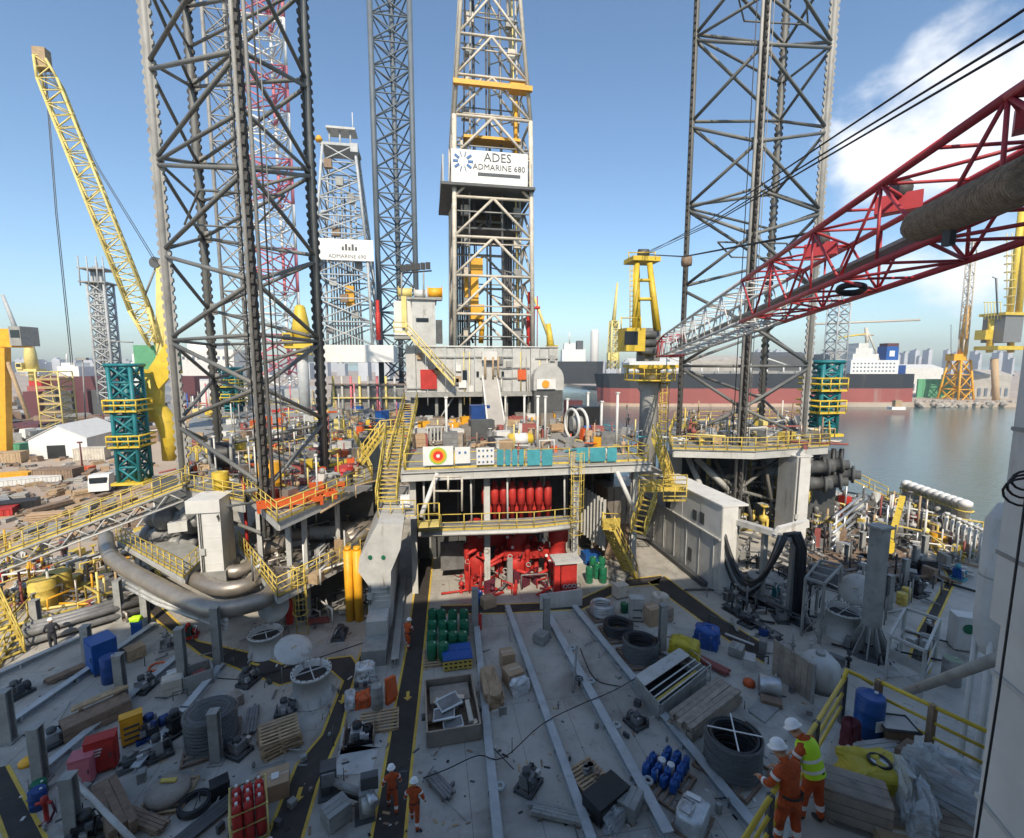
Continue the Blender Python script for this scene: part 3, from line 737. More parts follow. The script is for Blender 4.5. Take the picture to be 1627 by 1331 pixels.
der.part('yellow_platform', MB().bx(c.x-h*0.7, c.x+h*0.7, 57.0, 59, A(777, 216, 57).z-0.3, A(777, 216, 57).z), 'orange_yellow')
der.part('yellow_hose_post', MB().tube((c.x+h*0.62, 58, A(777, 240, 57).z), (c.x+h*0.62, 58, A(777, 150, 57).z), 0.22, 8), 'orange_yellow')
td = T('top_drive', 'yellow top drive hanging inside the tall derrick', 'top drive', A(758, 520, 60))
q = lambda px, py: A(px, py, 60)
td.part('travelling_block', MB().box(q(757, 424), (1.5, 1.0, 2.0)), 'orange_yellow')
td.part('motor_body', MB().box(q(749, 465), (1.7, 1.2, 4.2)), 'orange_yellow')
td.part('bail', MB().tube(q(752, 432), q(750, 452), 0.18, 8), 'grey_dark')
td.part('gear_case', MB().box(q(757, 496), (1.9, 1.3, 1.8)), 'orange_yellow')
td.part('swing_arm', MB().path([q(758, 500), q(766, 520), q(764, 545)], 0.32, 8), 'orange_yellow')
td.part('kelly_hose', MB().path([q(747, 480), q(743, 520), q(752, 545)], 0.14, 6), 'rubber')
td.part('wireline', MB().tube(q(757, 412), (q(757, 412).x, 61, zB-4), 0.06, 5), 'black')
# red cylinder tower right of the derrick
rc_ = A(843, 552, 58)
rt = T('red_standpipe_tower', 'slender bright red column standing right of the derrick', 'column', (rc_.x, 58, hz1))
rt.part('shaft', MB().tube((rc_.x, 58, hz1-2.5), (rc_.x, 58, A(843, 490, 58).z), 0.55, 10), 'red')
rt.part('shaft_top', MB().tube((rc_.x, 58, A(843, 490, 58).z), (rc_.x, 58, A(843, 464, 58).z), 0.40, 10), 'red')
rt.part('ladder_rail', MB().tube((rc_.x+0.8, 57.8, hz1), (rc_.x+0.8, 57.8, A(843, 470, 58).z), 0.06, 5), 'red')
rt.part('collar', MB().bx(rc_.x-0.6, rc_.x+1.1, 57.5, 58.6, A(843, 489, 58).z-0.1, A(843, 489, 58).z+0.15), 'red')
# doghouse on the left of the drill floor
q = FB(655, 692, 476, 552, 55.5, 5)
dg = T('driller_cabin', 'grey cabin with louvred side standing left of the derrick', 'cabin', ((q[0]+q[1])/2, 55.5, q[4]))
dg.part('body', MB().bx(*q), 'grey_light')
dg.part('roof', MB().bx(q[0]-0.2, q[1]+0.2, 55.2, 60.8, q[5], q[5]+0.18), 'grey')
dg.part('window', MB().bx(*FB(661, 681, 505, 511, 55.42, 0.06)), 'glass_dark')
dg.part('dark_vent', MB().bx(*FB(693, 703, 508, 545, 56.0, 1.5)), 'grey_dark')
q2 = FB(626, 655, 478, 532, 56.5, 3)
dg.part('annex', MB().bx(*q2), 'white')
dg.part('annex_ladder', MB().bx(*FB(638, 646, 470, 520, 56.1, 0.3)), 'pale_yellow')
# rooftop clutter: floodlight bank and winches
fl = T('floodlight_bank', 'bank of black floodlights on two posts above the grey cabin', 'floodlight', ((q[0]+q[1])/2-1, 57, q[5]+0.2))
for a in (638, 673): fl.part('post', MB().tube(A(a, 478, 57), A(a, 432, 57), 0.1, 6), 'grey')
for i in range(6):
    p = A(640+i*8, 426-i*0.8, 57); fl.part('lamp', MB().box(p, (0.55, 0.4, 0.75)), 'black')
fl.part('crossbar', MB().tube(A(634, 434, 57), A(686, 430, 57), 0.09, 6), 'black')
for k, (px, w, mm, nm, lb) in enumerate(((644, 1.0, 'pale_yellow', 'air_winch', 'pale yellow winch on the roof left of the floodlight post'), (668, 0.9, 'white', 'ventilator', 'white ventilator on the grey cabin roof'), (691, 1.1, 'orange_yellow', 'air_winch', 'orange yellow winch at the right end of the cabin roof'))):
    p = A(px, 476, 57.5); p.z = q[5]+0.2
    w_ = T(nm, lb, 'winch' if 'winch' in nm else 'ventilator', p, local=True)
    w_.part('drum', MB().tube((-w*0.7, 0, w*0.8), (w*0.7, 0, w*0.8), w*0.55, 10), mm); w_.part('base', MB().box((0, 0, w*0.15), (w*1.5, w, w*0.3)), 'grey')
    for s_ in (-1, 1): w_.part('cheek', MB().tube((s_*w*0.72, 0, w*0.8), (s_*w*0.8, 0, w*0.8), w*0.75, 10), mm)
# diagonal stair on the left of the windbreak
stair(A(722, 612, 52.8), A(646, 528, 52.8), 1.0, 'long pale yellow stair slanting down the grey windbreak', 'pale_yellow', 22, 0.06)
one('stair_landing', 'grey stair landing high on the left of the windbreak', 'platform', MB().prism([tuple(A(626, 530, 52.2))[:2], tuple(A(652, 530, 52.2))[:2], tuple(A(652, 530, 55))[:2], tuple(A(626, 530, 55))[:2]], A(640, 532, 52.2).z-0.4, A(640, 532, 52.2).z-0.1), 'grey')
rail([A(626, 528, 52.3), A(645, 528, 52.3)], 'short pale rail on the high stair landing', m='pale_yellow', r=0.06)
# tank on the right of the windbreak
q = FB(848, 896, 580, 620, 52.5, 3)
tk = T('mud_tank', 'round topped pale grey housing with an orange round notice', 'tank', ((q[0]+q[1])/2, 54, PZ))
xm, zw = (q[0]+q[1])/2, (q[1]-q[0])/2
prof = [(q[0], q[4])]+[(xm-zw*math.cos(math.pi*i/10), q[5]-1.6+1.8*math.sin(math.pi*i/10)) for i in range(11)]+[(q[1], q[4])]
tk.part('housing', MB().slab([(x, 52.5, z) for x, z in prof], (0, 3, 0)), 'grey_light')
tk.part('support_frame', MB().bx(q[0]+0.1, q[1]-0.1, 52.6, 55.4, PZ, q[4]-0.02), 'grey_dark')
nb_ = tk.part('notice', MB().bx(*FB(853, 883, 602, 618, 52.3, 0.08)), 'clean_white')
pc = A(867, 610, 52.25); tk.part('notice_disc', MB().tube(pc, pc+Vector((0, -0.04, 0)), 0.45, 16), 'sign_orange', parent=nb_)
# ---------------------------------------------------------------- rails and banners round the pipe deck
up = Vector((0, 0, 1))
YF = PY-0.02
rail([(px0, 52, PZ), (px0, PY+0.2, PZ)], 'yellow rail down the left edge of the pipe deck', r=0.045)
rail([(px0+0.1, YF+0.1, PZ), (A(905, 740, PY).x, YF+0.1, PZ)], 'yellow rail along the front of the pipe deck behind the banners', r=0.045)
rail([(A(935, 740, PY).x, YF+0.1, PZ), (px1, YF+0.1, PZ), (px1, 50, PZ)], 'yellow rail round the right front corner of the pipe deck', r=0.045)
def banner(px_a, px_b, py_a, py_b, label, m='clean_white', name='banner', cat='banner', group=None):
    q = FB(px_a, px_b, py_a, py_b, PY-0.14, 0.03)
    t = T(name, label, cat, ((q[0]+q[1])/2, PY-0.14, q[4]), group=group)
    t.part('sheet', MB().bx(*q), m)
    for x in (q[0], q[1]): t.part('tie', MB().tube((x, PY-0.12, q[5]), (x, PY+0.06, q[5]+0.03), 0.012, 4), 'grey')
    return t, q
t, q = banner(672, 720, 709, 739, 'white banner with a green, orange and red round emblem')
pc = A(696, 724, PY-0.15)
for k, (rr, mm) in enumerate(((0.58, 'sign_green'), (0.48, 'sign_orange'), (0.33, 'sign_red'), (0.12, 'clean_white'))):
    t.part('emblem_ring', MB().tube(pc+Vector((0, -0.01-0.012*k, 0)), pc+Vector((0, -0.02-0.012*k, 0)), rr, 24), mm)
t, q = banner(723, 747, 710, 736, 'small white notice sheet right of the round emblem banner', name='notice_sheet', cat='notice')
for a in (0.3, 0.68): t.part('print_block', MB().bx(q[0]+(q[1]-q[0])*a-0.07, q[0]+(q[1]-q[0])*a+0.07, PY-0.17, PY-0.15, q[5]-0.45, q[5]-0.3), 'print_blue')
t, q = banner(757, 785, 711, 738, 'white notice sheet with rows of small pictograms on the rail', name='notice_sheet', cat='notice')
for i in range(4):
    for j in range(3):
        x = q[0]+(i+0.6)*(q[1]-q[0])/4.2; z = q[4]+(j+0.5)*(q[5]-q[4])/3
        t.part('pictogram', MB().bx(x-0.06, x+0.06, PY-0.17, PY-0.15, z-0.06, z+0.06), 'print_blue' if (i+j) % 2 else 'print_dark')
for i, (a, b) in enumerate(((790, 800), (803, 811), (814, 822), (825, 832), (838, 858), (861, 878), (916, 935), (938, 962), (965, 980))):
    nm = ('first', 'second', 'third', 'fourth', 'fifth', 'sixth', 'seventh', 'eighth', 'rightmost')[i]
    banner(a, b, 714-(i > 5)*3, 739-(i > 5)*6, nm+' of the turquoise panels on the pipe deck rail', 'cyan', 'rail_panel', 'panel', 'turquoise panels on the rail')
# balcony under the pipe deck
BY, BZ2 = 30.0, 5.0
bx0, bx1 = A(664, 822, BY).x, A(914, 822, BY).x
bl = T('balcony', 'grey balcony with yellow rails over the red valves', 'platform', ((bx0+bx1)/2, BY, BZ2-0.3))
bl.part('floor_plate', MB().prism([(bx0, BY+0.3), (bx0+3, BY), (bx1-3, BY-0.4), (bx1, BY), (bx1, BY+1.8), (bx0, BY+1.8)], BZ2-0.1, BZ2), 'grey')
bl.part('edge_beam', MB().path([(bx0, BY+0.3, BZ2-0.22), (bx0+3, BY, BZ2-0.22), (bx1-3, BY-0.4, BZ2-0.22), (bx1, BY, BZ2-0.22)], 0.17, 4), 'grey_light')
for x in (bx0+0.4, bx0+3.6, (bx0+bx1)/2+0.8, bx1-0.4):
    bl.part('hanger', MB().tube((x, BY+1.2, BZ2), (x, PY+0.4, PZ-0.7), 0.07, 6), 'grey_light')
rail([(bx0, BY+0.35, BZ2), (bx0+3, BY+0.06, BZ2), (bx1-3, BY-0.34, BZ2), (bx1, BY+0.06, BZ2)], 'yellow rail along the balcony over the red valves', r=0.035, step=1.3, mids=(0.5, 0.25))
pk = T('goal_post_frame', 'beige pipe frame standing at the left end of the balcony', 'frame', A(700, 800, 29.6))
for a, b in (((690, 812), (690, 757)), ((734, 812), (734, 757)), ((690, 757), (734, 757)), ((690, 780), (734, 780)), ((712, 780), (712, 757))):
    pk.part('bar', MB().tube(A(*a, 29.7), A(*b, 29.7), 0.07, 6), 'derrick_white')
one('inclined_strut', 'white slanting strut at the left end of the balcony', 'strut', MB().tube(A(668, 822, 29.4), A(695, 752, 30.5), 0.16, 8), 'white')
one('inclined_strut', 'white slanting strut right of the red valves', 'strut', MB().tube(A(1008, 812, 30.2), A(980, 748, 30.7), 0.16, 8), 'white')
ys = FB(664, 698, 800, 838, 28.9, 1.2)
yc = T('access_cage', 'small yellow access cage hanging at the left end of the balcony', 'cage', ((ys[0]+ys[1])/2, 29, ys[4]))
yc.part('floor_plate', MB().bx(ys[0], ys[1], 28.9, 30.1, ys[4], ys[4]+0.1), 'pale_yellow')
for x in (ys[0], (ys[0]+ys[1])/2, ys[1]): yc.part('post', MB().tube((x, 28.92, ys[4]), (x, 28.92, ys[5]), 0.045, 5), 'yellow')
for z in (ys[5], (ys[4]+ys[5])/2+0.1): yc.part('bar', MB().tube((ys[0], 28.92, z), (ys[1], 28.92, z), 0.04, 5), 'yellow')
# caged ladder through the pipe deck
p = A(916, 825, 29.6); ladder((p.x, 29.75, 4.0), 6.1, (0, -1), 'yellow caged ladder at the front of the pipe deck', w=0.7, z0c=0.5)
# ---------------------------------------------------------------- blowout preventer: red valves
bop = T('blowout_preventer', 'bright red blowout preventer stack under the pipe deck', 'valve stack', A(822, 930, 33))
y0 = 33.0
def red_cyl(pxc, pya, pyb, r, nm='valve_body', y=y0, n=14, bul=True):
    a, b = A(pxc, pyb, y), A(pxc, pya, y); h = b.z-a.z; za = max(a.z, 0.0)
    prof = [(r*0.75, za), (r*0.8, za+h*0.12), (r, za+h*0.18), (r, za+h*0.42), (r*0.82, za+h*0.46), (r*0.82, za+h*0.62), (r*1.04, za+h*0.66), (r*1.04, za+h*0.9), (r*0.7, za+h*0.98), (r*0.4, za+h)] if bul else [(r, za), (r, za+h)]
    return bop.part(nm, MB().lathe((a.x, y, 0), prof, n), 'red')
red_cyl(757, 828, 925, 0.72); red_cyl(886, 830, 920, 0.72, y=32.4)
red_cyl(820, 858, 932, 0.72); red_cyl(846, 850, 905, 0.38, y=34); red_cyl(795, 856, 920, 0.36, y=34)
for i, px in enumerate((742, 772, 790, 838, 868, 852)):
    red_cyl(px, 862+i % 3*8, 925-(i % 2)*12, 0.20, 'pipe_riser', 32.2+(i % 3)*0.5, 10)
q = FB(772, 842, 832, 866, 33.4, 1.6); bop.part('bonnet_block', MB().bx(*q), 'red')
q = FB(800, 868, 872, 888, 32.4, 1.2); bop.part('ram_block', MB().bx(*q), 'red')
q = FB(806, 836, 846, 850, 33.3, 0.06); bop.part('name_strip', MB().bx(*q), 'clean_white')
for i in range(6):
    c_ = A(804+i*11, 880, 32.36); bop.part('flange_bolt', MB().tube(c_, c_+Vector((0, -0.18, 0)), 0.13, 8), 'red')
for pts in ([(757, 880), (780, 893), (800, 880)], [(868, 880), (880, 905), (886, 915)], [(742, 905), (742, 880), (757, 872)], [(820, 905), (850, 915), (870, 905)], [(775, 925), (775, 900), (795, 890)]):
    bop.part('flow_pipe', MB().path([A(*u, 32.0) for u in pts], 0.13, 8), 'red')
for px in (772, 786, 800, 814, 828, 842, 856, 870): 
    a, b = A(px, 828, 32.4), A(px, 764, 32.4); bop.part('hydraulic_cylinder', MB().lathe((a.x, 32.4, 0), [(0.2, a.z), (0.2, a.z+1.3), (0.3, a.z+1.35), (0.3, b.z-0.4), (0.16, b.z-0.3), (0.16, b.z)], 10), 'red')
bop.part('crosshead', MB().bx(*FB(768, 876, 800, 812, 32.6, 0.5)), 'red')
bop.part('cover', MB().bx(*FB(700, 740, 862, 905, 33.2, 0.3)), 'machine')
rs = random.Random(4)
for i in range(46):
    p = A(rs.uniform(735, 895), rs.uniform(842, 922), rs.uniform(31.6, 32.6)); d = Vector((rs.uniform(-0.9, 0.9), rs.uniform(-0.2, 0.2), rs.uniform(-0.5, 0.5)))
    if i % 3 == 0: bop.part('gauge', MB().tube(p, p+Vector((0, -0.07, 0)), 0.11, 10), 'clean_white' if i % 2 else 'black')
    elif i % 3 == 1: bop.part('control_hose', MB().path([p, p+d*0.5-up*0.3, p+d], 0.035, 5), 'rubber' if i % 2 else 'maroon')
    else: bop.part('hand_wheel', MB().torus(p, 0.16, 0.03, 10, 4, (0.3, 1, 0)), 'red' if i % 2 else 'grey_light')
for i in range(30):
    x, z = rs.uniform(hx0+0.4, hx1-0.5), rs.uniform(hz0+0.3, hz1-0.9); k = i % 5
    if k < 2: dh.part('wall_pipe', MB().tube((x, DY-0.14, hz0-1.5*(i % 2)), (x, DY-0.14, z+0.6), 0.06, 5), ('grey', 'pale_yellow', 'white')[i % 3])
    elif k < 4: dh.part('wall_box', MB().box((x, DY-0.18, z), (0.6, 0.25, 0.7)), ('grey', 'machine', 'white', 'wood')[i % 4])
    else: dh.part('wall_tray', MB().bx(x-2.2, min(x+2.2, hx1), DY-0.2, DY-0.08, z, z+0.14), 'grey')
# lit grating apron in front of the valves
one('steel_bulkhead', 'low dented steel bulkhead in front of the red valves', 'bulkhead', MB().slab([G(858, 968), G(925, 962), G(925, 962)+up*1.15, G(858, 968)+up*1.0], (0, 0.12, 0)), 'grey_light')
mani = T('valve_manifold', 'red and grey valve manifold right of the red valves', 'manifold', G(902, 935))
q = FB(882, 926, 893, 936, 29.0, 1.4)
mani.part('frame', MB().bx(q[0], q[1], 29.1, 30.4, 0, 0.3), 'grey_light'); mani.part('panel', MB().bx(q[0]+0.5, q[1]-0.35, 29.2, 29.5, 0.3, q[5]-0.2), 'red')
mani.part('top_plate', MB().bx(q[0], q[1], 29.0, 30.5, q[5]-0.15, q[5]), 'grey_light')
for i in range(4): mani.part('hand_wheel', MB().torus((q[0]+0.75+i*0.32, 29.12, 0.9), 0.13, 0.03, 12, 5, (0, 1, 0)), 'grey_light')
mani.part('post', MB().bx(q[0], q[0]+0.4, 29.15, 29.5, 0.3, q[5]-0.15), 'red')
def dress(t, x0, x1, y, z0, z1):
    for i in range(4): z = z0+(z1-z0)*(i+0.6)/4.5; t.part('weld_bead', MB().bx(x0-0.015, x1+0.015, y-0.015, y+0.02, z, z+0.035), 'white')
    for dx in (0.12, 0.22): t.part('cable_conduit', MB().tube((x0+dx, y-0.05, z0), (x0+dx, y-0.05, z1), 0.028, 5), 'grey_dark')
    t.part('junction_box', MB().bx(x0+0.05, x0+0.35, y-0.14, y-0.02, z0+(z1-z0)*0.3, z0+(z1-z0)*0.3+0.4), 'grey_light'); t.part('bracket', MB().slab([(x1-0.1, y, z1-0.1), (x1-0.1, y-0.3, z1-0.1), (x1-0.1, y, z1-0.6)], (0.04, 0, 0)), 'grey')
# ---------------------------------------------------------------- cantilever beams
cl_ = T('cantilever_beam', 'pale left cantilever beam end with a bulging side, by the black walkway', 'beam', G(600, 1010))
yb = G(600, 1010).y
pol = [(585, 1012), (585, 930), (569, 908), (571, 886), (600, 832), (641, 832), (636, 872), (621, 908), (621, 1012)]
P3 = [A(a, b, yb) for a, b in pol]
for p in (P3[0], P3[-1]): p.z = 0.0
cl_.part('end_plate', MB().slab(P3, (0, 8.5, 0)), 'grey_light')
for k in range(5): cl_.part('side_louvre', MB().bx(P3[-1].x, P3[-1].x+0.06, yb+0.5+k*0.42, yb+0.72+k*0.42, 0.3, 3.4), 'white')
cl_.part('base_rail', MB().ibeam((P3[-1].x+0.45, yb-3.2, 0.25), (P3[-1].x+0.45, yb+8, 0.25), 0.4, 0.5), 'grey')
dress(cl_, P3[0].x, P3[-1].x, yb-0.02, 2.0, 3.2)
for px in (588, 609):
    p = A(px, 885, yb-0.03); cl_.part('lug', MB().tube(p, p+Vector((0, -0.06, 0)), 0.12, 10), 'green')
cl_.part('foot_block', MB().bx(P3[0].x, P3[-1].x, yb-2.9, yb-0.02, 0, 0.9), 'grey'); cl_.part('foot_step', MB().bx(P3[0].x+0.1, P3[-1].x-0.05, yb-1.4, yb-0.03, 0.9, 1.7), 'grey_light')
yp = T('yellow_bollards', 'pair of tall orange yellow cylinders left of the pale beam', 'hydraulic jack', G(566, 985))
for px in (557, 571):
    p = G(px, 985); yp.part('cylinder', MB().tube((p.x, p.y, 0), (p.x, p.y, 4.6), 0.27, 12), 'orange_yellow'); yp.part('cap', MB().tube((p.x, p.y, 4.6), (p.x, p.y, 4.8), 0.2, 12), 'orange_yellow')
# right box girder
gx, gy = G(1141, 945).x, G(1141, 945).y
gz = A(1138, 806, gy).z
gd = T('box_girder', 'large pale grey box girder wall standing right of the yellow stair', 'girder', (gx, gy, 0))
gl = 15.0
for k in range(6):
    ya, yb_ = gy+gl*k/6, gy+gl*(k+1)/6
    gd.part('side_plate', MB().bx(gx-0.02*(k % 2), gx+0.35, ya+0.012, yb_-0.012, 0.05, gz*0.62), 'grey_light')
    gd.part('upper_plate', MB().bx(gx-0.02*((k+1) % 2), gx+0.35, ya+0.012, yb_-0.012, gz*0.62+0.1, gz-(0 if k < 4 else 1.0)), 'white')
gd.part('end_plate', MB().bx(gx, gx+1.15, gy-0.06, gy, 0.05, gz), 'white')
gd.part('ledge', MB().bx(gx-0.16, gx+0.3, gy, gy+gl, gz*0.62, gz*0.62+0.1), 'grey_light')
gd.part('top_plate', MB().slab([(gx-0.1, gy-0.1, gz), (gx+1.9, gy-0.1, gz), (gx+1.9, gy+9, gz), (gx-0.1, gy+9, gz)], (0, 0, 0.12)), 'white')
gd.part('far_plate', MB().bx(gx+1.2, gx+1.5, gy+0.2, gy+gl, 0.05, gz-0.05), 'grey')
gd.part('skirt_rail', MB().bx(gx-0.45, gx-0.03, gy+1.2, gy+gl, 0, 0.35), 'grey_dark')
for (a, b, c, d) in ((1093, 1100, 872, 888), (1101, 1108, 812, 824), (1112, 1120, 816, 830), (1058, 1066, 798, 806)):
    pa, pb = AX(a, d, gx), AX(b, c, gx); gd.part('hatch', MB().bx(gx-0.05, gx-0.02, min(pa.y, pb.y), max(pa.y, pb.y), min(pa.z, pb.z), max(pa.z, pb.z)), 'grey_dark')
for k in range(8): 
    y_ = gy+0.7+k*1.75; gd.part('weld_rib', MB().bx(gx-0.06, gx-0.021, y_, y_+0.06, 0.1, gz*0.6), 'grey_light')
# low ribbed wall and brown tank left of the girder
rw = T('ribbed_wall', 'pale ribbed wall panels under the right end of the pipe deck', 'wall', A(945, 835, 33))
for i in range(9):
    a = 918+i*5; q = FB(a, a+4.4, 770+i*3, 842+i*4, 36.5-i*0.5, 0.12); rw.part('panel', MB().bx(*q), 'grey_light')
bt = T('brown_tank', 'rusty beige tank behind the slanting strut', 'tank', A(992, 830, 35))
q = FB(965, 1015, 775, 832, 34.5, 3)
for k in range(5):
    a = q[0]+(q[1]-q[0])*k/5; bt.part('side_panel', MB().bx(a+0.02, a+(q[1]-q[0])/5-0.02, 34.5-(0.05 if k % 2 else 0), 34.7, q[4], q[5]), 'duct')
bt.part('lid', MB().bx(q[0]-0.1, q[1]+0.1, 34.4, 37.5, q[5], q[5]+0.15), 'duct'); bt.part('back_wall', MB().bx(q[0], q[1], 34.72, 37.4, 0, q[5]), 'wood_dark')
# ---------------------------------------------------------------- stairs right of the pipe deck
stair(G(1003, 915), A(966, 838, 30.5), 1.15, 'yellow stair leading down to the deck left of the pale girder', nst=14, r=0.04)
one('stair_landing', 'small yellow landing at the head of the deck stair', 'platform', MB().prism([A(958, 838, 30.4).xy, A(985, 838, 30.4).xy, A(985, 838, 32.4).xy, A(958, 838, 32.4).xy], A(966, 838, 30.5).z-0.12, A(966, 838, 30.5).z), 'yellow')
rail([A(958, 838, 30.5), A(958, 838, 32.4), A(985, 838, 32.4)], 'yellow rail on the landing of the deck stair')
stair(A(1066, 772, 33.5), A(1040, 692, 34.5), 1.3, 'yellow stair from the pipe deck corner down over the girder', nst=14, r=0.045)
lp = A(1068, 775, 33.0)
one('stair_landing', 'yellow grating landing above the pale girder', 'platform', MB().prism([A(1022, 775, 32.5).xy, A(1098, 775, 32.5).xy, A(1098, 775, 35.5).xy, A(1022, 775, 35.5).xy], lp.z-0.12, lp.z), 'yellow')
rail([V(1022, 33, lp.z), V(1022, 35.5, lp.z), V(1100, 35.5, lp.z), V(1100, 32.2, lp.z), V(1062, 32.2, lp.z)], 'yellow rail round the landing above the pale girder', step=1.0, mids=(0.66, 0.33), r=0.04)
stair(V(1022, 31.5, lp.z-2.2), V(1040, 33, lp.z), 1.0, 'short yellow stair with mesh sides below the girder landing', nst=7, r=0.045)
stair(A(660, 740, 32.5)+Vector((-1.3, 0, 0)), A(650, 640, 45)+Vector((0.2, 0, 0)), 1.2, 'yellow stair climbing back along the left edge of the pipe deck', nst=22, r=0.05)
stair(A(614, 800, 30.2), A(628, 690, 36), 1.3, 'steep yellow stair left of the pipe deck banners', nst=18, r=0.045)
rail([A(601, 808, 29.2), A(601, 808, 31.4), A(606, 760, 34)], 'yellow rail beside the steep yellow stair', step=0.8, mids=(0.66, 0.33))
lz = A(630, 822, 28.6).z
one('stair_landing', 'yellow landing at the foot of the steep stair', 'platform', MB().prism([A(600, 822, 28.6).xy, A(662, 822, 28.6).xy, A(662, 822, 31).xy, A(600, 822, 31).xy], lz-0.15, lz), 'grey_light')
rail([A(601, 822, 28.7), A(660, 822, 28.7)], 'yellow rail in front of the landing at the foot of the steep stair', step=0.7)
q = FB(636, 651, 789, 806, 29.2, 0.5); one('switch_box', 'white box on the landing at the foot of the steep stair', 'switch box', MB().bx(*q).bx(q[0]+0.1, q[1]-0.1, 29.15, 29.2, q[4]+0.1, q[5]-0.1), 'clean_white')
# walkway bridge left of the pipe deck (yellow, above the stair)
bz = 10.2
wb = T('walkway_bridge', 'yellow walkway bridge between the left leg and the pipe deck', 'walkway', V(640, 40, bz))
wa, wb_ = V(600, 39, bz), V(652, 41, bz)
wb.part('floor_plate', MB().beam(wa, wb_, 1.4, 0.15), 'yellow')
rail([V(600, 38.4, bz), V(652, 40.4, bz)], 'near rail of the yellow walkway bridge', step=0.9, r=0.05)
stair(V(566, 38, 7.8), V(604, 39, bz), 1.2, 'yellow stair leading up to the walkway bridge', nst=9, r=0.05)
# ---------------------------------------------------------------- left platforms round the leg
def plat(label, px_pts, z, th, m='grey', fascia='grey_light', name='platform'):
    ps = [G(a, b, z) for a, b in px_pts]; c = sum(ps, Vector())/len(ps)
    t = T(name, label, 'platform', (c.x, c.y, z-th))
    t.part('floor_plate', MB().prism([p.xy for p in ps], z-0.1, z), m)
    n = len(ps)
    for i in range(n):
        a, b = ps[i], ps[(i+1) % n]
        ia, ib = a.lerp(c, 0.02), b.lerp(c, 0.02)
        t.part('edge_beam', MB().beam(ia+up*(-th/2-0.05), ib+up*(-th/2-0.05), 0.14, th-0.1), fascia)
    return t, ps
ZL = 7.4
t1, p1 = plat('grey walkway platform between the gangway and the orange platform', [(296, 777), (388, 797), (402, 716), (296, 712)], ZL, 0.75)
t2, p2 = plat('hexagonal platform stacked with orange gear beside the left leg', [(388, 781), (441, 829), (592, 762), (562, 694), (404, 700)], ZL, 0.6)
rail([p1[0], p1[1]], 'yellow rail along the front of the grey walkway platform', step=1.0, mids=(0.66, 0.33))
rail([p1[3], p1[0]], 'yellow rail at the left end of the grey walkway platform', step=1.3)
rail([p2[0], p2[1], p2[2]], 'yellow rail round the front of the orange gear platform', step=1.1, mids=(0.66, 0.33))
rail([p2[2], p2[3]], 'yellow rail along the right side of the orange gear platform', step=1.1)
rail([p2[3], V(440, 44, ZL), p1[3]], 'yellow rail behind the left leg', step=1.5)
t3, p3 = plat('jacking deck around the foot of the left leg', [(302, 712), (402, 712), (560, 700), (600, 640), (330, 640), (300, 670)], ZL-0.3, 0.7, 'grey')
rail([G(600, 642, ZL-0.3), G(330, 642, ZL-0.3)], 'distant yellow rail behind the foot of the left leg', r=0.05)
for i, (px, py, zb_) in enumerate(((478, 806, 0), (532, 782, 0), (405, 800, 0), (452, 815, 3.3))):
    p = G(px, py, ZL); one('support_post', ('square grey post under the middle of the orange gear platform', 'square grey post under the right side of the orange gear platform', 'slim grey post under the left corner of the orange gear platform', 'grey post under the front corner of the orange gear platform')[i], 'post', MB().ibeam((p.x, p.y+0.5, zb_), (p.x, p.y+0.5, ZL-0.62), 0.28, 0.28), 'grey_light', 'posts under the orange gear platform')
ZM = 3.3
t4, p4 = plat('lower platform with yellow rails beneath the orange gear platform', [(380, 868), (441, 948), (588, 872), (560, 800), (420, 800)], ZM, 0.5, 'duct')
rail([p4[0], p4[1]], 'yellow rail along the left front of the lower platform', step=0.9, mids=(0.66, 0.33))
rail([p4[1], p4[2]], 'yellow rail along the right front of the lower platform', step=0.9, mids=(0.66, 0.33))
p = G(481, 1010); ladder((p.x, p.y, 0.0), 4.4, (0.1, -1), 'yellow caged ladder up to the lower left platform', w=0.62, z0c=1.6)
one('fire_main', 'tall red pipe rising beside the white pillar', 'pipe', MB().path([G(396, 905, 2.0), G(396, 905, 2.0)+up*3.0, Vector((G(396, 905, 2.0).x, G(396, 905, 2.0).y, ZL+0.6))], 0.11, 8), 'red')
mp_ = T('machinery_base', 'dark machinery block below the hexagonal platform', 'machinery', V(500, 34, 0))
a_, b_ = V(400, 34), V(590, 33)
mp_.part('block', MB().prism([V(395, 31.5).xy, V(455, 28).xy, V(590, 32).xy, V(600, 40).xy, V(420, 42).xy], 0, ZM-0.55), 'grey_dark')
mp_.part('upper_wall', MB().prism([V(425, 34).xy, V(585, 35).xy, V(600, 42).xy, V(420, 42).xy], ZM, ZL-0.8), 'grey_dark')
for i in range(5):
    p = V(450+i*26, 29.9+i*0.55, 0); mp_.part('valve_pipe', MB().path([p, p+up*1.2, p+up*1.6+RT*0.5, p+up*2.4+RT*0.5], 0.13, 7), 'grey_light')
for i, (px, py) in enumerate(((436, 880), (470, 862), (512, 858), (548, 850))):
    p = G(px, py, ZM); one('capped_cylinder', ('beige horizontal cylinder at the left of the lower platform', 'beige cylinder in the middle of the lower platform', 'grey valve cylinder on the lower platform near a post', 'beige cylinder at the right of the lower platform')[i], 'cylinder', MB().lathe(p+up*0.55, [(0.001, -1.1), (0.42, -1.05), (0.5, -0.9), (0.5, 0.9), (0.42, 1.05), (0.001, 1.1)], 12, (1, 0.5-i*0.3, 0)), 'duct' if i != 2 else 'grey_light')
for i in range(3):
    pts = [G(u, v, 3.8) for u, v in ((552-i*3, 860-i*6), (590-i*4, 842-i*8), (602, 820-i*9))]
    one('elbow_duct', ('nearest', 'middle', 'farthest')[i]+' beige elbow duct curling left of the pale beam', 'duct', MB().path(pts, 0.42, 10), 'duct', 'elbow ducts by the pale beam')
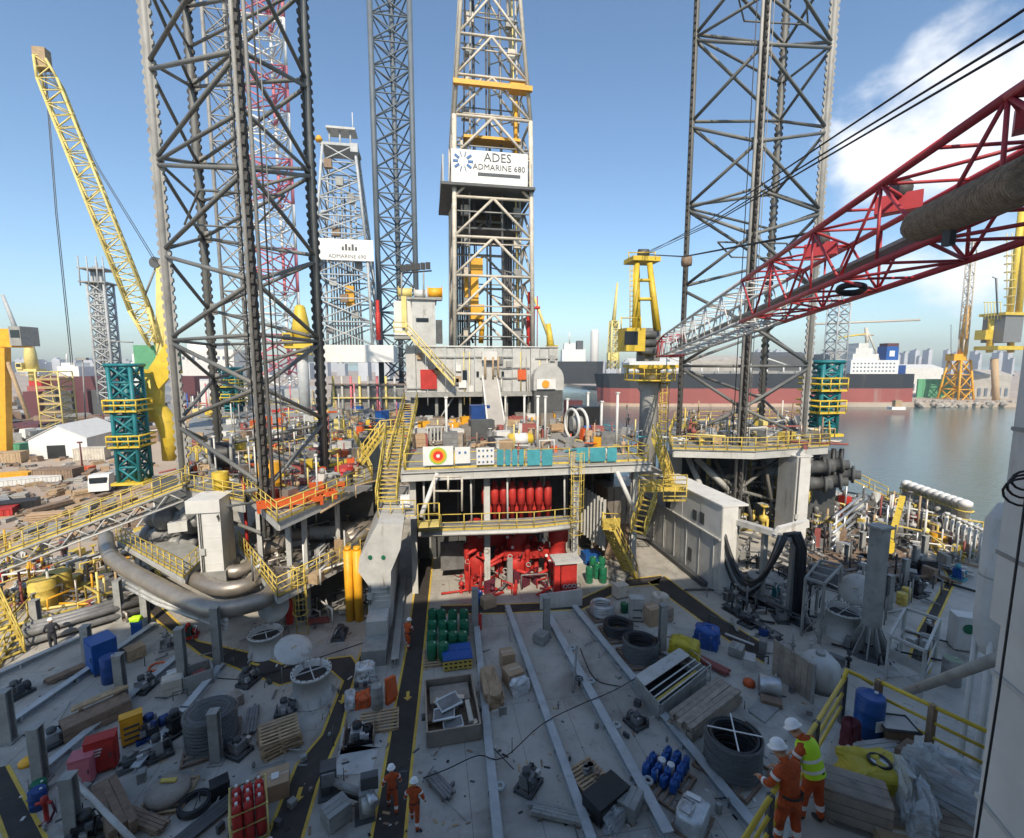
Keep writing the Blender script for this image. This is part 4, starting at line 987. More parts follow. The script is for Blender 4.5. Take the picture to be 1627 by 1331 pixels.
# white pillar and ducts
q = FB(315, 352, 795, 908, 30.5, 1.9)
wp = T('white_pillar', 'white square pillar lit in front of the left leg', 'pillar', ((q[0]+q[1])/2, 31, q[4]))
wp.part('shaft', MB().bx(*q), 'white'); wp.part('capital', MB().bx(q[0]-0.55, q[1]+0.05, 30.4, 32.6, q[5]-0.75, q[5]+0.05), 'white'); dress(wp, q[0], q[1], 30.5, q[4], q[5]-0.8); wp.part('foot', MB().bx(q[0]-0.1, q[1]+0.15, 30.35, 32.6, 0, q[4]), 'grey')
dk = [[(168, 852), (178, 886), (240, 925), (330, 966), (395, 960), (432, 942), (440, 905)], [(300, 915), (345, 935), (392, 930), (415, 912), (418, 885)], [(340, 905), (375, 908), (400, 895), (405, 872)]]
for i, pp in enumerate(dk):
    base = [G(a, b, 2.9) for a, b in pp]
    sm = []
    for k in range(len(base)-1):
        for u in (0, 0.34, 0.67):
            p0 = base[max(k-1, 0)]; p1_ = base[k]; p2_ = base[k+1]; p3_ = base[min(k+2, len(base)-1)]
            sm.append(0.5*((2*p1_)+(p2_-p0)*u+(2*p0-5*p1_+4*p2_-p3_)*u*u+(3*p1_-p0-3*p2_+p3_)*u**3))
    sm.append(base[-1])
    one('exhaust_duct', ('long beige exhaust duct sweeping along the left deck', 'middle beige duct curving below the white pillar', 'short beige duct tucked at the foot of the white pillar')[i], 'duct', MB().path(sm, (0.48, 0.44, 0.4)[i], 14), 'duct')
for i in range(3):
    pts = [G(a, b+7+i*7, 2.5-i*0.25) for a, b in ((190, 905), (250, 938), (360, 978))]
    one('service_pipe', ('upper', 'middle', 'lowest')[i]+' thin grey pipe following the long exhaust duct', 'pipe', MB().path(pts, 0.11, 8), 'grey_light', 'thin pipes along the exhaust duct')
t5, p5 = plat('low platform with yellow rails in front of the round motors', [(186, 858), (292, 918), (332, 880), (250, 830)], 3.4, 0.4)
rail([p5[0], p5[1], p5[2]], 'yellow rail around the low platform before the round motors', step=0.9, mids=(0.66, 0.33))
# gangway to the shore
ga, gb = Q(-60, 905, 27), Q(296, 770, 31)
gw = T('gangway', 'long grey gangway with yellow rails crossing from the shore', 'gangway', ga)
sd_ = (gb-ga).cross(up).normalized()*0.75
gw.part('floor_plate', MB().beam(ga, gb, 1.5, 0.08), 'grey_dark')
for k in (-1, 1):
    gw.part('bottom_chord', MB().tube(ga+sd_*k-up*0.9, gb+sd_*k-up*0.9, 0.07, 6), 'grey_light'); gw.part('top_chord', MB().tube(ga+sd_*k-up*0.05, gb+sd_*k-up*0.05, 0.09, 6), 'grey')
    for i in range(14):
        a, b = ga.lerp(gb, i/14)+sd_*k, ga.lerp(gb, (i+1)/14)+sd_*k
        gw.part('web_brace', MB().tube(a-up*(0.05 if i % 2 else 0.9), b-up*(0.9 if i % 2 else 0.05), 0.045, 5), 'grey_light')
rail([ga+sd_, gb+sd_], 'near yellow rail of the shore gangway', m='yellow', step=1.9); rail([ga-sd_, gb-sd_], 'far yellow rail of the shore gangway', step=1.9)
# motors left of the white pillar
mo = T('jacking_motors', 'cluster of dark round jacking motors left of the white pillar', 'motor', V(270, 33, 0))
for i, (px, py) in enumerate(((258, 822), (298, 828), (252, 850), (292, 862), (318, 815))):
    p = Q(px, py, 32.5); mo.part('motor', MB().lathe(p, [(0.001, -1.2), (0.55, -1.15), (0.75, -0.9), (0.75, -0.3), (0.66, -0.28), (0.66, 0.4), (0.88, 0.42), (0.88, 0.65), (0.4, 0.7), (0.4, 1.1), (0.001, 1.12)], 14, (1, -0.7+0.1*i, 0.1)), 'machine')
mo.part('frame', MB().prism([V(225, 33.5).xy, V(330, 34).xy, V(330, 37).xy, V(225, 37).xy], 0, 7.0), 'grey_dark')
for i, (px, py) in enumerate(((283, 836), (290, 878))):
    p = Q(px, py, 31.2); mo.part('gear_cover', MB().box(p, (1.1, 0.5, 0.7), 0.3), 'white')
# ---------------------------------------------------------------- right leg platform
ZR = 8.7
t6, p6 = plat('grey deck ring with yellow rails round the right leg', [(1062, 702), (1068, 713), (1200, 716), (1318, 708), (1316, 680), (1240, 664), (1072, 668)], ZR, 0.75, 'grey', 'grey_light')
rail([p6[0], p6[1], p6[2], p6[3]], 'yellow rail along the front of the right leg deck', step=1.2, mids=(0.66, 0.33), r=0.045)
rail([p6[3], p6[4], p6[5], p6[6], p6[0]], 'yellow rail behind the right leg', step=1.8, r=0.045)
t6.part('box_column', MB().bx(*FB(1062, 1083, 722, 775, 40.5, 2)), 'grey_light')
for i in range(5):
    a, b = V(1095+i*42, 43, ZR-0.8), V(1150+i*30, 42, 1.5+i % 2*2)
    t6.part('strut', MB().tube(a, b, 0.26 if i == 0 else 0.16, 8), 'grey_light' if i == 0 else 'leg_steel')
p = A(1110, 735, 38); t6.part('strut', MB().tube(A(1106, 728, 38.5), A(1170, 790, 37.5), 0.28, 8), 'grey_light')
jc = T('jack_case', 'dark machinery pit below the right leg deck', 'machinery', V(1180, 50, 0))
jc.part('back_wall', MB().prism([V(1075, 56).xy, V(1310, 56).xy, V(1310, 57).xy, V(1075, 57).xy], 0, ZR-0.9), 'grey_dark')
for i in range(12):
    p = V(1100+i*17, 50+(i*7) % 4, 0); jc.part('pipe_riser', MB().tube(p, p+up*(4+(i*5) % 4), 0.13+0.05*(i % 3), 7), ('grey_light', 'machine', 'yellow', 'grey_dark')[i % 4])
for i in range(6):
    p = V(1105+i*30, 46, 1.5+(i*3) % 5); jc.part('cross_pipe', MB().tube(p, p+RT*3.5+up*0.4, 0.14, 7), ('machine', 'grey_light', 'leg_steel')[i % 3])
# tall grey box pillar on the right
q = FB(1262, 1284, 726, 858, 34.5, 1.35)
bp = T('box_pillar', 'tall grey box pillar with its sunlit face painted white on the right', 'pillar', ((q[0]+q[1])/2, 35, 0))
bp.part('shaft', MB().bx(q[0], q[1], 34.5, 36.6, 0, q[5]), 'grey_light'); bp.part('sunlit_face_paint', MB().bx(q[0]+0.02, q[1]-0.02, 34.44, 34.5, 0.1, q[5]-0.05), 'white'); dress(bp, q[0], q[1], 34.44, 0.2, q[5]); bp.part('cap', MB().bx(q[0]-0.1, q[1]+0.1, 34.4, 36.7, q[5], q[5]+0.1), 'white')  # white sheet on the grey shaft puts the sunlit side into colour
mt = T('jacking_motors', 'cluster of dark grey motors right of the tall box pillar', 'motor', V(1312, 44, 0))
for i, (px, py) in enumerate(((1300, 742), (1322, 738), (1296, 768), (1320, 764), (1340, 752))):
    p = Q(px, py, 42); mt.part('motor', MB().lathe(p, [(0.001, -1.3), (0.55, -1.25), (0.6, -0.8), (0.75, -0.78), (0.75, -0.6), (0.6, -0.58), (0.6, 0.6), (0.8, 0.62), (0.8, 0.8), (0.4, 0.82), (0.4, 1.3)], 14, (1, -0.5-0.1*i, 0.1*(i % 2))), 'grey_dark')
mt.part('frame', MB().prism([V(1292, 43.5).xy, V(1345, 44).xy, V(1345, 47).xy, V(1290, 47).xy], 0, 7.2), 'grey_dark')
for px in (1336, 1349): mt.part('stack', MB().tube(V(px, 42, 5), V(px, 42, 8.3), 0.2, 8), 'black')
# ---------------------------------------------------------------- yellow pedestal crane with the red and white boom
pc = V(1033, 50)
cr = T('pedestal_crane', 'yellow pedestal crane on a grey column with a red and white boom', 'crane', (pc.x, pc.y, 0))
zt = zat(603, 50)
cr.part('pedestal', MB().lathe((pc.x, pc.y, 0), [(0.95, 0), (0.95, zt-1.4), (1.25, zt-0.9), (1.25, zt)], 18), 'grey_light')
cr.part('gallery', MB().lathe((pc.x, pc.y, zt-0.1), [(2.7, 0), (2.7, 0.14)], 18), 'yellow_crane')
for i in range(14):
    a = 2*math.pi*i/14; b = 2*math.pi*(i+1)/14
    for z in (0.65, 1.2): cr.part('gallery_rail', MB().tube((pc.x+2.6*math.cos(a), pc.y+2.6*math.sin(a), zt+z), (pc.x+2.6*math.cos(b), pc.y+2.6*math.sin(b), zt+z), 0.05, 4), 'yellow_crane')
    cr.part('gallery_post', MB().tube((pc.x+2.6*math.cos(a), pc.y+2.6*math.sin(a), zt), (pc.x+2.6*math.cos(a), pc.y+2.6*math.sin(a), zt+1.2), 0.05, 4), 'yellow_crane')
zs_ = zat(584, 50)
cr.part('slew_column', MB().lathe((pc.x, pc.y, zt), [(1.1, 0), (1.1, zs_-zt-0.3), (1.7, zs_-zt)], 16), 'grey_light')
cr.part('machine_deck', MB().box((pc.x, pc.y, zs_+0.15), (4.4, 4.0, 0.3)), 'yellow_crane')
q = lambda px, py, d=48.5: Q(px, py, d)
cr.part('winch_house', MB().box(q(1030, 548, 50), (1.7, 2.0, 3.4)), 'machine')
for i in range(3): cr.part('winch_drum', MB().tube(q(1028, 532+i*13, 48.6)-RT*0.9, q(1028, 532+i*13, 48.6)+RT*0.9, 0.42, 10), 'grey_dark')
cb = cr.part('cab', MB().box(q(1003, 540, 48), (2.0, 2.2, 2.3)), 'yellow_crane')
cr.part('cab_window', MB().box(q(1003, 537, 46.85), (1.4, 0.06, 1.35)), 'glass_dark', parent=cb)
cr.part('cab_window', MB().box(q(988, 537, 48)+RT*0.02, (0.06, 1.5, 1.35)), 'glass_dark', parent=cb)
for px in (987, 1018): cr.part('cab_rail', MB().tube(q(px, 524, 47), q(px, 503, 47), 0.06, 5), 'yellow_crane')
cr.part('cab_rail', MB().tube(q(987, 505, 47), q(1018, 505, 47), 0.06, 5), 'yellow_crane')
top = [(1012, 418, 49.2), (1032, 418, 49.2), (1012, 418, 51), (1032, 418, 51)]
foot = [(1008, 525, 48.6), (1046, 525, 48.6), (1014, 525, 51.4), (1042, 525, 51.4)]
for a, b in zip(top, foot): cr.part('gantry_leg', MB().tube(q(*a), q(*b), 0.3, 8), 'yellow_crane')
for py, x0_, x1_ in ((475, 1011, 1038), (445, 1013, 1035)):
    cr.part('gantry_tie', MB().tube(q(x0_, py, 49), q(x1_, py, 49), 0.18, 7), 'yellow_crane'); cr.part('gantry_tie', MB().tube(q(x0_+3, py, 51), q(x1_-3, py, 51), 0.16, 7), 'yellow_crane')
cr.part('gantry_head', MB().box(q(1020, 414, 50), (3.0, 2.4, 0.45)), 'yellow_crane')
cr.part('head_sheave', MB().tube(q(1022, 404, 50)-RT*0.5, q(1022, 404, 50)+RT*0.5, 0.55, 12), 'grey_dark')
for px in (999, 1041): cr.part('head_rail', MB().tube(q(px, 412, 49), q(px, 400, 49), 0.06, 5), 'yellow_crane')
cr.part('head_rail', MB().tube(q(999, 401, 49), q(1041, 401, 49), 0.06, 5), 'yellow_crane')
for i in range(12): cr.part('ladder_rung', MB().tube(q(1001, 430+i*8, 49), q(1006, 430+i*8, 49), 0.05, 4), 'yellow_crane')
for px in (1001, 1006): cr.part('ladder_rail', MB().tube(q(px, 422, 49), q(px, 525, 49), 0.05, 4), 'yellow_crane')
BA, BB = K(15.3, 47.6, 17.35), K(7.9, 2.9, 19.55)
def bm_(u): return 'boom_red' if u < 0.14 or u > 0.60 else 'white'
P = boom(cr, BA, BB, 1.8, 1.75, 28, 0.085, 0.04, bm_, 0.75, 0.9, 6)
bd = (BB-BA).normalized(); bx_ = bd.cross(up).normalized()
wk = cr.part('boom_walkway', MB().beam(BA.lerp(BB, 0.12)+bx_*-0.2+up*-0.2, BA.lerp(BB, 0.99)+bx_*-0.2+up*-0.2, 0.55, 0.09), 'grey')
for u in (0.715, 0.80, 0.885):
    p = BA.lerp(BB, u); cr.part('sheave_housing', MB().box(p+up*0.75, (0.9, 0.35, 0.4), -0.9), 'boom_red'); cr.part('sheave', MB().tube(p+up*1.05-bx_*0.15, p+up*1.05+bx_*0.15, 0.26, 10), 'grey_dark')
cr.part('rope_sheave', MB().torus(BA.lerp(BB, 0.76)-up*0.9, 0.30, 0.09, 16, 6, (0.2, 0.2, 1)), 'black')
hd_ = q(1022, 404, 50)
for k, (dx, u1, dz) in enumerate(((0.0, 0.70, 1.5), (0.2, 1.0, 1.75), (-0.2, 1.0, 1.35), (0.35, 1.0, 1.15))):
    cr.part('pendant_rope', MB().path([hd_+RT*dx, hd_.lerp(BA.lerp(BB, u1)+up*dz, 0.5)-up*0.5, BA.lerp(BB, u1)+up*dz], 0.028 if k else 0.05, 5), 'black')
cr.part('block_pulley', MB().lathe(Q(1091, 415, 44), [(0.001, -0.5), (0.45, -0.4), (0.5, 0), (0.45, 0.4), (0.001, 0.5)], 10), 'wood_dark')
# rope wrapped boom rest
ra, rb_ = Q(1462, 357, 8.6), Q(1650, 278, 5.6)
rr_ = T('boom_rest_roller', 'rope wrapped boom rest beam with a blue end', 'boom rest', ra)
L = (rb_-ra).length; prof = []
nr = 46
for i in range(nr):
    for du, dr in ((0, 0), (0.25, 0.035), (0.75, 0.035)): prof.append((0.25+dr, L*(i+du)/nr))
prof = [(0.22, -0.01)]+prof+[(0.25, L)]
rr_.part('rope_wrap', MB().lathe(ra, prof, 22, rb_-ra), 'rope')
e = (rb_-ra).normalized()
rr_.part('end_cap', MB().lathe(ra-e*0.32, [(0.15, 0), (0.22, 0.08), (0.22, 0.31)], 16, e), 'navy')
rr_.part('bracket', MB().box(ra.lerp(rb_, 0.36)-up*0.36, (0.12, 0.12, 0.3)), 'grey_dark')
# white column the rest stands on, at the right edge
wc = K(5.95, 5.25)
col_ = T('white_column', 'white steel column close by at the right edge of the view', 'column', (wc.x, wc.y, 0))
rz_ = -YAW-0.25
col_.part('shaft', MB().box(K(7.02, 4.6, 10.0), (1.9, 1.7, 13.4), rz_), 'white')
col_.part('upper_shaft', MB().box(K(7.03, 4.6, 14.75), (2.08, 1.85, 4.1), rz_), 'white')
for z in (13.6, 15.2): col_.part('plate_joint', MB().box(K(7.03, 4.6, z), (2.11, 1.88, 0.05), rz_), 'grey')
col_.part('cap', MB().lathe(K(7.03, 4.6, 16.81), [(1.2, 0), (1.2, 0.12), (0.8, 0.35), (0.5, 0.9)], 20), 'white')
for z in (14.3, 13.2, 12.0, 10.2, 6.5): col_.part('weld_band', MB().box(K(7.02, 4.6, z), (1.96, 1.76, 0.06), rz_), 'grey_light')
for i in range(9): col_.part('vent_slat', MB().box(K(6.02, 5.2, 5.2+i*0.42), (0.1, 0.5, 0.12), rz_), 'grey_light')
col_.part('cable_run', MB().path([K(5.9, 5.2, 16), K(5.88, 5.2, 12), K(5.88, 5.25, 9)], 0.013, 6), 'black')
for k in range(3): col_.part('cable_loop', MB().torus(K(6.0, 5.3, 14.65-k*0.07), 0.13+k*0.03, 0.014, 14, 5, (0.6, 0.6, 0.3)), 'black')
lf = T('life_raft_capsule', 'large white rounded tank beside the white column', 'tank', K(9.2, 9.4, 0))
lf.part('shell', MB().lathe(K(9.6, 8.8, 5.4), [(0.001, -1.6), (0.7, -1.5), (1.2, -1.1), (1.3, -0.4), (1.3, 2.6)], 20, (0.35, -0.9, 0.5)), 'white')
lf.part('cradle', MB().box(K(9.6, 9.0, 2.2), (1.6, 1.6, 4.4), rz_), 'grey_dark')
p = K(9.35, 7.9, 6.4); lf.part('label_plate', MB().box(p, (0.3, 0.02, 0.2), rz_), 'grey')
hp = T('hanging_tank', 'white vertical pressure tank beside the right hand column', 'tank', G(1585, 1010, 3))
c_ = V(1592, 15.5, 0, 900); hp.part('shell', MB().lathe((c_.x, c_.y, 0), [(0.001, 5.6), (0.3, 5.75), (0.5, 6.3), (0.56, 7.0), (0.56, 10.6), (0.3, 11.2), (0.001, 11.3)], 20), 'white')
for k in range(4): hp.part('tank_leg', MB().tube((c_.x+0.42*math.cos(k*1.57+0.5), c_.y+0.42*math.sin(k*1.57+0.5), 0), (c_.x+0.42*math.cos(k*1.57+0.5), c_.y+0.42*math.sin(k*1.57+0.5), 6.6), 0.09, 7), 'white')
hp.part('seam_band', MB().lathe((c_.x, c_.y, 8.6), [(0.57, 0), (0.57, 0.08)], 20), 'grey_light')
one('strut_pipe', 'thick grey pipe slanting from the white column over the yellow rail', 'pipe', MB().tube(Q(1440, 1100, 10.8), Q(1606, 1038, 7.2), 0.10, 10), 'grey')
# second yellow crane at the right edge
yc2 = T('pedestal_crane', 'yellow crane with a hanging cab at the right edge beyond the water', 'crane', V(1590, 275, -5.5))
q = lambda px, py, d=275: Q(px, py, d)
yc2.part('column', MB().tube(q(1583, 650), q(1580, 570), 1.7, 12), 'wood')
yc2.part('column_base', MB().tube(Vector((q(1583, 650).x, q(1583, 650).y, -9)), q(1583, 650), 2.0, 12), 'grey')
yc2.part('cab_deck', MB().box(q(1590, 553), (22, 12, 2.2)), 'yellow_crane')
yc2.part('cab', MB().box(q(1592, 522), (13, 11, 16)), 'machine'); yc2.part('cab_roof', MB().box(q(1596, 500), (18, 13, 1.5)), 'yellow_crane')
yc2.part('side_cab', MB().box(q(1563, 532), (5.5, 5.5, 5.5)), 'yellow_crane')
for a, b in (((1604, 500), (1624, 330)), ((1618, 500), (1634, 330)), ((1572, 560), (1576, 505)), ((1606, 560), (1606, 505))): yc2.part('gantry_leg', MB().tube(q(*a), q(*b), 1.6, 8), 'yellow_crane')
for i in range(10): yc2.part('ladder_hoop', MB().torus(q(1604, 380+i*13, 270), 2.2, 0.25, 10, 4), 'pale_yellow')
for px in (1600, 1608): yc2.part('ladder_rail', MB().tube(q(px, 370, 270), q(px, 510, 270), 0.25, 4), 'pale_yellow')
for i in range(6): yc2.part('cage_bar', MB().tube(q(1565+i*5, 508, 270), q(1565+i*5, 480, 270), 0.25, 4), 'pale_yellow')
yc2.part('cage_bar', MB().tube(q(1563, 480, 270), q(1592, 480, 270), 0.25, 4), 'pale_yellow')
# ---------------------------------------------------------------- teal towers with yellow crane, left
def teal_tower(label, px, pyb, pyt, dep, w, lab_rail):
    c = V(px, dep, 0, (pyb+pyt)/2); z0 = zat(pyb, dep); z1 = zat(pyt, dep)
    t = T('support_tower', label, 'tower', (c.x, c.y, z0))
    lattice(t, sq(c.x, c.y, w/2), sq(c.x, c.y, w/2), z0, z1, 7, 0.24, 0.14, 'teal', 'teal', 'X', 5)
    t.part('inner_column', MB().tube((c.x, c.y, z0), (c.x, c.y, z1), w*0.24, 12), 'teal')
    t.part('base_plate', MB().box((c.x, c.y, z0+0.1), (w*1.5, w*1.5, 0.3)), 'yellow_crane')
    for k, zf in enumerate((0.32, 0.62)):
        z = z0+(z1-z0)*zf; o = t.part('platform', MB().box((c.x, c.y, z), (w*1.5, w*1.5, 0.2)), 'yellow_crane')
        for hz_ in (0.7, 1.3): t.part('platform_rail', MB().path([(c.x+sx*w*0.75, c.y+sy*w*0.75, z+hz_) for sx, sy in ((-1, -1), (1, -1), (1, 1), (-1, 1))], 0.08, 4, True), 'yellow_crane', parent=o)
        for sx in (-1, -0.33, 0.33, 1): t.part('platform_post', MB().tube((c.x+sx*w*0.75, c.y-w*0.75, z), (c.x+sx*w*0.75, c.y-w*0.75, z+1.3), 0.07, 4), 'yellow_crane', parent=o)
    t.part('crown', MB().path([(c.x+sx*w*0.6, c.y+sy*w*0.6, z1) for sx, sy in ((-1, -1), (1, -1), (1, 1), (-1, 1))], 0.15, 4, True), 'teal')
    return t, c, z0, z1
teal_tower('teal lattice support tower beside the yellow crane arm on the left', 207, 765, 580, 56, 2.3, '')
teal_tower('teal lattice support tower right of the right leg', 1305, 690, 575, 52, 2.2, '')
teal_tower('small teal tower seen through the left leg', 366, 660, 585, 88, 3.2, '')
# big yellow crane on the left
ycr = T('crawler_crane', 'big yellow crane on the left with a long boom leaning out over the yard', 'crane', V(262, 60, 4))
q = lambda px, py, d=60: Q(px, py, d)
ycr.part('post', MB().tube(q(243, 668), q(243, 592), 1.25, 14), 'yellow_crane')
ycr.part('goose_neck', MB().path([q(221, 668), q(232, 655), q(248, 652), q(262, 665), q(270, 690), q(272, 730)], [0.9, 1.2, 1.3, 1.2, 1.1, 1.0], 10), 'yellow_crane')
ycr.part('machinery_house', MB().box(q(252, 570, 61), (4.0, 3, 3.4)), 'green_pale')
ycr.part('house_base', MB().box(q(250, 590, 60.5), (4.4, 3.2, 0.6)), 'yellow_crane')
ycr.part('side_plate', MB().slab([q(236, 585, 58.8), q(252, 618, 58.8), q(268, 600, 58.8), q(266, 540, 58.8)], FH*0.4), 'yellow_crane')
ycr.part('gantry_post', MB().beam(q(256, 580), q(256, 422), 0.8, 0.8), 'pale_yellow'); ycr.part('gantry_post', MB().beam(q(268, 580), q(264, 430), 0.7, 0.7), 'pale_yellow')
ycr.part('gantry_head', MB().tube(q(250, 418)-FH*0.5, q(250, 418)+FH*0.5, 0.7, 12), 'grey_dark')
fb, tb = q(245, 548, 59), q(64, 92, 59)
boom(ycr, fb, tb, 2.0, 2.2, 24, 0.15, 0.075, lambda u: 'pale_yellow', 0.5, 0.45, 5, up=(0.3, -1, 0.2))
ycr.part('boom_head', MB().box(q(67, 94, 59), (1.3, 1.0, 2.2)), 'wood')
for a, b in (((66, 88), (246, 416)), ((70, 92), (252, 420))): ycr.part('luffing_rope', MB().path([q(*a, 59), q((a[0]+b[0])/2-4, (a[1]+b[1])/2+10, 59), q(*b, 59.5)], 0.045, 4), 'grey_dark')
for a, b in (((70, 100), (113, 580)), ((72, 100), (116, 580))): ycr.part('hoist_rope', MB().path([q(*a, 59), q((a[0]+b[0])/2-3, (a[1]+b[1])/2, 59), q(*b, 59)], 0.05, 4), 'grey_dark')
ycr.part('back_strut', MB().tube(q(230, 470, 59.5), q(250, 418, 60), 0.12, 6), 'grey'); ycr.part('boom_jack', MB().tube(q(231, 474, 59.5), q(250, 560, 60), 0.2, 6), 'pale_yellow')
# ---------------------------------------------------------------- rig behind on the left, its derrick
rg = T('rig_hull', 'grey hull of the neighbouring rig behind the left leg', 'rig', V(470, 100, -3))
rg.part('hull', MB().prism([V(270, 88).xy, V(655, 84).xy, V(660, 135).xy, V(260, 140).xy], -6, 4.5), 'grey')
rg.part('deckhouse', MB().prism([V(420, 112).xy, V(500, 112).xy, V(500, 125).xy, V(420, 125).xy], 4.5, 10), 'tower_grey')
rg.part('deckhouse', MB().prism([V(525, 96).xy, V(640, 96).xy, V(640, 108).xy, V(525, 108).xy], 4.5, 11.5), 'machine')
rg.part('deckhouse', MB().prism([V(315, 112).xy, V(400, 112).xy, V(400, 125).xy, V(315, 125).xy], 4.5, 12), 'white')
for i in range(8):
    p = V(528+i*14, 95.6, 4.5); rg.part('frame_post', MB().tube(p, p+up*9, 0.25, 6), ('pale_yellow', 'grey_light', 'faded_red')[i % 3])
for k in range(3):
    rg.part('gallery', MB().prism([V(520, 95).xy, V(645, 95).xy, V(645, 96).xy, V(520, 96).xy], 6.2+k*2.8, 6.4+k*2.8), ('grey_light', 'pale_yellow', 'wood_dark')[k])
rs = random.Random(3)
for i in range(46):
    px = rs.uniform(290, 645); dep = rs.uniform(85, 94); w = rs.uniform(0.8, 3.0); h = rs.uniform(0.8, 3.6)
    rg.part('deck_locker', MB().box(V(px, dep, 4.5+h/2), (w, w*rs.uniform(0.5, 1), h), rs.uniform(0, 1)), rs.choice(['grey_light', 'pale_yellow', 'grey', 'wood', 'machine', 'white', 'blue', 'orange', 'yellow', 'red']))
for i in range(22):
    px = rs.uniform(290, 640); dep = rs.uniform(86, 98); p = V(px, dep, 4.5)
    rg.part('pipe_riser', MB().tube(p, p+up*rs.uniform(3, 8), 0.14, 5), rs.choice(['grey_light', 'pale_yellow', 'grey', 'faded_red']))
rg.part('round_tank', MB().lathe(V(398, 92, 4.5), [(0.9, 0), (0.9, 5.5), (0.7, 6.1), (0.001, 6.3)], 14), 'clean_white')
rail([V(300, 84, 4.5), V(640, 82, 4.5)], 'faint yellow rail along the deck of the neighbouring rig', r=0.08, step=3)
d2 = V(556, 100); 
der2 = T('drilling_derrick', 'smaller grey derrick with a white sign on the neighbouring rig', 'derrick', (d2.x, d2.y, 20))
z0, z1, z2 = zat(548, 96), zat(400, 96), zat(225, 96)
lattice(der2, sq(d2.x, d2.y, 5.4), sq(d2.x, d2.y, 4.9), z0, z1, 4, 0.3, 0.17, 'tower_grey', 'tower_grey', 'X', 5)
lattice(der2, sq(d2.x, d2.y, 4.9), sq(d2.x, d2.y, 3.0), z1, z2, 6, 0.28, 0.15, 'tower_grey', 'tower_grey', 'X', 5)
der2.part('crown_platform', MB().box((d2.x, d2.y, z2), (7, 6.4, 0.5)), 'tower_grey'); der2.part('crown_platform', MB().box((d2.x+0.3, d2.y, z2+3.6), (5.5, 4, 0.4)), 'grey_light')
for sx in (-2, 0, 2): der2.part('crown_post', MB().tube((d2.x+sx, d2.y-1, z2), (d2.x+sx, d2.y-1, z2+3.6), 0.2, 5), 'tower_grey')
der2.part('antenna', MB().tube((d2.x+2.4, d2.y, z2+3.6), (d2.x+2.4, d2.y, z2+7.5), 0.1, 5), 'white'); der2.part('beacon', MB().lathe((d2.x-3.6, d2.y-3, z2+0.2), [(0.6, 0), (0.7, 0.5), (0.3, 1.1)], 10), 'orange_yellow')
pa, pb, pc_, pd_ = Q(511, 400, 96), Q(607, 386, 95), Q(607, 413, 95), Q(511, 418, 96)
sgn = der2.part('sign_board', MB().slab([(d2.x-5.4, d2.y-5.5, zat(412, 94)), (d2.x+6.2, d2.y-5.5, zat(412, 94)), (d2.x+6.2, d2.y-5.5, zat(378, 94)), (d2.x-5.4, d2.y-5.5, zat(378, 94))], (0, 0.2, 0)), 'clean_white')
der2.part('sign_side', MB().bx(d2.x-5.5, d2.x-5.35, d2.y-5.3, d2.y+5.4, zat(412, 94), zat(378, 94)), 'clean_white')
text(der2, 'ADMARINE 690', 1.05, (d2.x+1.2, d2.y-5.52, zat(406, 94)), (1, 0, 0), (0, 0, 1), 'print_dark', parent=sgn)
for i in range(5):
    der2.part('sign_stroke', MB().bx(d2.x+0.2+i*0.62, d2.x+0.6+i*0.62, d2.y-5.56, d2.y-5.51, zat(396, 94), zat(396, 94)+0.7+0.5*(i % 2)), 'print_dark', parent=sgn)
der2.part('windbreak', MB().bx(d2.x-6.8, d2.x+9.6, d2.y-7.2, d2.y+7, zat(575, 91), zat(547, 91)), 'clean_white')
for i in range(16): der2.part('stand_of_pipe', MB().tube((d2.x-3.2+i*0.4, d2.y+(i % 3), z0), (d2.x-3.0+i*0.36, d2.y+(i % 3), z1+(i*7 % 5)*4), 0.17, 5), ('machine', 'grey', 'tower_grey')[i % 3])
for i in range(12): der2.part('service_box', MB().box((d2.x-3+(i*5 % 7), d2.y-3.5, z0+3+i*3.2), (1.4, 1, 1.6)), ('machine', 'grey', 'wood_dark', 'tower_grey')[i % 4])
der2.part('top_drive', MB().box((d2.x+0.8, d2.y-1, zat(470, 99)), (1.6, 1.4, 4)), 'orange_yellow')
p = V(603, 97); one('red_column', 'thin red column right of the smaller derrick', 'column', MB().lathe((p.x, p.y, zat(540, 97)), [(0.5, 0), (0.5, 5.5), (0.35, 5.6), (0.35, 8)], 8), 'red')
def small_crane(label, px, py_t, py_m, py_b, dep, mc='yellow_crane', mp='tower_grey', w=1.0, zb=None):
    p = V(px, dep, 0); t = T('pedestal_crane', label, 'crane', (p.x, p.y, zat(py_b, dep)))
    zt_, zm, zb_ = zat(py_t, dep), zat(py_m, dep), zat(py_b, dep) if zb is None else zb
    t.part('pedestal', MB().tube((p.x, p.y, zb_), (p.x, p.y, zm), 1.0*w, 12), mp); t.part('slew_deck', MB().box((p.x, p.y, zm), (5.0*w, 4*w, 0.8*w)), mc)
    t.part('mast', MB().lathe((p.x, p.y, zm+0.3), [(1.7*w, 0), (1.5*w, (zt_-zm)*0.5), (0.9*w, (zt_-zm)*0.95), (0.5*w, zt_-zm)], 8), mc); t.part('cab', MB().box((p.x-1.8*w, p.y-1.6*w, zm+1.3*w), (1.6*w, 1.6*w, 2.0*w)), mc)
    t.part('cab_window', MB().box((p.x-1.8*w, p.y-2.42*w, zm+1.5*w), (1.2*w, 0.06, 1.0*w)), 'glass_dark'); t.part('gallery', MB().box((p.x, p.y, zm-1.4*w), (4*w, 4*w, 0.2)), mc)
    return t
small_crane('stubby yellow crane on a grey pedestal seen through the left leg', 481, 487, 550, 660, 86)
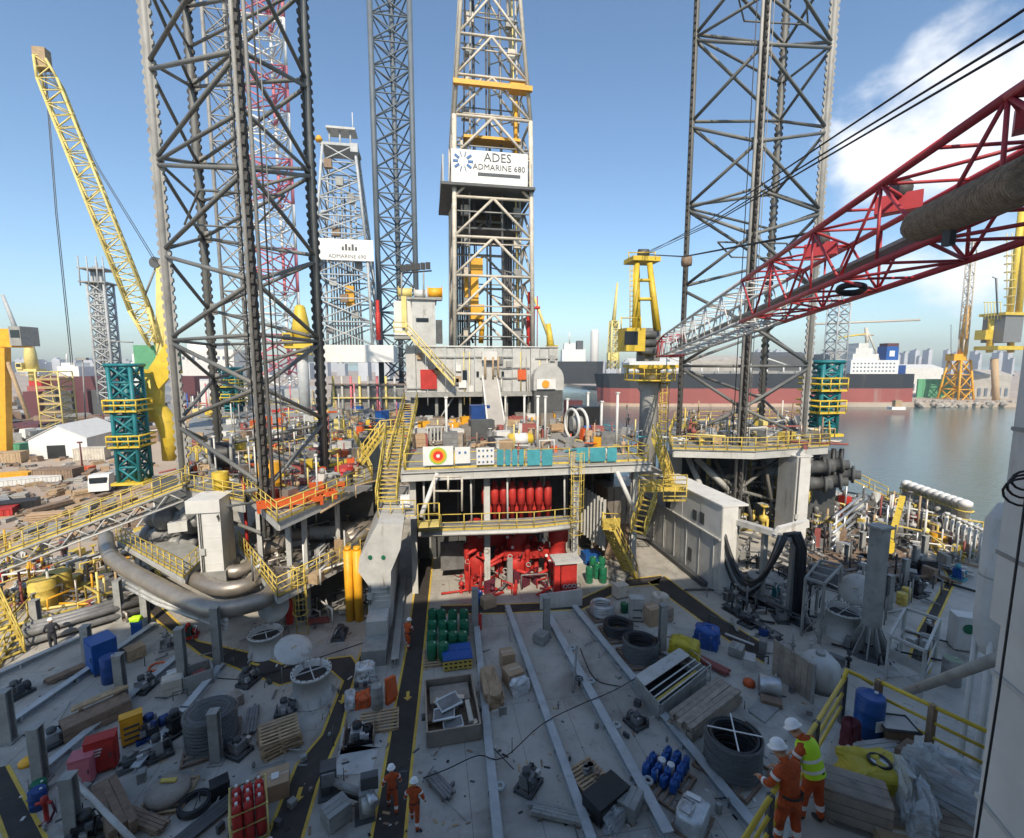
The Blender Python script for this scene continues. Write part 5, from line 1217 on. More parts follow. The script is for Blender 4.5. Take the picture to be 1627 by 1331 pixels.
# ---------------------------------------------------------------- shipyard on the left
def yp_(px, py): return G(px, py, YZ)
c = yp_(95, 728); sh = T('storage_shed', 'white gabled tent shed with a dark doorway in the yard', 'shed', c, rz=0.12, local=True)
gw_, gl_, eh, rh = 9.5, 15, 4.0, 6.6
gab = [(-gw_/2, 0, 0), (gw_/2, 0, 0), (gw_/2, 0, eh), (0, 0, rh), (-gw_/2, 0, eh)]
sh.part('gable_wall', MB().slab(gab, (0, 0.15, 0)), 'clean_white')
sh.part('side_wall', MB().bx(gw_/2-0.15, gw_/2, 0.16, gl_, 0, eh), 'white'); sh.part('side_wall', MB().bx(-gw_/2, -gw_/2+0.15, 0.16, gl_, 0, eh), 'white')
for k in (-1, 1): sh.part('roof_slope', MB().slab([(k*(gw_/2+0.2), -0.2, eh-0.1), (0, -0.2, rh+0.05), (0, gl_, rh+0.05), (k*(gw_/2+0.2), gl_, eh-0.1)], (0, 0, 0.12)), 'clean_white')
sh.part('doorway', MB().bx(-1.9, 1.1, -0.06, -0.01, 0, 2.7), 'black')
def container(px, py, dx, label, m, rz=0.0, L=6.0, h=2.5, name='shipping_container', cat='container', z=YZ):
    p = G(px, py, z); t = T(name, label, cat, p, rz=rz, local=True)
    t.part('body', MB().bx(-L/2, L/2, -1.2, 1.2, 0.12, h), m)
    n = int(L/0.5)
    mesh = MB().bx(-0.1, 0.1, -1.25, -1.2, 0.25, h-0.15).mesh('rib'); setm(mesh, m)
    for i in range(n): t.part('rib', None, None, mesh=mesh, loc=(-L/2+0.3+i*(L-0.6)/(n-1), 0, 0))
    for x in (-L/2, L/2): t.part('corner_post', MB().bx(x-0.08, x+0.08, -1.28, -1.1, 0, h+0.03), m)
    t.part('roof_rail', MB().bx(-L/2, L/2, -1.27, -1.17, h-0.08, h+0.04), m)
    return t
container(148, 730, 0, 'beige container beside the white tent shed', 'derrick_white', 0.1, 5)
container(44, 722, 0, 'pale green container left of the white tent shed', 'green_pale', 0.2, 4)
container(137, 752, 0, 'small orange skip in the yard below the tent shed', 'orange', 0.1, 1.9, 1.2)
container(20, 760, 0, 'low yellow flatbed load at the left edge of the yard', 'orange_yellow', 0.2, 5, 1.0)
container(48, 768, 0, 'white flat container on the sandy yard', 'white', 0.35, 8, 1.1)
container(95, 762, 0, 'rusty brown container in the yard near the shed', 'wood_dark', -0.1, 6, 2.0)
container(28, 812, 0, 'black skip lying on the sand at the left', 'black', 0.4, 4, 1.4)
container(15, 735, 0, 'tan container at the far left of the yard', 'wood', 0.1, 5, 2.2)
container(8, 820, 0, 'red skip at the left edge beside the black one', 'red', 0.3, 2.2, 1.2)
def truck(px, py, label, m, rz):
    p = G(px, py, YZ); t = T('lorry', label, 'lorry', p, rz=rz, local=True)
    t.part('cab', MB().slab([(-1.2, 2.2, 0.7), (-1.2, 4.4, 0.7), (-1.2, 4.3, 1.9), (-1.2, 3.9, 3.0), (-1.2, 2.2, 3.0)], (2.4, 0, 0)), m); t.part('windscreen', MB().box((0, 4.26, 2.3), (2.0, 0.25, 0.8)), 'glass_dark')
    t.part('bed', MB().bx(-1.25, 1.25, -4, 2.0, 1.0, 1.35), 'grey_dark')
    for y in (-3, -1.6, 3.2):
        for x in (-1.05, 1.05): t.part('wheel', MB().tube((x-0.18, y, 0.5), (x+0.18, y, 0.5), 0.5, 12), 'rubber')
    t.part('load', MB().bx(-1.0, 1.0, -3.8, 1.6, 1.36, 2.3), 'grey')
    return t
truck(178, 776, 'white lorry with a dark flatbed on the yard road', 'clean_white', math.pi+0.2)
truck(62, 700, 'small white lorry beside the green container', 'white', 1.2)
rs = random.Random(11)
yc_ = ['tan', 'grey', 'pale', 'sandy', 'rusty', 'brown']
ym = {'tan': 'wood', 'grey': 'grey', 'pale': 'concrete', 'sandy': 'card', 'rusty': 'wood_dark', 'brown': 'wood_dark'}
where = [('in the sandy yard near the gangway', 60, 230, 770, 840), ('at the left of the yard above the gangway', 0, 90, 780, 850), ('on the yard between the shed and the rig', 120, 230, 735, 790), ('beside the dark dock wall', 0, 80, 690, 735)]
for wi, (ww, xa, xb, ya, yb_) in enumerate(where):
    for i in range(9):
        cn = yc_[(i+wi) % 6]; p = G(rs.uniform(xa, xb), rs.uniform(ya, yb_), YZ); w = rs.uniform(0.8, 2.6); k = i % 3
        t = T(('steel_stack', 'plank_stack', 'pipe_stack')[k], cn+' '+('steel stack', 'plank stack', 'pipe stack')[k]+' '+ww, 'stack', p, rz=rs.uniform(0, 3), group='stacks of material in the yard', local=True)
        for j in range(4):
            if k == 2: t.part('pipe', MB().tube((-w, -0.5+j*0.32, 0.16+0.0*j), (w, -0.5+j*0.32, 0.16), 0.16, 7), ym[cn])
            else: t.part('layer', MB().box((0, (j % 2)*0.1, 0.13+j*0.26), (2*w-0.2*j, 1.1, 0.22 if k else 0.2)), ym[cn])
# quay edge and fences, ship on the left
def ship(label, name, px_a, px_b, dep, py_top, py_wl, m_up, m_low, bow='left', split=0.5, boot=True, zwl=None):
    a, b = V(px_a, dep), V(px_b, dep); zt_ = zat(py_top, dep); zw = zat(py_wl, dep) if zwl is None else zwl
    d = (b-a).normalized(); n = Vector((-d.y, d.x, 0)); L = (b-a).length; B = 24
    t = T(name, label, 'ship', ((a.x+b.x)/2, (a.y+b.y)/2, zw))
    def ring(z, rake):
        s = [(0, 0.5)]; o = []
        pts = [(0.0+rake, B*0.5), (0.035+rake*0.6, B*0.22), (0.09, B*0.04), (0.16, 0), (0.95, 0), (1.0, B*0.12), (1.0, B*0.88), (0.95, B), (0.16, B), (0.09, B*0.96), (0.035+rake*0.6, B*0.78)]
        for u, v in pts:
            uu = u if bow == 'left' else 1-u
            o.append(a+d*(L*uu)+n*v+up*z)
        return o
    def skin(nm, z0_, z1_, r0, r1, mm):
        lo, hi = ring(z0_, r0), ring(z1_, r1); k = len(lo)
        fs = [(i, (i+1) % k, k+(i+1) % k, k+i) for i in range(k)]
        if bow != 'left': fs = [f[::-1] for f in fs]
        fs += [tuple(range(k, 2*k)), tuple(range(k-1, -1, -1))]
        return t.part(nm, MB()._add(lo+hi, fs), mm)
    zs2 = zw+(zt_-zw)*split
    if boot:
        skin('boot_topping', zw-2, zw+1.8, 0.0, 0.0, 'boot_line'); skin('lower_hull', zw+1.81, zs2, 0.0, -0.004, m_low)
    else: skin('lower_hull', zw-2, zs2, 0, -0.004, m_low)
    skin('upper_hull', zs2+0.02, zt_, -0.004, -0.014, m_up)
    return t, a, d, n, L, zt_
t, a, d, n, L, zt_ = ship('long tanker with a black and faded red hull across the water', 'tanker_ship', 957, 1462, 262, 594, 645, 'hull_black', 'hull_red', 'left', 0.56, True, WZ)
def onship(px, py, dep=268): return Q(px, py, dep)
def blk(t, nm, pa, pb, pya, pyb, dep, depth, mm, parent=None):
    a_, b_ = V(pa, dep), V(pb, dep); nn = FH*depth
    return t.part(nm, MB().prism([a_.xy, b_.xy, (b_+nn).xy, (a_+nn).xy], zat(pyb, dep), zat(pya, dep)), mm, parent=parent)
ho = blk(t, 'superstructure', 1352, 1428, 572, 594, 266, 14, 'clean_white')
for k, (pa, pb, ya, yb_) in enumerate(((1354, 1395, 562, 572), (1358, 1385, 553, 562), (1398, 1428, 578, 572), (1362, 1378, 545, 553))): blk(t, 'bridge_deck', pa, pb, min(ya, yb_), max(ya, yb_), 267, 10, 'white')
for r_ in range(3):
    for i in range(12): blk(t, 'window', 1356+i*5.8, 1358.6+i*5.8, 576+r_*6, 578.4+r_*6, 265.9, 0.1, 'city_window', parent=ho)
fu = blk(t, 'funnel', 1407, 1426, 550, 574, 268, 7, 'blue'); blk(t, 'funnel_emblem', 1412, 1420, 557, 566, 267.9, 0.1, 'clean_white', parent=fu); blk(t, 'funnel_top', 1407.5, 1425.5, 545, 550, 268.3, 6, 'hull_maroon', parent=fu)
blk(t, 'blue_locker', 1428, 1440, 580, 594, 266, 8, 'navy')
for px in range(985, 1340, 26): t.part('deck_post', MB().tube(onship(px, 596), onship(px, 586-(px*7) % 9), 0.4, 5), 'white')
blk(t, 'deck_pipe_rack', 1000, 1340, 589, 594, 272, 3, 'grey')
for px in (1060, 1210): blk(t, 'deck_crane_post', px, px+4, 565, 594, 270, 2, 'white'); t.part('deck_crane_jib', MB().tube(onship(px+2, 567), onship(px+40, 580), 0.5, 5), 'white')
mst = t.part('mast', MB().tube(onship(1378, 552), onship(1376, 520), 0.9, 6), 'derrick_white'); t.part('mast_arm', MB().tube(onship(1366, 532), onship(1388, 532), 0.5, 5), 'derrick_white', parent=mst); t.part('jib', MB().tube(onship(1378, 530), onship(1333, 536), 0.5, 5), 'yellow_crane'); t.part('mast_stay', MB().tube(onship(1378, 525), onship(1398, 575), 0.5, 5), 'derrick_white')
t2_, a, d, n, L, zt_ = ship('dark hulled ship beyond the right of the derrick', 'cargo_ship', 880, 962, 420, 574, 606, 'hull_black', 'hull_black', 'right', 0.5, False)
s2 = blk(t2_, 'superstructure', 893, 930, 555, 575, 424, 14, 'clean_white'); blk(t2_, 'bridge_deck', 896, 914, 545, 555, 425, 8, 'clean_white'); blk(t2_, 'funnel', 916, 926, 541, 556, 426, 7, 'grey_dark'); t2_.part('mast', MB().tube(Q(905, 546, 425), Q(905, 527, 425), 0.6, 5), 'white')
p = V(944, 640, -6); one('white_silo', 'tall white cylindrical silo on the far shore right of the derrick', 'silo', MB().lathe(p, [(5.5, 0), (5.5, zat(528, 640)+6), (5.0, zat(524, 640)+6), (0.001, zat(523, 640)+6)], 16), 'clean_white')
t3_, a, d, n, L, zt_ = ship('long maroon ship hull at the dock on the left', 'docked_ship', 20, 300, 215, 598, 655, 'hull_maroon', 'hull_maroon', 'left', 0.5, False)
s3 = blk(t3_, 'superstructure', 90, 124, 582, 600, 218, 12, 'clean_white'); blk(t3_, 'bridge_deck', 97, 118, 576, 582, 219, 8, 'clean_white'); t3_.part('mast', MB().tube(Q(106, 577, 220), Q(106, 562, 220), 0.4, 5), 'white')
t4_ = T('ferry_ship', 'white stepped ship superstructure behind the teal tower', 'ship', V(225, 180, -8))
for k in range(7): blk(t4_, 'deck_tier', 196+k*3, 250-k*2, 640-(k+1)*13, 640-k*13-0.5, 180+k*0.8, 14-k, 'clean_white')
for k in range(6):
    for i in range(7): blk(t4_, 'window', 202+k*3+i*5.5, 204.6+k*3+i*5.5, 640-(k+1)*13+4, 640-(k+1)*13+7.5, 179.9+k*0.8, 0.1, 'city_window')
t5_ = T('white_ship_house', 'white ship house with dark windows behind the left leg', 'ship', V(300, 230, -8))
blk(t5_, 'house', 285, 372, 555, 600, 230, 15, 'white'); blk(t5_, 'house_top', 300, 345, 545, 555, 232, 8, 'clean_white')
for i in range(10): blk(t5_, 'window', 290+i*8, 294+i*8, 566, 571, 229.9, 0.1, 'city_window')
wl_ = T('dock_wall', 'dark dock wall running behind the yard', 'wall', V(120, 165, -3))
for k in range(8): blk(wl_, 'wall_panel', 30+k*26, 55.5+k*26, 622-k*0.5, 668-k*1.5, 150+k*1.5, 2, 'grey_dark' if k % 3 else 'hull_maroon')
fb_ = T('fire_boat', 'small bright red boat deckhouse in front of the maroon hull', 'boat', V(52, 200, -3)); blk(fb_, 'house', 42, 62, 604, 613, 200, 5, 'red'); blk(fb_, 'hull', 38, 66, 613, 622, 199, 7, 'hull_red')
# cranes and towers around the yard
def tower(label, px, py_b, py_t, dep, w, nb, mm, style='X', w2=None, name='lattice_tower', cat='tower', rc=0.22, rb=0.1):
    p = V(px, dep, 0); t = T(name, label, cat, (p.x, p.y, zat(py_b, dep))); w2 = w2 or w
    lattice(t, sq(p.x, p.y, w/2), sq(p.x, p.y, w2/2), zat(py_b, dep), zat(py_t, dep), nb, rc, rb, mm, mm, style, 4)
    return t, p
t, p = tower('slender grey lattice stack tower behind the teal tower', 172, 640, 450, 118, 3.6, 11, 'tower_grey', rc=0.3, rb=0.16)
z = zat(450, 118)
for i in range(5): t.part('flue_pipe', MB().tube((p.x-1.3+i*0.65, p.y-0.6, zat(640, 118)), (p.x-1.3+i*0.65, p.y-0.6, z+3+i % 3), 0.28, 7), 'tower_grey')
for dz in (0, 3.2): t.part('head_platform', MB().box((p.x-0.3, p.y, z+dz), (5.8, 5, 0.3)), 'grey')
for sx in (-2.8, -1, 1, 2.4): t.part('head_post', MB().tube((p.x+sx, p.y-2.4, z-1), (p.x+sx, p.y-2.4, z+6), 0.16, 5), 'tower_grey')
for dz in (-14, -22): t.part('side_arm', MB().tube((p.x, p.y-1.8, z+dz), (p.x+7, p.y-1.8, z+dz-0.4), 0.16, 5), 'grey')
t, p = tower('beige scaffold tower with floors in the yard on the left', 84, 692, 590, 122, 5, 8, 'pale_yellow', 'Z', rc=0.18, rb=0.1, name='scaffold_tower')
for k in range(8): t.part('scaffold_floor', MB().box((p.x, p.y, zat(692, 122)+0.3+k*(zat(590, 122)-zat(692, 122))/8), (5.2, 5.2, 0.25)), 'wood')
oc = T('gantry_crane', 'orange gantry crane with a grey cab at the left edge', 'crane', V(5, 92, YZ))
q = lambda px, py, d=92: Q(px, py, d)
blk(oc, 'girder', -40, 22, 522, 551, 92, 4, 'orange_yellow'); blk(oc, 'cab', 20, 38, 518, 549, 91.5, 3.6, 'grey'); blk(oc, 'cab_window', 22, 36, 524, 536, 91.4, 0.1, 'glass_dark')
oc.part('post', MB().beam(Vector((q(5, 700).x, q(5, 700).y, YZ)), q(5, 552), 1.5, 1.5), 'orange_yellow'); oc.part('knee_brace', MB().tube(q(12, 575), q(46, 665), 0.35, 7), 'wood')
small_crane('pale yellow dock crane beyond the orange gantry', 50, 540, 588, 605, 190, 'pale_yellow', 'pale_yellow', 1.3)
one('far_jib', 'thin pale crane jib leaning over the orange gantry', 'crane jib', MB().tube(Q(4, 468, 180), Q(30, 535, 180), 0.6, 5, 0.9), 'tower_grey')
one('lamp_mast', 'thin floodlight mast on the yard behind the scaffold tower', 'lamp post', MB().tube(Q(137, 690, 130), Q(131, 572, 130), 0.18, 5).box(Q(131, 570, 130), (2.4, 1.2, 0.7)), 'grey')
one('lamp_mast', 'grey post standing in the yard before the tent shed', 'lamp post', MB().tube(G(132, 752, YZ), G(132, 752, YZ)+up*5.5, 0.16, 6, 0.12).box(G(132, 752, YZ)+up*5.5, (0.7, 0.3, 0.25)), 'hull_maroon')
# far right shore
t, p = tower('orange portal crane tower on the far quay at the right', 1524, 641, 572, 285, 12, 3, 'orange_yellow', 'X', 7, 'portal_crane', 'crane', 0.6, 0.35)
blk(t, 'slew_house', 1515, 1535, 562, 573, 283, 6, 'orange_yellow')
c1, c2 = V(1527, 285, zat(562, 285)), V(1529, 285, zat(485, 285))
t.part('tower_mast', MB().tube(c1, c2, 2.4, 8, 1.6), 'orange_yellow')
boom(t, V(1527, 284, zat(560, 285)), V(1524, 284, zat(382, 285)), 3.0, 3.0, 16, 0.35, 0.18, lambda u: 'derrick_white', 0.6, 0.5, 4, up=(0, -1, 0))
t.part('hoist_rope', MB().tube(Q(1511, 515, 285), Q(1511, 565, 285), 0.18, 4), 'grey_dark')
t, p = tower('pale yellow dock crane mast left of the yellow pedestal crane', 974, 586, 510, 240, 4.5, 6, 'pale_yellow', 'X', 3.4, 'dock_crane', 'crane', 0.4, 0.2)
t.part('jib', MB().tube(Q(974, 520, 240), Q(981, 449, 240), 1.2, 5, 0.5), 'pale_yellow')
blk(t, 'cab', 966, 982, 560, 572, 238, 4, 'pale_yellow')
t = T('dock_crane', 'yellow dock crane peering out right of the red column', 'crane', V(875, 150, 5)); t.part('mast', MB().tube(Q(876, 560, 150), Q(871, 514, 150), 1.4, 6, 0.8), 'yellow_crane'); blk(t, 'cab', 868, 886, 548, 562, 150, 4, 'yellow_crane'); t.part('jib', MB().tube(Q(873, 540, 150), Q(849, 472, 150), 0.5, 5), 'pale_yellow'); t.part('pedestal', MB().tube(V(877, 150, 2), V(877, 150, zat(560, 150)), 1.3, 8), 'grey')
t, p = tower('grey lattice flare boom right of the right leg', 1326, 600, 470, 150, 4.2, 9, 'tower_grey', rc=0.25, rb=0.14)
one('tower_crane_jib', 'long thin tower crane jib over the far shore', 'crane jib', MB().tube(Q(1282, 515, 420), Q(1462, 508, 420), 0.9, 4), 'derrick_white')
one('lamp_standard', 'slim lamp standard rising beside the right edge crane', 'lamp post', MB().path([Q(1585, 500, 60), Q(1583, 442, 60), Q(1577, 440, 60)], 0.09, 5), 'tower_grey')
gh = T('green_hoarding', 'pale green quay hoarding behind the stern of the tanker', 'fence', V(1490, 300, -5))
for k in range(7): blk(gh, 'panel', 1462+k*8.5, 1470.2+k*8.5, 602, 634, 300, 1, 'green_pale')
rs = random.Random(5)
rk = T('rock_breakwater', 'grey rock breakwater at the water edge right of the tanker', 'breakwater', V(1530, 266, WZ))
for i in range(60):
    px = rs.uniform(1462, 1620); s_ = rs.uniform(1.2, 2.6); p = V(px, rs.uniform(258, 268), WZ+rs.uniform(0, 2.4))
    rk.part('rock', MB().lathe(p, [(0.001, -s_*0.6), (s_*0.8, -s_*0.4), (s_, 0), (s_*0.6, s_*0.5), (0.001, s_*0.65)], 5, (rs.uniform(-1, 1), rs.uniform(-1, 1), 1), smooth=False), 'rock')
wb_ = T('work_boat', 'small white work boat on the water below the tanker stern', 'boat', V(1434, 225, WZ)); blk(wb_, 'hull', 1424, 1446, 646.5, 651, 225, 3, 'clean_white'); blk(wb_, 'cabin', 1429, 1440, 636, 646.4, 225.4, 2, 'wood')
# city skyline and sheds
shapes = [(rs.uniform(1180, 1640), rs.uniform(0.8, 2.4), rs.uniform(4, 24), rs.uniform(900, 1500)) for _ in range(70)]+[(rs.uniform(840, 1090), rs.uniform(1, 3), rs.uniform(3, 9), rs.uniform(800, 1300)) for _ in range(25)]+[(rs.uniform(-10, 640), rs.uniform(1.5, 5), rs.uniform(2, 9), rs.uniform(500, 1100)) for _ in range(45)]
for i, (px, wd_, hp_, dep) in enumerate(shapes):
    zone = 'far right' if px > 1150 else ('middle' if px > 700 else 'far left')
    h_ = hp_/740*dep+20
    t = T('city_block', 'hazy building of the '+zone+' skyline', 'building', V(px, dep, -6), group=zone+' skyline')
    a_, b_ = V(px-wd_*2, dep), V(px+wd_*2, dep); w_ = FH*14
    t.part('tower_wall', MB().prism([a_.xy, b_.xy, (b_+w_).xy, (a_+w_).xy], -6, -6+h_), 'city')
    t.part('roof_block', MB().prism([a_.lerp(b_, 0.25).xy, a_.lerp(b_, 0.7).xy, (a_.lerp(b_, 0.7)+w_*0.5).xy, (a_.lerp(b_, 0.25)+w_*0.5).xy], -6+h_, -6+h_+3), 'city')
for i, (pa, pb, ya, yb_, dep, mm, lb) in enumerate(((1318, 1352, 562, 596, 330, 'grey', 'dark grey shed behind the tanker house on its left'), (1440, 1500, 586, 600, 350, 'white', 'long low white shed beyond the tanker stern'), (1098, 1180, 572, 592, 340, 'concrete', 'beige shed behind the tanker seen through the right leg'), (1190, 1285, 566, 592, 345, 'grey_dark', 'dark shed behind the tanker at the right leg'), (1545, 1610, 596, 634, 290, 'concrete', 'grey quay shed near the right edge'), (1000, 1090, 576, 592, 360, 'white', 'pale shed behind the tanker bow'))):
    t = T('quay_shed', lb, 'shed', V((pa+pb)/2, dep, -5.5)); 
    a_, b_ = V(pa, dep), V(pb, dep); zt2 = zat(ya, dep); w_ = FH*20; mid = zt2+3
    t.part('wall', MB().prism([a_.xy, b_.xy, (b_+w_).xy, (a_+w_).xy], -5.5, zt2), mm)
    t.part('roof', MB().slab([a_+up*zt2, b_+up*zt2, b_+w_*0.5+up*mid, a_+w_*0.5+up*mid], (0, 0, 0.4)), mm)
    for k in range(6): u = (k+0.5)/6; p = a_.lerp(b_, u); t.part('bay_door', MB().box(p-FH*0.1+up*(-1.5), (2.6, 0.1, 5)), 'city_window')
# ---------------------------------------------------------------- deck paint, beams and posts
def sheet(name, px_pts, m, z=0.006, parent=None):
    ps = [G(a, b) for a, b in px_pts]
    return struct(name, MB().prism([p.xy for p in ps], z-0.004, z), m, parent=parent)
def strip(parent, px_line, w=0.12, z=0.011):
    ps = [G(a, b) for a, b in px_line]; L, Rr = [], []
    for i, p in enumerate(ps):
        d = (ps[min(i+1, len(ps)-1)]-ps[max(i-1, 0)]).normalized(); n = Vector((-d.y, d.x, 0))*w/2
        L.append(p+n); Rr.append(p-n)
    k = len(ps); vs = [v+up*z for v in L+Rr]
    fs = [(i, i+1, k+i+1, k+i) for i in range(k-1)]
    nrm = (vs[1]-vs[0]).cross(vs[k]-vs[0])
    if nrm.z < 0: fs = [f[::-1] for f in fs]
    return struct('yellow_line', MB()._add(vs, fs), 'line_yellow', parent=parent)
def walk(L, Rr):
    o = sheet('walkway', L+Rr[::-1], 'walk_black'); strip(o, L); strip(o, Rr)
    return o
def arrow(px, py, parent, rz=math.pi, s=0.30):
    p = G(px, py); M = Matrix.Rotation(rz, 3, 'Z')
    pts = [(0, 1.2), (0.7, 0.35), (0.25, 0.35), (0.25, -1), (-0.25, -1), (-0.25, 0.35), (-0.7, 0.35)]
    return struct('walkway_arrow', MB().prism([(p+M @ Vector((a*s, b*s, 0))).xy for a, b in pts], 0.007, 0.010), 'line_yellow', parent=parent)
w = walk([(588, 1340), (611, 1217), (632, 1099), (645, 1033), (666, 884)], [(643, 1340), (654, 1217), (664, 1128), (673, 1041), (688, 884)])
arrow(648, 1105, w)
w = walk([(420, 1340), (458, 1246), (471, 1215), (511, 1168), (545, 1082), (527, 1066), (444, 1089), (400, 1071), (318, 1040), (248, 985), (222, 960)], [(478, 1340), (505, 1246), (542, 1162), (557, 1099), (569, 1058), (558, 1042), (447, 1055), (402, 1038), (314, 1018), (262, 970), (240, 945)])
arrow(475, 1262, w); arrow(545, 1110, w); arrow(404, 1055, w, 1.2)
walk([(566, 1056), (582, 1012), (586, 962)], [(594, 1048), (600, 1005), (602, 960)])
w = walk([(700, 976), (800, 974), (925, 968), (1000, 932), (1046, 928)], [(700, 962), (800, 960), (912, 956), (990, 921), (1052, 914)])
w = walk([(1030, 925), (1147, 1011), (1214, 1054)], [(1056, 915), (1150, 984), (1218, 1026)])
w = walk([(1479, 866), (1506, 916), (1459, 1000), (1440, 1060)], [(1494, 858), (1524, 910), (1482, 1002), (1476, 1070)]); arrow(1500, 935, w)
w = walk([(-30, 1225), (14, 1345)], [(12, 1216), (80, 1345)])
one('tank_hatch', 'square hatch outline on the deck by the wrapped hose drum', 'hatch', MB().slab([G(1188, 1130), G(1210, 1105), G(1240, 1125), G(1215, 1150)], (0, 0, 0.08)), 'grey')
def deck_beam(pa, pb, label, w_=0.34, h=0.32, padeyes=(), z=0.0, m='beam_grey', group='beams lying along the deck'):
    a, b = G(*pa), G(*pb)
    t = T('deck_beam', label, 'beam', a, group=group)
    t.part('beam', MB().ibeam(a+up*(h/2+z), b+up*(h/2+z), w_, h, 0.05), m)
    L = (b-a).length; d = (b-a).normalized(); s = d.cross(up).normalized()
    for i in range(int(L/2.6)):
        p = a+d*(1.2+i*2.6); t.part('stiffener', MB().beam(p-s*w_*0.62+up*0.12, p+s*w_*0.62+up*0.12, 0.04, 0.24), m)
    for u in padeyes:
        p = a.lerp(b, u)+s*-(w_*0.5+0.1); t.part('padeye', MB().torus(p+up*(h-0.02), 0.15, 0.065, 12, 6), m)
    return t
deck_beam((753, 958), (792, 1345), 'first deck beam right of the central black walkway', padeyes=(0.55, 0.88))
deck_beam((806, 968), (940, 1345), 'second deck beam right of the central walkway, beside the tan bags')
deck_beam((872, 985), (1062, 1335), 'third deck beam right of the walkway, with ring lugs', padeyes=(0.25, 0.45, 0.66, 0.86), w_=0.40)
deck_beam((912, 968), (1196, 1320), 'fourth deck beam, left of the open trough and wrapped drum', w_=0.38)
deck_beam((1000, 1012), (1112, 1075), 'short deck beam above the open trough')
deck_beam((-20, 1182), (246, 996), 'left deck beam passing the blue container', padeyes=(0.7,))
deck_beam((60, 1238), (290, 1043), 'left deck beam beside the long wooden crate')
deck_beam((-20, 1085), (135, 1015), 'left deck beam near the hull edge')
deck_beam((215, 1230), (352, 1062), 'left deck beam under the wrapped hose coil')
deck_beam((1145, 928), (1290, 1002), 'long low deck beam below the hanging hose loops', 0.7, 0.5, m='grey_dark')
deck_beam((1150, 965), (1240, 1018), 'dark beam lying beside the right black walkway', 0.5, 0.3, m='grey_dark')
def stanchion(px, py, h, label, w_=0.36, tilt=0, m='grey', flare=False):
    p = G(px, py); t = T('deck_post', label, 'post', p, group='steel posts along the deck')
    t.part('post', MB().ibeam(p, p+up*h, w_, w_, 0.05), m); t.part('base_plate', MB().box(p+up*0.03, (w_*1.5, w_*1.5, 0.06)), m)
    t.part('top_cap', MB().box(p+up*(h+0.02), (w_*1.1, w_*1.1, 0.04)), m)
    return t
for px, py, h, lb in ((16, 1178, 2.3, 'steel post by the left edge above the black walkway corner'), (66, 1242, 2.3, 'steel post in front of the green bin on the left'), (120, 1335, 2.4, 'steel post at the bottom left under the white pipe'), (292, 1088, 3.0, 'tall steel post beside the grey open bin'), (348, 1062, 3.4, 'tall steel post standing on the branching walkway'), (233, 992, 3.2, 'steel post at the left end of the branching walkway'), (192, 985, 2.6, 'steel post behind the blue container'), (61, 1010, 2.2, 'pale steel post near the dark clothed man'), (141, 1050, 2.0, 'steel post left of the blue container'), (195, 1115, 2.4, 'thin steel post behind the orange louvred panel'), (345, 1210, 2.2, 'steel post in front of the wrapped hose coil'), (1051, 1040, 2.9, 'steel post left of the yellow tarpaulin'), (755, 1000, 2.6, 'steel post behind the green barrels'), (868, 1010, 2.4, 'steel post behind the low bulkhead'), (1345, 905, 2.0, 'steel post at the left of the timber racks'), (1368, 880, 1.9, 'steel post behind the timber racks'), (1410, 970, 2.4, 'steel post at the front of the timber racks'), (1435, 935, 2.2, 'second steel post along the starboard walkway'), (1452, 908, 2.1, 'third steel post along the starboard walkway'), (1466, 893, 2.2, 'last steel post along the starboard walkway'), (810, 935, 2.2, 'slim post in front of the red valves')):
    stanchion(px, py, h, lb)
# ---------------------------------------------------------------- small things, built round their own base
def pallet_parts(t, w=1.2, d=1.0, z=0.0, m='wood'):
    n = 7
    me = MB().bx(-w/2, w/2, -0.05, 0.05, 0, 0.022).mesh('deck_board'); setm(me, m)
    for i in range(n): t.part('deck_board', None, None, mesh=me, loc=(0, -d/2+0.06+i*(d-0.12)/(n-1), z+0.118))
    for x in (-w/2+0.05, 0, w/2-0.05): t.part('bearer', MB().bx(x-0.045, x+0.045, -d/2, d/2, z+0.022, z+0.117), m)
    for y in (-d/2+0.06, 0, d/2-0.06): t.part('bottom_board', MB().bx(-w/2, w/2, y-0.05, y+0.05, z, z+0.021), m)
def pallet_stack(px, py, n, label, rz=0.0, m='wood', w=1.2, d=1.1, jit=0.08, group=None):
    p = G(px, py)
    for k in range(n):
        t = T('pallet', label if n == 1 else ('bottom', 'second', 'third', 'fourth', 'fifth', 'sixth', 'seventh')[k]+' '+label, 'pallet', p+up*(0.142*k), rz=rz+random.uniform(-jit, jit), local=True, group=group)
        pallet_parts(t, w, d, 0, m)
def drum(p, label, m, r=0.29, h=0.88, group=None, lid=None, tilt=0):
    t = T('drum', label, 'drum', p, local=True, group=group)
    pr = [(r*0.96, 0), (r, 0.02), (r, h*0.32), (r*1.03, h*0.34), (r, h*0.36), (r, h*0.64), (r*1.03, h*0.66), (r, h*0.68), (r, h-0.03), (r*0.97, h)]
    t.part('shell', MB().lathe((0, 0, 0), pr, 14), m); t.part('lid', MB().lathe((0, 0, h), [(r*0.9, -0.001), (r*0.9, 0.012)], 14), lid or m)
    t.part('bung', MB().tube((r*0.5, 0, h+0.01), (r*0.5, 0, h+0.05), 0.04, 8), 'clean_white')
    return t
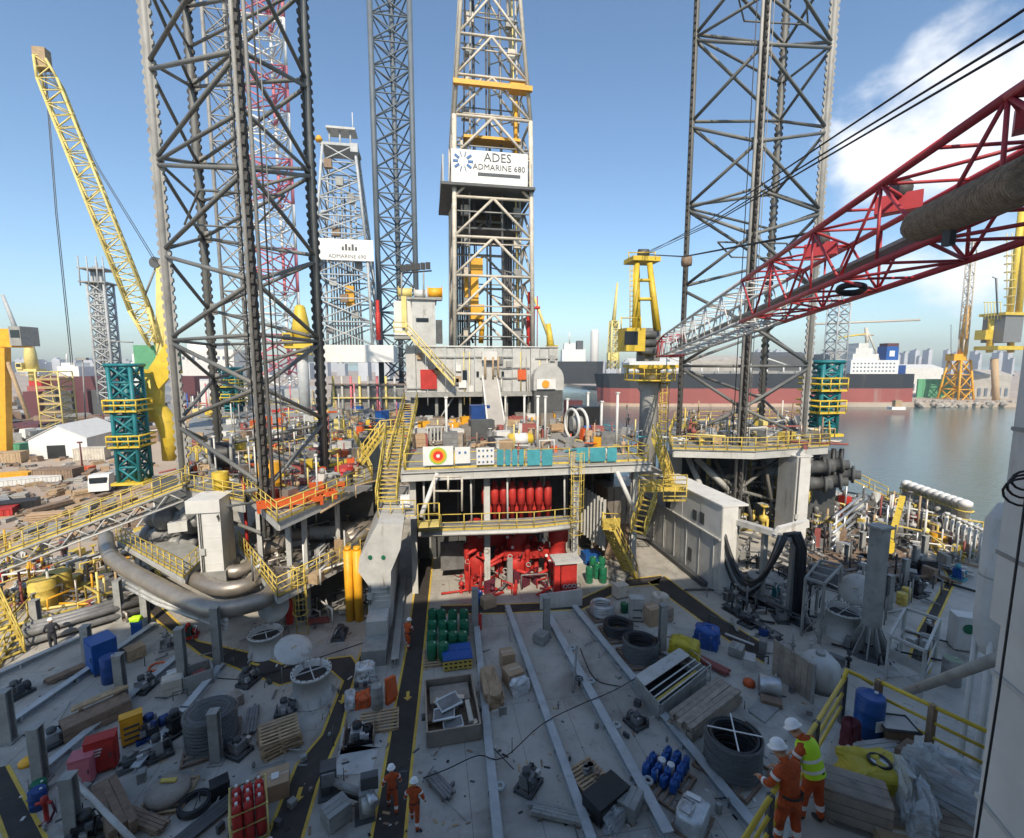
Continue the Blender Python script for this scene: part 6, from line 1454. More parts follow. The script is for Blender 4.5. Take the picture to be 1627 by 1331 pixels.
def crate(p, w, d, h, label, m='wood', rz=0.0, group=None, name='wooden_crate', cat='crate', top=True, nsl=None):
    t = T(name, label, cat, p, rz=rz, local=True, group=group)
    t.part('box', MB().bx(-w/2+0.03, w/2-0.03, -d/2+0.03, d/2-0.03, 0.06, h-0.04), m)
    n = nsl or max(2, int(h/0.28))
    for s in (-1, 1):
        for i in range(n):
            z = 0.06+(h-0.1)*(i+0.5)/n; hh = (h-0.1)/n-0.02
            t.part('side_slat', MB().box((0, s*(d/2-0.015), z), (w, 0.03, hh)), m); t.part('side_slat', MB().box((s*(w/2-0.015), 0, z), (0.03, d-0.064, hh)), m)
    if top:
        k = max(3, int(d/0.25))
        for i in range(k): t.part('lid_board', MB().box((0, -d/2+(i+0.5)*d/k, h-0.02), (w+0.02, d/k-0.015, 0.035)), m)
    for s in (-1, 1): t.part('skid', MB().box((s*w*0.35, 0, 0.03), (0.1, d, 0.058)), m)
    return t
def carton(p, w, d, h, label, rz=0.0, m='card', group=None):
    t = T('cardboard_box', label, 'cardboard box', p, rz=rz, local=True, group=group)
    t.part('box', MB().bx(-w/2, w/2, -d/2, d/2, 0, h), m)
    for s in (-1, 1): t.part('flap', MB().slab([(-w/2, s*d/2, h+0.003), (w/2, s*d/2, h+0.003), (w/2, s*0.012, h+0.02), (-w/2, s*0.012, h+0.02)], (0, 0, 0.01)), m)
    t.part('tape', MB().bx(-w/2-0.003, w/2+0.003, -0.03, 0.03, h+0.032, h+0.036), 'derrick_white')
    return t
def lump(w, d, h, seed, sub=10, pinch=0.25, rough=0.06, crumple=0.0):
    """rounded lumpy closed surface, for tarpaulins and bags"""
    r = random.Random(seed); mb = MB(); n, k = sub*2, sub; ph = [r.uniform(0, 6.28) for _ in range(8)]
    prof = []
    vs = []
    for j in range(k+1):
        v = j/k
        for i in range(n):
            a = 2*math.pi*i/n
            e = 0.42
            cx_, cy_ = math.copysign(abs(math.cos(a))**e, math.cos(a)), math.copysign(abs(math.sin(a))**e, math.sin(a))
            f = (1.0 if v < 0.7 else max(0.0, 1-((v-0.7)/0.3)**2)**0.55)*(1-pinch*v*0.4)
            wob = 1+rough*(math.sin(3*a+ph[0]+v*4)+math.sin(5*a+ph[1]-v*6)+0.7*math.sin(9*a+ph[2]+v*9)+0.5*math.sin(14*a+ph[3]))
            z = h*min(1, v*1.15) if v < 0.7 else h*(0.805+0.195*math.sin((v-0.7)/0.3*math.pi/2))
            vs.append((cx_*w/2*f*wob, cy_*d/2*f*wob, max(0, z*(1+rough*1.2*math.sin(2*a+ph[4])*math.sin(3*v+ph[5])))))
    fs = [(j*n+i, j*n+(i+1) % n, (j+1)*n+(i+1) % n, (j+1)*n+i) for j in range(k) for i in range(n)]
    fs.append(tuple(range(n-1, -1, -1)))
    if crumple:
        vs = [(x+r.uniform(-1, 1)*crumple*w, y+r.uniform(-1, 1)*crumple*d, max(0, z*(1+r.uniform(-1, 1)*crumple*2.2))) for x, y, z in vs]
    return mb._add(vs, fs, not crumple)
def bag(p, w, d, h, label, m, rz=0.0, seed=1, name='tarpaulin_bundle', cat='tarpaulin', rope=True, rough=0.05):
    t = T(name, label, cat, p, rz=rz, local=True)
    t.part('cover', lump(w, d, h, seed, 18 if m in ('plastic_film', 'foil') else 14, 0.25, rough, {'plastic_film': 0.05, 'foil': 0.025, 'wrap': 0.012}.get(m, 0.013)), m)
    if rope:
        for x in (-w*0.22, w*0.22): t.part('lashing', MB().path([(x, -d*0.52, 0.02), (x, -d*0.5, h*0.7), (x, -d*0.3, h*1.0), (x, d*0.3, h*1.0), (x, d*0.5, h*0.7), (x, d*0.52, 0.02)], 0.012, 5), 'rope')
    return t
def coil(p, RR, h, label, m='rubber', turns=7, r=0.06, wrap=False, pal=True, rz=0.0, layers=2, name='hose_coil', cat='hose coil', cross=False):
    t = T(name, label, cat, p, rz=rz, local=True)
    z0 = 0.0
    if pal: pallet_parts(t, RR*2.1, RR*2.1, 0, 'wood_dark'); z0 = 0.145
    rr = random.Random(int(RR*1000+turns))
    for l in range(layers):
        pts = []; n = 26
        for i in range(turns*n+1):
            a = 2*math.pi*i/n; R2 = (RR-r*(1+2.1*l))*(1+0.02*math.sin(a*0.37+l)+0.012*math.sin(a*1.31))
            pts.append((R2*math.cos(a), R2*math.sin(a), z0+r+(h-2*r)*i/(turns*n)+0.012*math.sin(a*2.3)))
        t.part('hose', MB().path(pts, r, 6), m)
    if wrap:
        pr = [(RR*1.03, z0), (RR*1.05, z0+h*0.3), (RR*1.02, z0+h*0.62), (RR*1.06, z0+h*0.9), (RR*0.98, z0+h*1.03)]
        if wrap == 'top': pr += [(RR*0.5, z0+h*1.07), (0.001, z0+h*1.06)]
        t.part('film_wrap', MB().lathe((0, 0, 0), pr, 24, caps=False), 'wrap')
    if cross:
        for a in (0.6, 0.6+math.pi/2): t.part('cross_bar', MB().beam((math.cos(a)*RR*0.95, math.sin(a)*RR*0.95, z0+h+0.06), (-math.cos(a)*RR*0.95, -math.sin(a)*RR*0.95, z0+h+0.06+0.004*(a > 1)), 0.05, 0.03), 'clean_white')
    return t
def cabinet(p, w, d, h, label, m, rz=0.0, name='equipment_cabinet', cat='cabinet', louv=0, group=None, txt=None, tm='clean_white'):
    t = T(name, label, cat, p, rz=rz, local=True, group=group)
    t.part('body', MB().bx(-w/2, w/2, -d/2, d/2, 0.1, h), m)
    for s in (-1, 1): t.part('foot', MB().bx(s*w*0.4-0.05, s*w*0.4+0.05, -d/2, d/2, 0, 0.099), 'grey_dark')
    dr = t.part('door', MB().bx(-w/2+0.06, w/2-0.06, -d/2-0.03, -d/2-0.002, 0.18, h-0.08), m); t.part('handle', MB().bx(w*0.3, w*0.34, -d/2-0.06, -d/2-0.03, h*0.45, h*0.6), 'grey_dark', parent=dr)
    t.part('top_edge', MB().bx(-w/2-0.02, w/2+0.02, -d/2-0.02, d/2+0.02, h, h+0.04), m)
    for i in range(louv): t.part('louvre', MB().box((0, -d/2-0.045, 0.35+i*(h-0.5)/louv), (w*0.7, 0.03, 0.08)), 'grey_dark')
    return t
def skid(p, w, d, h, label, m='machine', rz=0.0, m2='grey', seed=1, name='machine_skid', cat='machine', group=None):
    """engine or pump on a frame"""
    r = random.Random(seed); t = T(name, label, cat, p, rz=rz, local=True, group=group)
    for s in (-1, 1): t.part('frame_rail', MB().ibeam((-w/2, s*d*0.42, 0.08), (w/2, s*d*0.42, 0.08), 0.1, 0.15, 0.02), m2)
    for x in (-w/2+0.05, w/2-0.05): t.part('frame_cross', MB().bx(x-0.04, x+0.04, -d*0.40, d*0.40, 0.02, 0.14), m2)
    t.part('engine_block', MB().bx(-w*0.32, w*0.12, -d*0.3, d*0.3, 0.16, h*0.72), m)
    t.part('motor', MB().lathe((w*0.14, 0, h*0.42), [(d*0.2, 0), (d*0.26, 0.03), (d*0.26, w*0.28), (d*0.12, w*0.3)], 12, (1, 0, 0)), m2)
    t.part('tank', MB().lathe((-w*0.1, d*0.05, h*0.74), [(d*0.1, -0.02), (d*0.2, 0), (d*0.2, h*0.2), (d*0.08, h*0.26)], 12), m2)
    for i in range(4):
        x, y = r.uniform(-w*0.4, w*0.4), r.uniform(-d*0.38, d*0.38)
        t.part('pipe', MB().path([(x, y, 0.14), (x, y, h*0.5), (x+r.uniform(-0.2, 0.2), y*0.6, h*0.8), (x*0.4, y*0.3, h*r.uniform(0.7, 1.0))], 0.03, 6), r.choice([m, 'silver', 'rubber', m2]))
    for i in range(3): t.part('valve_box', MB().box((r.uniform(-w*0.4, w*0.4), -d*0.36, h*r.uniform(0.3, 0.7)), (0.2, 0.14, 0.22)), r.choice(['silver', 'grey_dark', m2]))
    return t
def hatch_tank(p, r, h, label, lid_dir, lid_tilt, rz=0.0, off=(0, 0), m='grey_light'):
    """round deck trunk with its lid thrown open"""
    t = T('hatch_trunk', label, 'hatch', p, local=True)
    t.part('coaming', MB().lathe((0, 0, 0), [(r*1.1, 0), (r*1.1, 0.05), (r, 0.06), (r, h-0.12), (r*1.07, h-0.1), (r*1.07, h), (r*0.93, h), (r*0.93, h-0.25), (0.001, h-0.6)], 28), m)
    t.part('dark_opening', MB().lathe((0, 0, h-0.3), [(r*0.92, 0), (r*0.92, 0.01)], 24), 'black')
    for i in range(20): a = 2*math.pi*i/20; t.part('bolt', MB().tube((r*1.0*math.cos(a), r*1.0*math.sin(a), h), (r*1.0*math.cos(a), r*1.0*math.sin(a), h+0.05), 0.03, 6), 'grey_dark')
    for a in (0.4, 0.4+math.pi/2): t.part('opening_bar', MB().tube((math.cos(a)*r*0.9, math.sin(a)*r*0.9, h-0.05), (-math.cos(a)*r*0.9, -math.sin(a)*r*0.9, h-0.05), 0.03, 5), m)
    d = Vector((math.cos(lid_dir), math.sin(lid_dir), 0)); hinge = d*r*1.02+up*h
    ax = (d*math.sin(lid_tilt)*-1+up*math.cos(lid_tilt)).normalized()     # lid's facing
    upl = (d*math.cos(lid_tilt)+up*math.sin(lid_tilt)).normalized()
    c = hinge+upl*r*1.02
    ld = t.part('lid', MB().lathe(c, [(r*1.0, -0.03), (r*1.02, 0.0), (r*1.0, 0.03), (r*0.6, 0.10), (0.001, 0.12)], 28, ax), m)
    t.part('lid_handle', MB().torus(c+ax*0.13, 0.12, 0.02, 10, 5, upl), 'yellow', parent=ld); t.part('hinge', MB().box(hinge, (0.18, 0.18, 0.14), lid_dir), 'grey')
    for i in range(5): a = 2*math.pi*i/5+0.3; t.part('gusset', MB().slab([(r*math.cos(a), r*math.sin(a), 0.02), (r*1.35*math.cos(a), r*1.35*math.sin(a), 0.02), (r*math.cos(a), r*math.sin(a), 0.5)], (-math.sin(a)*0.03, math.cos(a)*0.03, 0)), m)
    return t
def planks(p, L, n, k, label, m='plank_grey', rz=0.0, w=0.22, th=0.06, name='plank_bundle', cat='planks', pipe=False, seed=2):
    t = T(name, label, cat, p, rz=rz, local=True); r = random.Random(seed)
    for s in (-0.3, 0.3): t.part('bearer', MB().bx(s*L-0.06, s*L+0.06, -n*w/2, n*w/2, 0, 0.1), 'wood_dark')
    for j in range(k):
        for i in range(n):
            y = (i-(n-1)/2)*w; l2 = L*r.uniform(0.9, 1.0); x = r.uniform(-0.1, 0.1)
            if pipe: t.part('pipe', MB().tube((x-l2/2, y, 0.1+w/2+j*w), (x+l2/2, y, 0.1+w/2+j*w), w*0.46, 8), m)
            else: t.part('plank', MB().box((x, y, 0.1+th/2+j*(th+0.004)), (l2, w-0.015, th), r.uniform(-0.015, 0.015)), m)
    return t
# ---------------------------------------------------------------- people
def person(p, rz, label, lean=0.0, stride=0.12, armL=None, armR=None, suit='coverall', vest=False, h=1.75, fingers=False, helmet='helmet', head_down=0.15, knee=0.03, crouch=0.0, bands=True):
    t = T('person', label, 'person', p, rz=rz, local=True)
    S = h/1.75
    V3 = lambda x, y, z: Vector((x, y, z))*S
    sl_, cl2 = math.sin(lean), math.cos(lean)
    hip = V3(0, 0, 0.93-crouch)
    def U(x, y, z):        # upper body, leaning about the hip; y is forward
        return hip+Vector((x, y*cl2+z*sl_, z*cl2-y*sl_))*S
    vs, es, rd = [], [], []
    def add(v, r, parent=None):
        vs.append(v); rd.append(r*S)
        if parent is not None: es.append((parent, len(vs)-1))
        return len(vs)-1
    pel = add(hip, 0.155); sp_ = add(U(0, 0, 0.2), 0.15, pel); ch = add(U(0, 0.0, 0.40), 0.17, sp_); nk0 = add(U(0, 0.0, 0.53), 0.10, ch); nk = add(U(0, 0.02, 0.565), 0.072, nk0)
    h1 = add(U(0, 0.04+head_down*0.2, 0.61), 0.08, nk); h2 = add(U(0, 0.05+head_down*0.3, 0.685), 0.095, h1); h3 = add(U(0, 0.04+head_down*0.35, 0.745), 0.07, h2)
    add(U(0, 0.17+head_down*0.3, 0.63), 0.022, h1)
    for sx in (-1, 1): add(U(sx*0.105, 0.03+head_down*0.3, 0.66), 0.022, h2)
    ank = []; hands = []
    for sx, st in ((-1, stride), (1, -stride)):
        a = add(V3(sx*0.10, st*0.15, 0.84-crouch), 0.115, pel); k = add(V3(sx*0.115, st*0.6+knee, 0.50-crouch*0.4), 0.088, a)
        c = add(V3(sx*0.115, st*0.9+knee*0.3, 0.28), 0.078, k); n_ = add(V3(sx*0.115, st, 0.11), 0.062, c); he = add(V3(sx*0.115, st-0.02, 0.05), 0.052, n_); to = add(V3(sx*0.13, st+0.16, 0.04), 0.042, he)
    defs = {-1: armL or ((-0.30, 0.02, 0.22), (-0.30, 0.16, 0.02)), 1: armR or ((0.30, 0.02, 0.22), (0.30, 0.16, 0.02))}
    for sx in (-1, 1):
        sh_ = add(U(sx*0.19, 0.0, 0.46), 0.085, ch); e, w_ = defs[sx]
        el = add(U(*e), 0.062, sh_); fm = add(U(*[(a+b)/2 for a, b in zip(e, w_)]), 0.055, el); wr = add(U(*w_), 0.042, fm)
        dr = (Vector(w_)-Vector(e)).normalized(); hv = U(*(Vector(w_)+dr*0.07)); ha = add(hv, 0.036, wr); hands.append(hv)
        if fingers:
            side = dr.cross(Vector((0, 0, 1))); side = side.normalized() if side.length > 0.1 else Vector((1, 0, 0))
            for i in range(4):
                f1 = add(U(*(Vector(w_)+dr*0.12+side*(i-1.5)*0.021)), 0.010, ha); add(U(*(Vector(w_)+dr*(0.165-0.008*abs(i-1.4))+side*(i-1.5)*0.021+Vector((0, 0, -0.03)))), 0.009, f1)
            th_ = add(U(*(Vector(w_)+dr*0.06+side*0.05)), 0.011, ha); add(U(*(Vector(w_)+dr*0.10+side*0.065+Vector((0, 0, -0.01)))), 0.009, th_)
        else:
            add(U(*(Vector(w_)+dr*0.15+Vector((0, 0, -0.015)))), 0.022, ha)
    me = bpy.data.meshes.new('body'); me.from_pydata([tuple(v) for v in vs], es, []); me.update()
    o = bpy.data.objects.new('b', me); col.objects.link(o)
    md = o.modifiers.new('s', 'SKIN'); o.modifiers.new('d', 'SUBSURF').levels = 1
    o.modifiers['d'].render_levels = 1
    for i, sv in enumerate(me.skin_vertices[0].data): sv.radius = (rd[i], rd[i]*(0.78 if i in (sp_, ch, nk0) else 1.0)); sv.use_root = (i == 0)
    bpy.context.view_layer.update()
    ev = bpy.data.meshes.new_from_object(o.evaluated_get(bpy.context.evaluated_depsgraph_get()))
    bpy.data.objects.remove(o)
    ev.name = 'body'; ev.materials.clear(); setm(ev, [suit, 'skin', 'boot', 'reflective'])
    hc = U(0, 0.06+head_down*0.25, 0.67)
    for f in ev.polygons:
        c = f.center; mi = 0
        if c.z < 0.13*S: mi = 2
        elif (c-hc).length < 0.125*S or (c-U(0, 0.03, 0.58)).length < 0.055*S: mi = 1
        elif min((c-x).length for x in hands) < 0.095*S: mi = 1
        elif bands and 0.25*S < c.z < 0.33*S: mi = 3
        f.material_index = mi; f.use_smooth = True
    t.part('body', None, None, mesh=ev)
    # helmet tilts with the head
    ax = (U(0, 0.05+head_down*0.3, 1.0)-U(0, 0.0, 0.5)).normalized()
    hcn = U(0, 0.045+head_down*0.33, 0.70)
    hm = t.part('helmet', MB().lathe(hcn, [(0.118*S, -0.01), (0.150*S, 0.0), (0.152*S, 0.012), (0.125*S, 0.02), (0.122*S, 0.06*S), (0.105*S, 0.105*S), (0.06*S, 0.138*S), (0.001, 0.146*S)], 18, ax), helmet)
    t.part('helmet_peak', MB().lathe(hcn+(U(0, 1, 0)-U(0, 0, 0)).normalized()*0.06*S, [(0.125*S, -0.004), (0.13*S, 0.004), (0.11*S, 0.014)], 14, ax), helmet, parent=hm)
    if bands:
        for sx in (-1, 1):
            e, w_ = defs[sx]; a, b = U(*e), U(*w_)
            t.part('sleeve_band', MB().lathe(a.lerp(b, 0.35), [(0.063*S, 0), (0.066*S, 0.01), (0.063*S, 0.06*S)], 10, b-a), 'reflective')
            t.part('arm_band', MB().lathe(U(sx*0.19, 0, 0.46).lerp(U(*e), 0.3), [(0.082*S, 0), (0.084*S, 0.01), (0.08*S, 0.05*S)], 10, U(*e)-U(sx*0.19, 0, 0.46)), 'reflective')
    t.part('tool_belt', MB().lathe(U(0, 0, 0.03), [(0.168*S, 0), (0.172*S, 0.01), (0.168*S, 0.045*S)], 16, U(0, 0, 1)-U(0, 0, 0), caps=False), 'black')
    t.part('tool_pouch', MB().box(U(0.16, -0.02, 0.0), (0.07*S, 0.13*S, 0.16*S)), 'boot')
    if vest:
        n = 20; rows = []
        for z, rx, ry in ((-0.02, 0.205, 0.165), (0.1, 0.205, 0.17), (0.2, 0.205, 0.17), (0.32, 0.215, 0.175), (0.42, 0.225, 0.175), (0.5, 0.2, 0.15), (0.56, 0.12, 0.10)):
            rows.append([U(rx*math.cos(2*math.pi*i/n), ry*math.sin(2*math.pi*i/n), z) for i in range(n)])
        vv = [v for r_ in rows for v in r_]; fs = []; mb = MB()
        mb._add(vv, [(j*n+i, j*n+(i+1) % n, (j+1)*n+(i+1) % n, (j+1)*n+i) for j in range(len(rows)-1) for i in range(n)], True)
        ve = t.part('vest', mb, 'vest')
        for z0_, z1_ in ((0.07, 0.12), (0.24, 0.29)):
            pts = [[U((0.213)*math.cos(2*math.pi*i/n), 0.178*math.sin(2*math.pi*i/n), z) for i in range(n)] for z in (z0_, z1_)]
            t.part('vest_band', MB()._add(pts[0]+pts[1], [(i, (i+1) % n, n+(i+1) % n, n+i) for i in range(n)], True), 'reflective', parent=ve)
    return t
DN = math.pi    # facing towards the viewer
person(G(648, 1030), -0.6, 'worker in orange coveralls on the walkway beside the green drums', armL=((-0.28, 0.08, 0.25), (-0.12, 0.28, 0.20)), armR=((0.28, 0.08, 0.25), (0.12, 0.30, 0.18)), lean=0.12)
person(G(624, 1288), 0.15, 'worker in orange coveralls walking on the black walkway at the bottom', stride=0.2, head_down=0.1)
person(G(659, 1312), -0.1, 'worker in orange coveralls right of the walkway, a step behind the other', stride=0.24, armR=((0.32, -0.08, 0.24), (0.36, 0.02, 0.03)))
person(G(85, 1029), 0.5, 'man in dark clothes standing on the sunlit deck at the left', suit='cloth_dark', bands=False, helmet='helmet')
# ---------------------------------------------------------------- things on the near deck
rs = random.Random(21)
# green drums on two pallets
for k, (px, py) in enumerate(((697, 1046), (722, 1008))): pallet_stack(px, py, 1, ('wooden pallet under the front green drums', 'wooden pallet under the rear green drums')[k], 0.05, 'wood', 1.7, 1.5)
row = ('front', 'second', 'third', 'back'); cn = ('left', 'second from left', 'third from left', 'right')
for j in range(4):
    for i in range(4):
        if j == 0 and i > 1: continue
        p = G(688+i*16.5-j*0.5, 1050-j*18.5); p.z = 0.145
        p.x += rs.uniform(-0.06, 0.06); p.y += rs.uniform(-0.08, 0.08)
        drum(p, 'green steel drum, '+cn[i]+' in the '+row[j]+' row by the walkway', 'green', group='green drums by the walkway', r=0.28)
bc = T('blue_lid_crate', 'yellow slotted crate with a blue lid beside the green drums', 'crate', G(728, 1066), rz=0.02, local=True)
bc.part('bin', MB().bx(-0.75, 0.75, 0.0, 1.35, 0.1, 0.62), 'yellow')
for r_ in range(2):
    for i in range(6): bc.part('slot', MB().box((-0.62+i*0.25, -0.006, 0.24+r_*0.22), (0.15, 0.01, 0.09)), 'black')
ld = bc.part('lid', MB().bx(-0.78, 0.78, -0.03, 1.38, 0.622, 0.70), 'blue')
for a in (-0.38, 0.38):
    for b in (0.35, 1.0): bc.part('lid_panel', MB().bx(a-0.32, a+0.32, b-0.28, b+0.28, 0.70, 0.72), 'blue', parent=ld)
for x in (-0.55, 0.55): bc.part('foot', MB().bx(x-0.1, x+0.1, 0.05, 1.3, 0, 0.099), 'yellow')
drum(G(762, 1000), 'small red gas cylinder standing behind the green drums', 'red', 0.14, 1.0)
drum(G(760, 958), 'blue plastic drum at the foot of the red valves', 'blue', 0.3, 0.8)
carton(G(775, 962), 0.9, 0.8, 0.6, 'orange brown carton at the foot of the red valves', 0.3)
# rubbish skip
sk = T('scrap_skip', 'open rusty skip full of scrap frames beside the black walkway', 'skip', G(722, 1182), rz=0.03, local=True)
W_, D_, H_ = 2.25, 3.3, 0.75
sk.part('floor', MB().bx(-W_/2+0.05, W_/2-0.05, 0.05, D_-0.05, 0.05, 0.12), 'wood_dark')
for s in (-1, 1): sk.part('side_wall', MB().bx(s*W_/2-0.04, s*W_/2+0.04, 0, D_, 0.05, H_), 'duct'); sk.part('lifting_lug', MB().box((s*(W_/2+0.12), D_*0.35, H_*0.7), (0.18, 0.2, 0.2)), 'grey_dark')
for y in (0, D_): sk.part('end_wall', MB().bx(-W_/2+0.042, W_/2-0.042, y-0.04, y+0.04, 0.05, H_), 'duct')
sk.part('inner_panel', MB().bx(-W_/2+0.2, W_/2-0.2, D_*0.62, D_*0.97, 0.13, 0.42), 'plank_grey')
for i, (x, y, z, w_, d_, r_) in enumerate(((-0.1, 1.6, 0.75, 0.95, 0.8, 0.3), (-0.35, 1.1, 0.6, 0.9, 0.7, -0.1), (0.0, 0.55, 0.5, 0.8, 0.6, 0.05))):
    mb = MB(); M = Matrix.Rotation(r_, 3, 'Z'); c_ = Vector((x, y, z)); q4 = [c_+M @ Vector((a*w_/2, b*d_/2, 0.06*a)) for a, b in ((-1, -1), (1, -1), (1, 1), (-1, 1))]
    sk.part('scrap_frame', MB().path(q4, 0.045, 4, True), 'clean_white'); sk.part('scrap_sheet', MB().slab([c_+M @ Vector((a*w_/2*0.9, b*d_/2*0.9, 0.06*a-0.01)) for a, b in ((-1, -1), (1, -1), (1, 1), (-1, 1))], (0, 0, 0.015)), 'machine')
for i in range(9): sk.part('scrap_piece', MB().box((rs.uniform(-0.9, 0.9), rs.uniform(0.3, 2.8), rs.uniform(0.25, 0.5)), (rs.uniform(0.15, 0.6), rs.uniform(0.1, 0.5), rs.uniform(0.1, 0.35)), rs.uniform(0, 3)), rs.choice(['wood', 'grey', 'white', 'wood_dark', 'silver']))
sk.part('timber', MB().box((0.75, 1.0, 0.62), (0.2, 1.3, 0.12), 0.04), 'derrick_white')
# wrapped bundles
bag(G(780, 1102), 0.95, 2.3, 0.85, 'long tan wrapped bundle lying by the first deck beam', 'card', 0.05, 4, 'wrapped_bundle', 'bundle')
carton(G(815, 1085), 0.85, 0.85, 0.75, 'brown carton beside the tan bundle', 0.3); carton(G(806, 1060), 0.7, 0.7, 0.9, 'tall brown carton behind the other one on the open deck', 0.1)
bag(G(826, 1100), 0.95, 0.5, 0.75, 'white plastic sheet slumped against the brown carton', 'foil', 0.4, 9, 'plastic_sheet', 'plastic sheet', rope=False, rough=0.08)
# round hatch trunks
hatch_tank(G(497, 1108), 0.86, 1.45, 'round grey hatch trunk with a white lid thrown back, in front', 2.3, 0.45)
hatch_tank(G(424, 1035), 0.86, 1.2, 'round grey hatch trunk with its lid upright near the yellow ladder', 1.5, 1.15)
hatch_tank(G(1338, 1008), 0.95, 1.6, 'round grey hatch trunk with a pale lid on the starboard side', 0.4, 1.0)
one('fire_extinguisher', 'red cylinder hanging beside the yellow ladder', 'extinguisher', MB().lathe(G(461, 1000), [(0.2, 0.4), (0.22, 0.45), (0.22, 1.9), (0.12, 2.1), (0.05, 2.2)], 12), 'red')
# pallets and machines in the middle left
pallet_stack(445, 1182, 5, 'pallet of the leaning pallet stack on the left', 0.5, 'wood', 1.5, 1.35, 0.16, 'stacked pallets')
pallet_stack(603, 1148, 1, 'pallet beside the black walkway under the orange bags', 0.05, 'wood', 1.7, 1.3)
pz = 0.145
bag(G(580, 1078), 1.0, 0.85, 0.8, 'white wrapped box above the orange bags', 'foil', 0.05, 5, 'wrapped_box', 'wrapped box', rough=0.03)
skid(G(582, 1092), 1.2, 0.8, 0.7, 'small grey pump behind the orange bags', 'grey_light', 0.1, 'grey', 3)
bag(G(577, 1118), 0.7, 0.75, 0.55, 'bright orange bag beside the grey canister', 'orange', 0.1, 7, 'orange_bag', 'bag', rough=0.06); bag(G(557, 1120), 0.5, 0.9, 0.6, 'pale plastic bag left of the orange bag', 'foil', 0.2, 17, 'plastic_bag', 'bag', rope=False)
drum(G(600, 1128)+up*pz, 'tall grey canister standing on the pallet by the walkway', 'grey', 0.27, 1.1)
one('traffic_barrier', 'orange red barrier leaning by the black walkway', 'barrier', MB().slab([G(612, 1118)+up*0.2, G(629, 1108)+up*0.2, G(626, 1100)+up*0.95, G(612, 1112)+up*1.1], (0.12, -0.12, 0)).beam(G(614, 1120)+up*0.1, G(628, 1110)+up*0.1, 0.2, 0.2), 'orange')
en = skid(G(572, 1172), 1.1, 1.0, 0.7, 'black boxed engine on a dark tray below the pallet', 'silver', 0.05, 'black', 6)
en.part('tray_wall', MB().bx(-0.62, -0.57, -0.6, 0.6, 0, 0.5), 'wood_dark'); en.part('tray_wall', MB().bx(0.57, 0.62, -0.6, 0.6, 0, 0.5), 'wood_dark'); en.part('tray_floor', MB().bx(-0.8, 0.9, -0.75, 0.75, 0.0, 0.02), 'grey_light')
struct('rubber_mat', MB().prism([G(a, b).xy for a, b in ((545, 1182), (602, 1188), (590, 1230), (528, 1232))], 0.004, 0.02), 'grey_light')
# lifting beam with two heads
lb_ = T('tong_machine', 'grey clamp machine with a bar between two heads near the bottom', 'clamp machine', G(550, 1290))
a_, b_ = G(525, 1240, 0.75), G(583, 1262, 0.6)
lb_.part('bar', MB().tube(a_, b_, 0.12, 10), 'grey'); lb_.part('bar', MB().tube(a_+up*-0.35, b_+up*-0.3, 0.07, 8), 'black')
lb_.part('head', MB().box(G(522, 1235, 0.55), (0.55, 0.55, 1.05), 0.15), 'grey_dark'); lb_.part('head_panel', MB().box(G(524, 1228, 0.95)+Vector((0, -0.3, 0)), (0.45, 0.06, 0.5), 0.15), 'machine')
lb_.part('head', MB().box(G(582, 1270, 0.5), (0.5, 0.6, 0.98), 0.15), 'grey'); lb_.part('motor', MB().tube(G(586, 1285, 0.4), G(586, 1285, 0.4)+up*0.5, 0.24, 12), 'grey_light'); lb_.part('top_unit', MB().box(G(587, 1240, 1.2), (0.6, 0.3, 0.5), 0.1), 'grey_dark'); lb_.part('chuck', MB().tube(G(588, 1262, 1.0), G(596, 1278, 0.9), 0.18, 10), 'silver')
lb_.part('skid_foot', MB().box(G(522, 1255, 0.03), (0.7, 0.9, 0.06), 0.15), 'grey_dark'); lb_.part('skid_foot', MB().box(G(580, 1290, 0.03), (0.7, 0.9, 0.06), 0.15), 'grey_dark')
def cable(px, label, r=0.022, z=0.03, m='black'):
    pts = [G(a, b, z) for a, b in px]; sm = []
    for k in range(len(pts)-1):
        for u in (0, 0.25, 0.5, 0.75):
            p0 = pts[max(k-1, 0)]; q1 = pts[k]; q2 = pts[k+1]; p3_ = pts[min(k+2, len(pts)-1)]
            sm.append(0.5*((2*q1)+(q2-p0)*u+(2*p0-5*q1+4*q2-p3_)*u*u+(3*q1-p0-3*q2+p3_)*u**3))
    one('cable', label, 'cable', MB().path(sm+[pts[-1]], r, 5), m)
cable([(672, 1236), (710, 1222), (760, 1200), (800, 1204), (862, 1150), (925, 1118), (985, 1092), (1060, 1045)], 'black cable snaking across the open deck beams', z=0.36)
cable([(410, 1072), (460, 1060), (520, 1040), (580, 1020)], 'black cable crossing the left walkway by the hatch trunk', z=0.03)
cable([(922, 1030), (945, 1078), (985, 1090)], 'thin cable drooping from the leaning pole'); cable([(285, 1060), (330, 1075), (400, 1078), (450, 1062)], 'dark cable along the branching walkway')
one('leaning_pole', 'thin grey pole leaning on the third deck beam', 'pole', MB().tube(G(910, 1100), G(917, 1026, 1.4), 0.06, 8), 'grey')
one('deck_valve', 'small round valve wheel at the foot of the leaning pole', 'valve', MB().torus(G(920, 1090)+up*0.42, 0.18, 0.035, 16, 6).tube(G(920, 1090)+up*0.05, G(920, 1090)+up*0.45, 0.05, 8).tube(G(920, 1090)+up*0.42-RT*0.17, G(920, 1090)+up*0.42+RT*0.17, 0.02, 5), 'grey_dark')
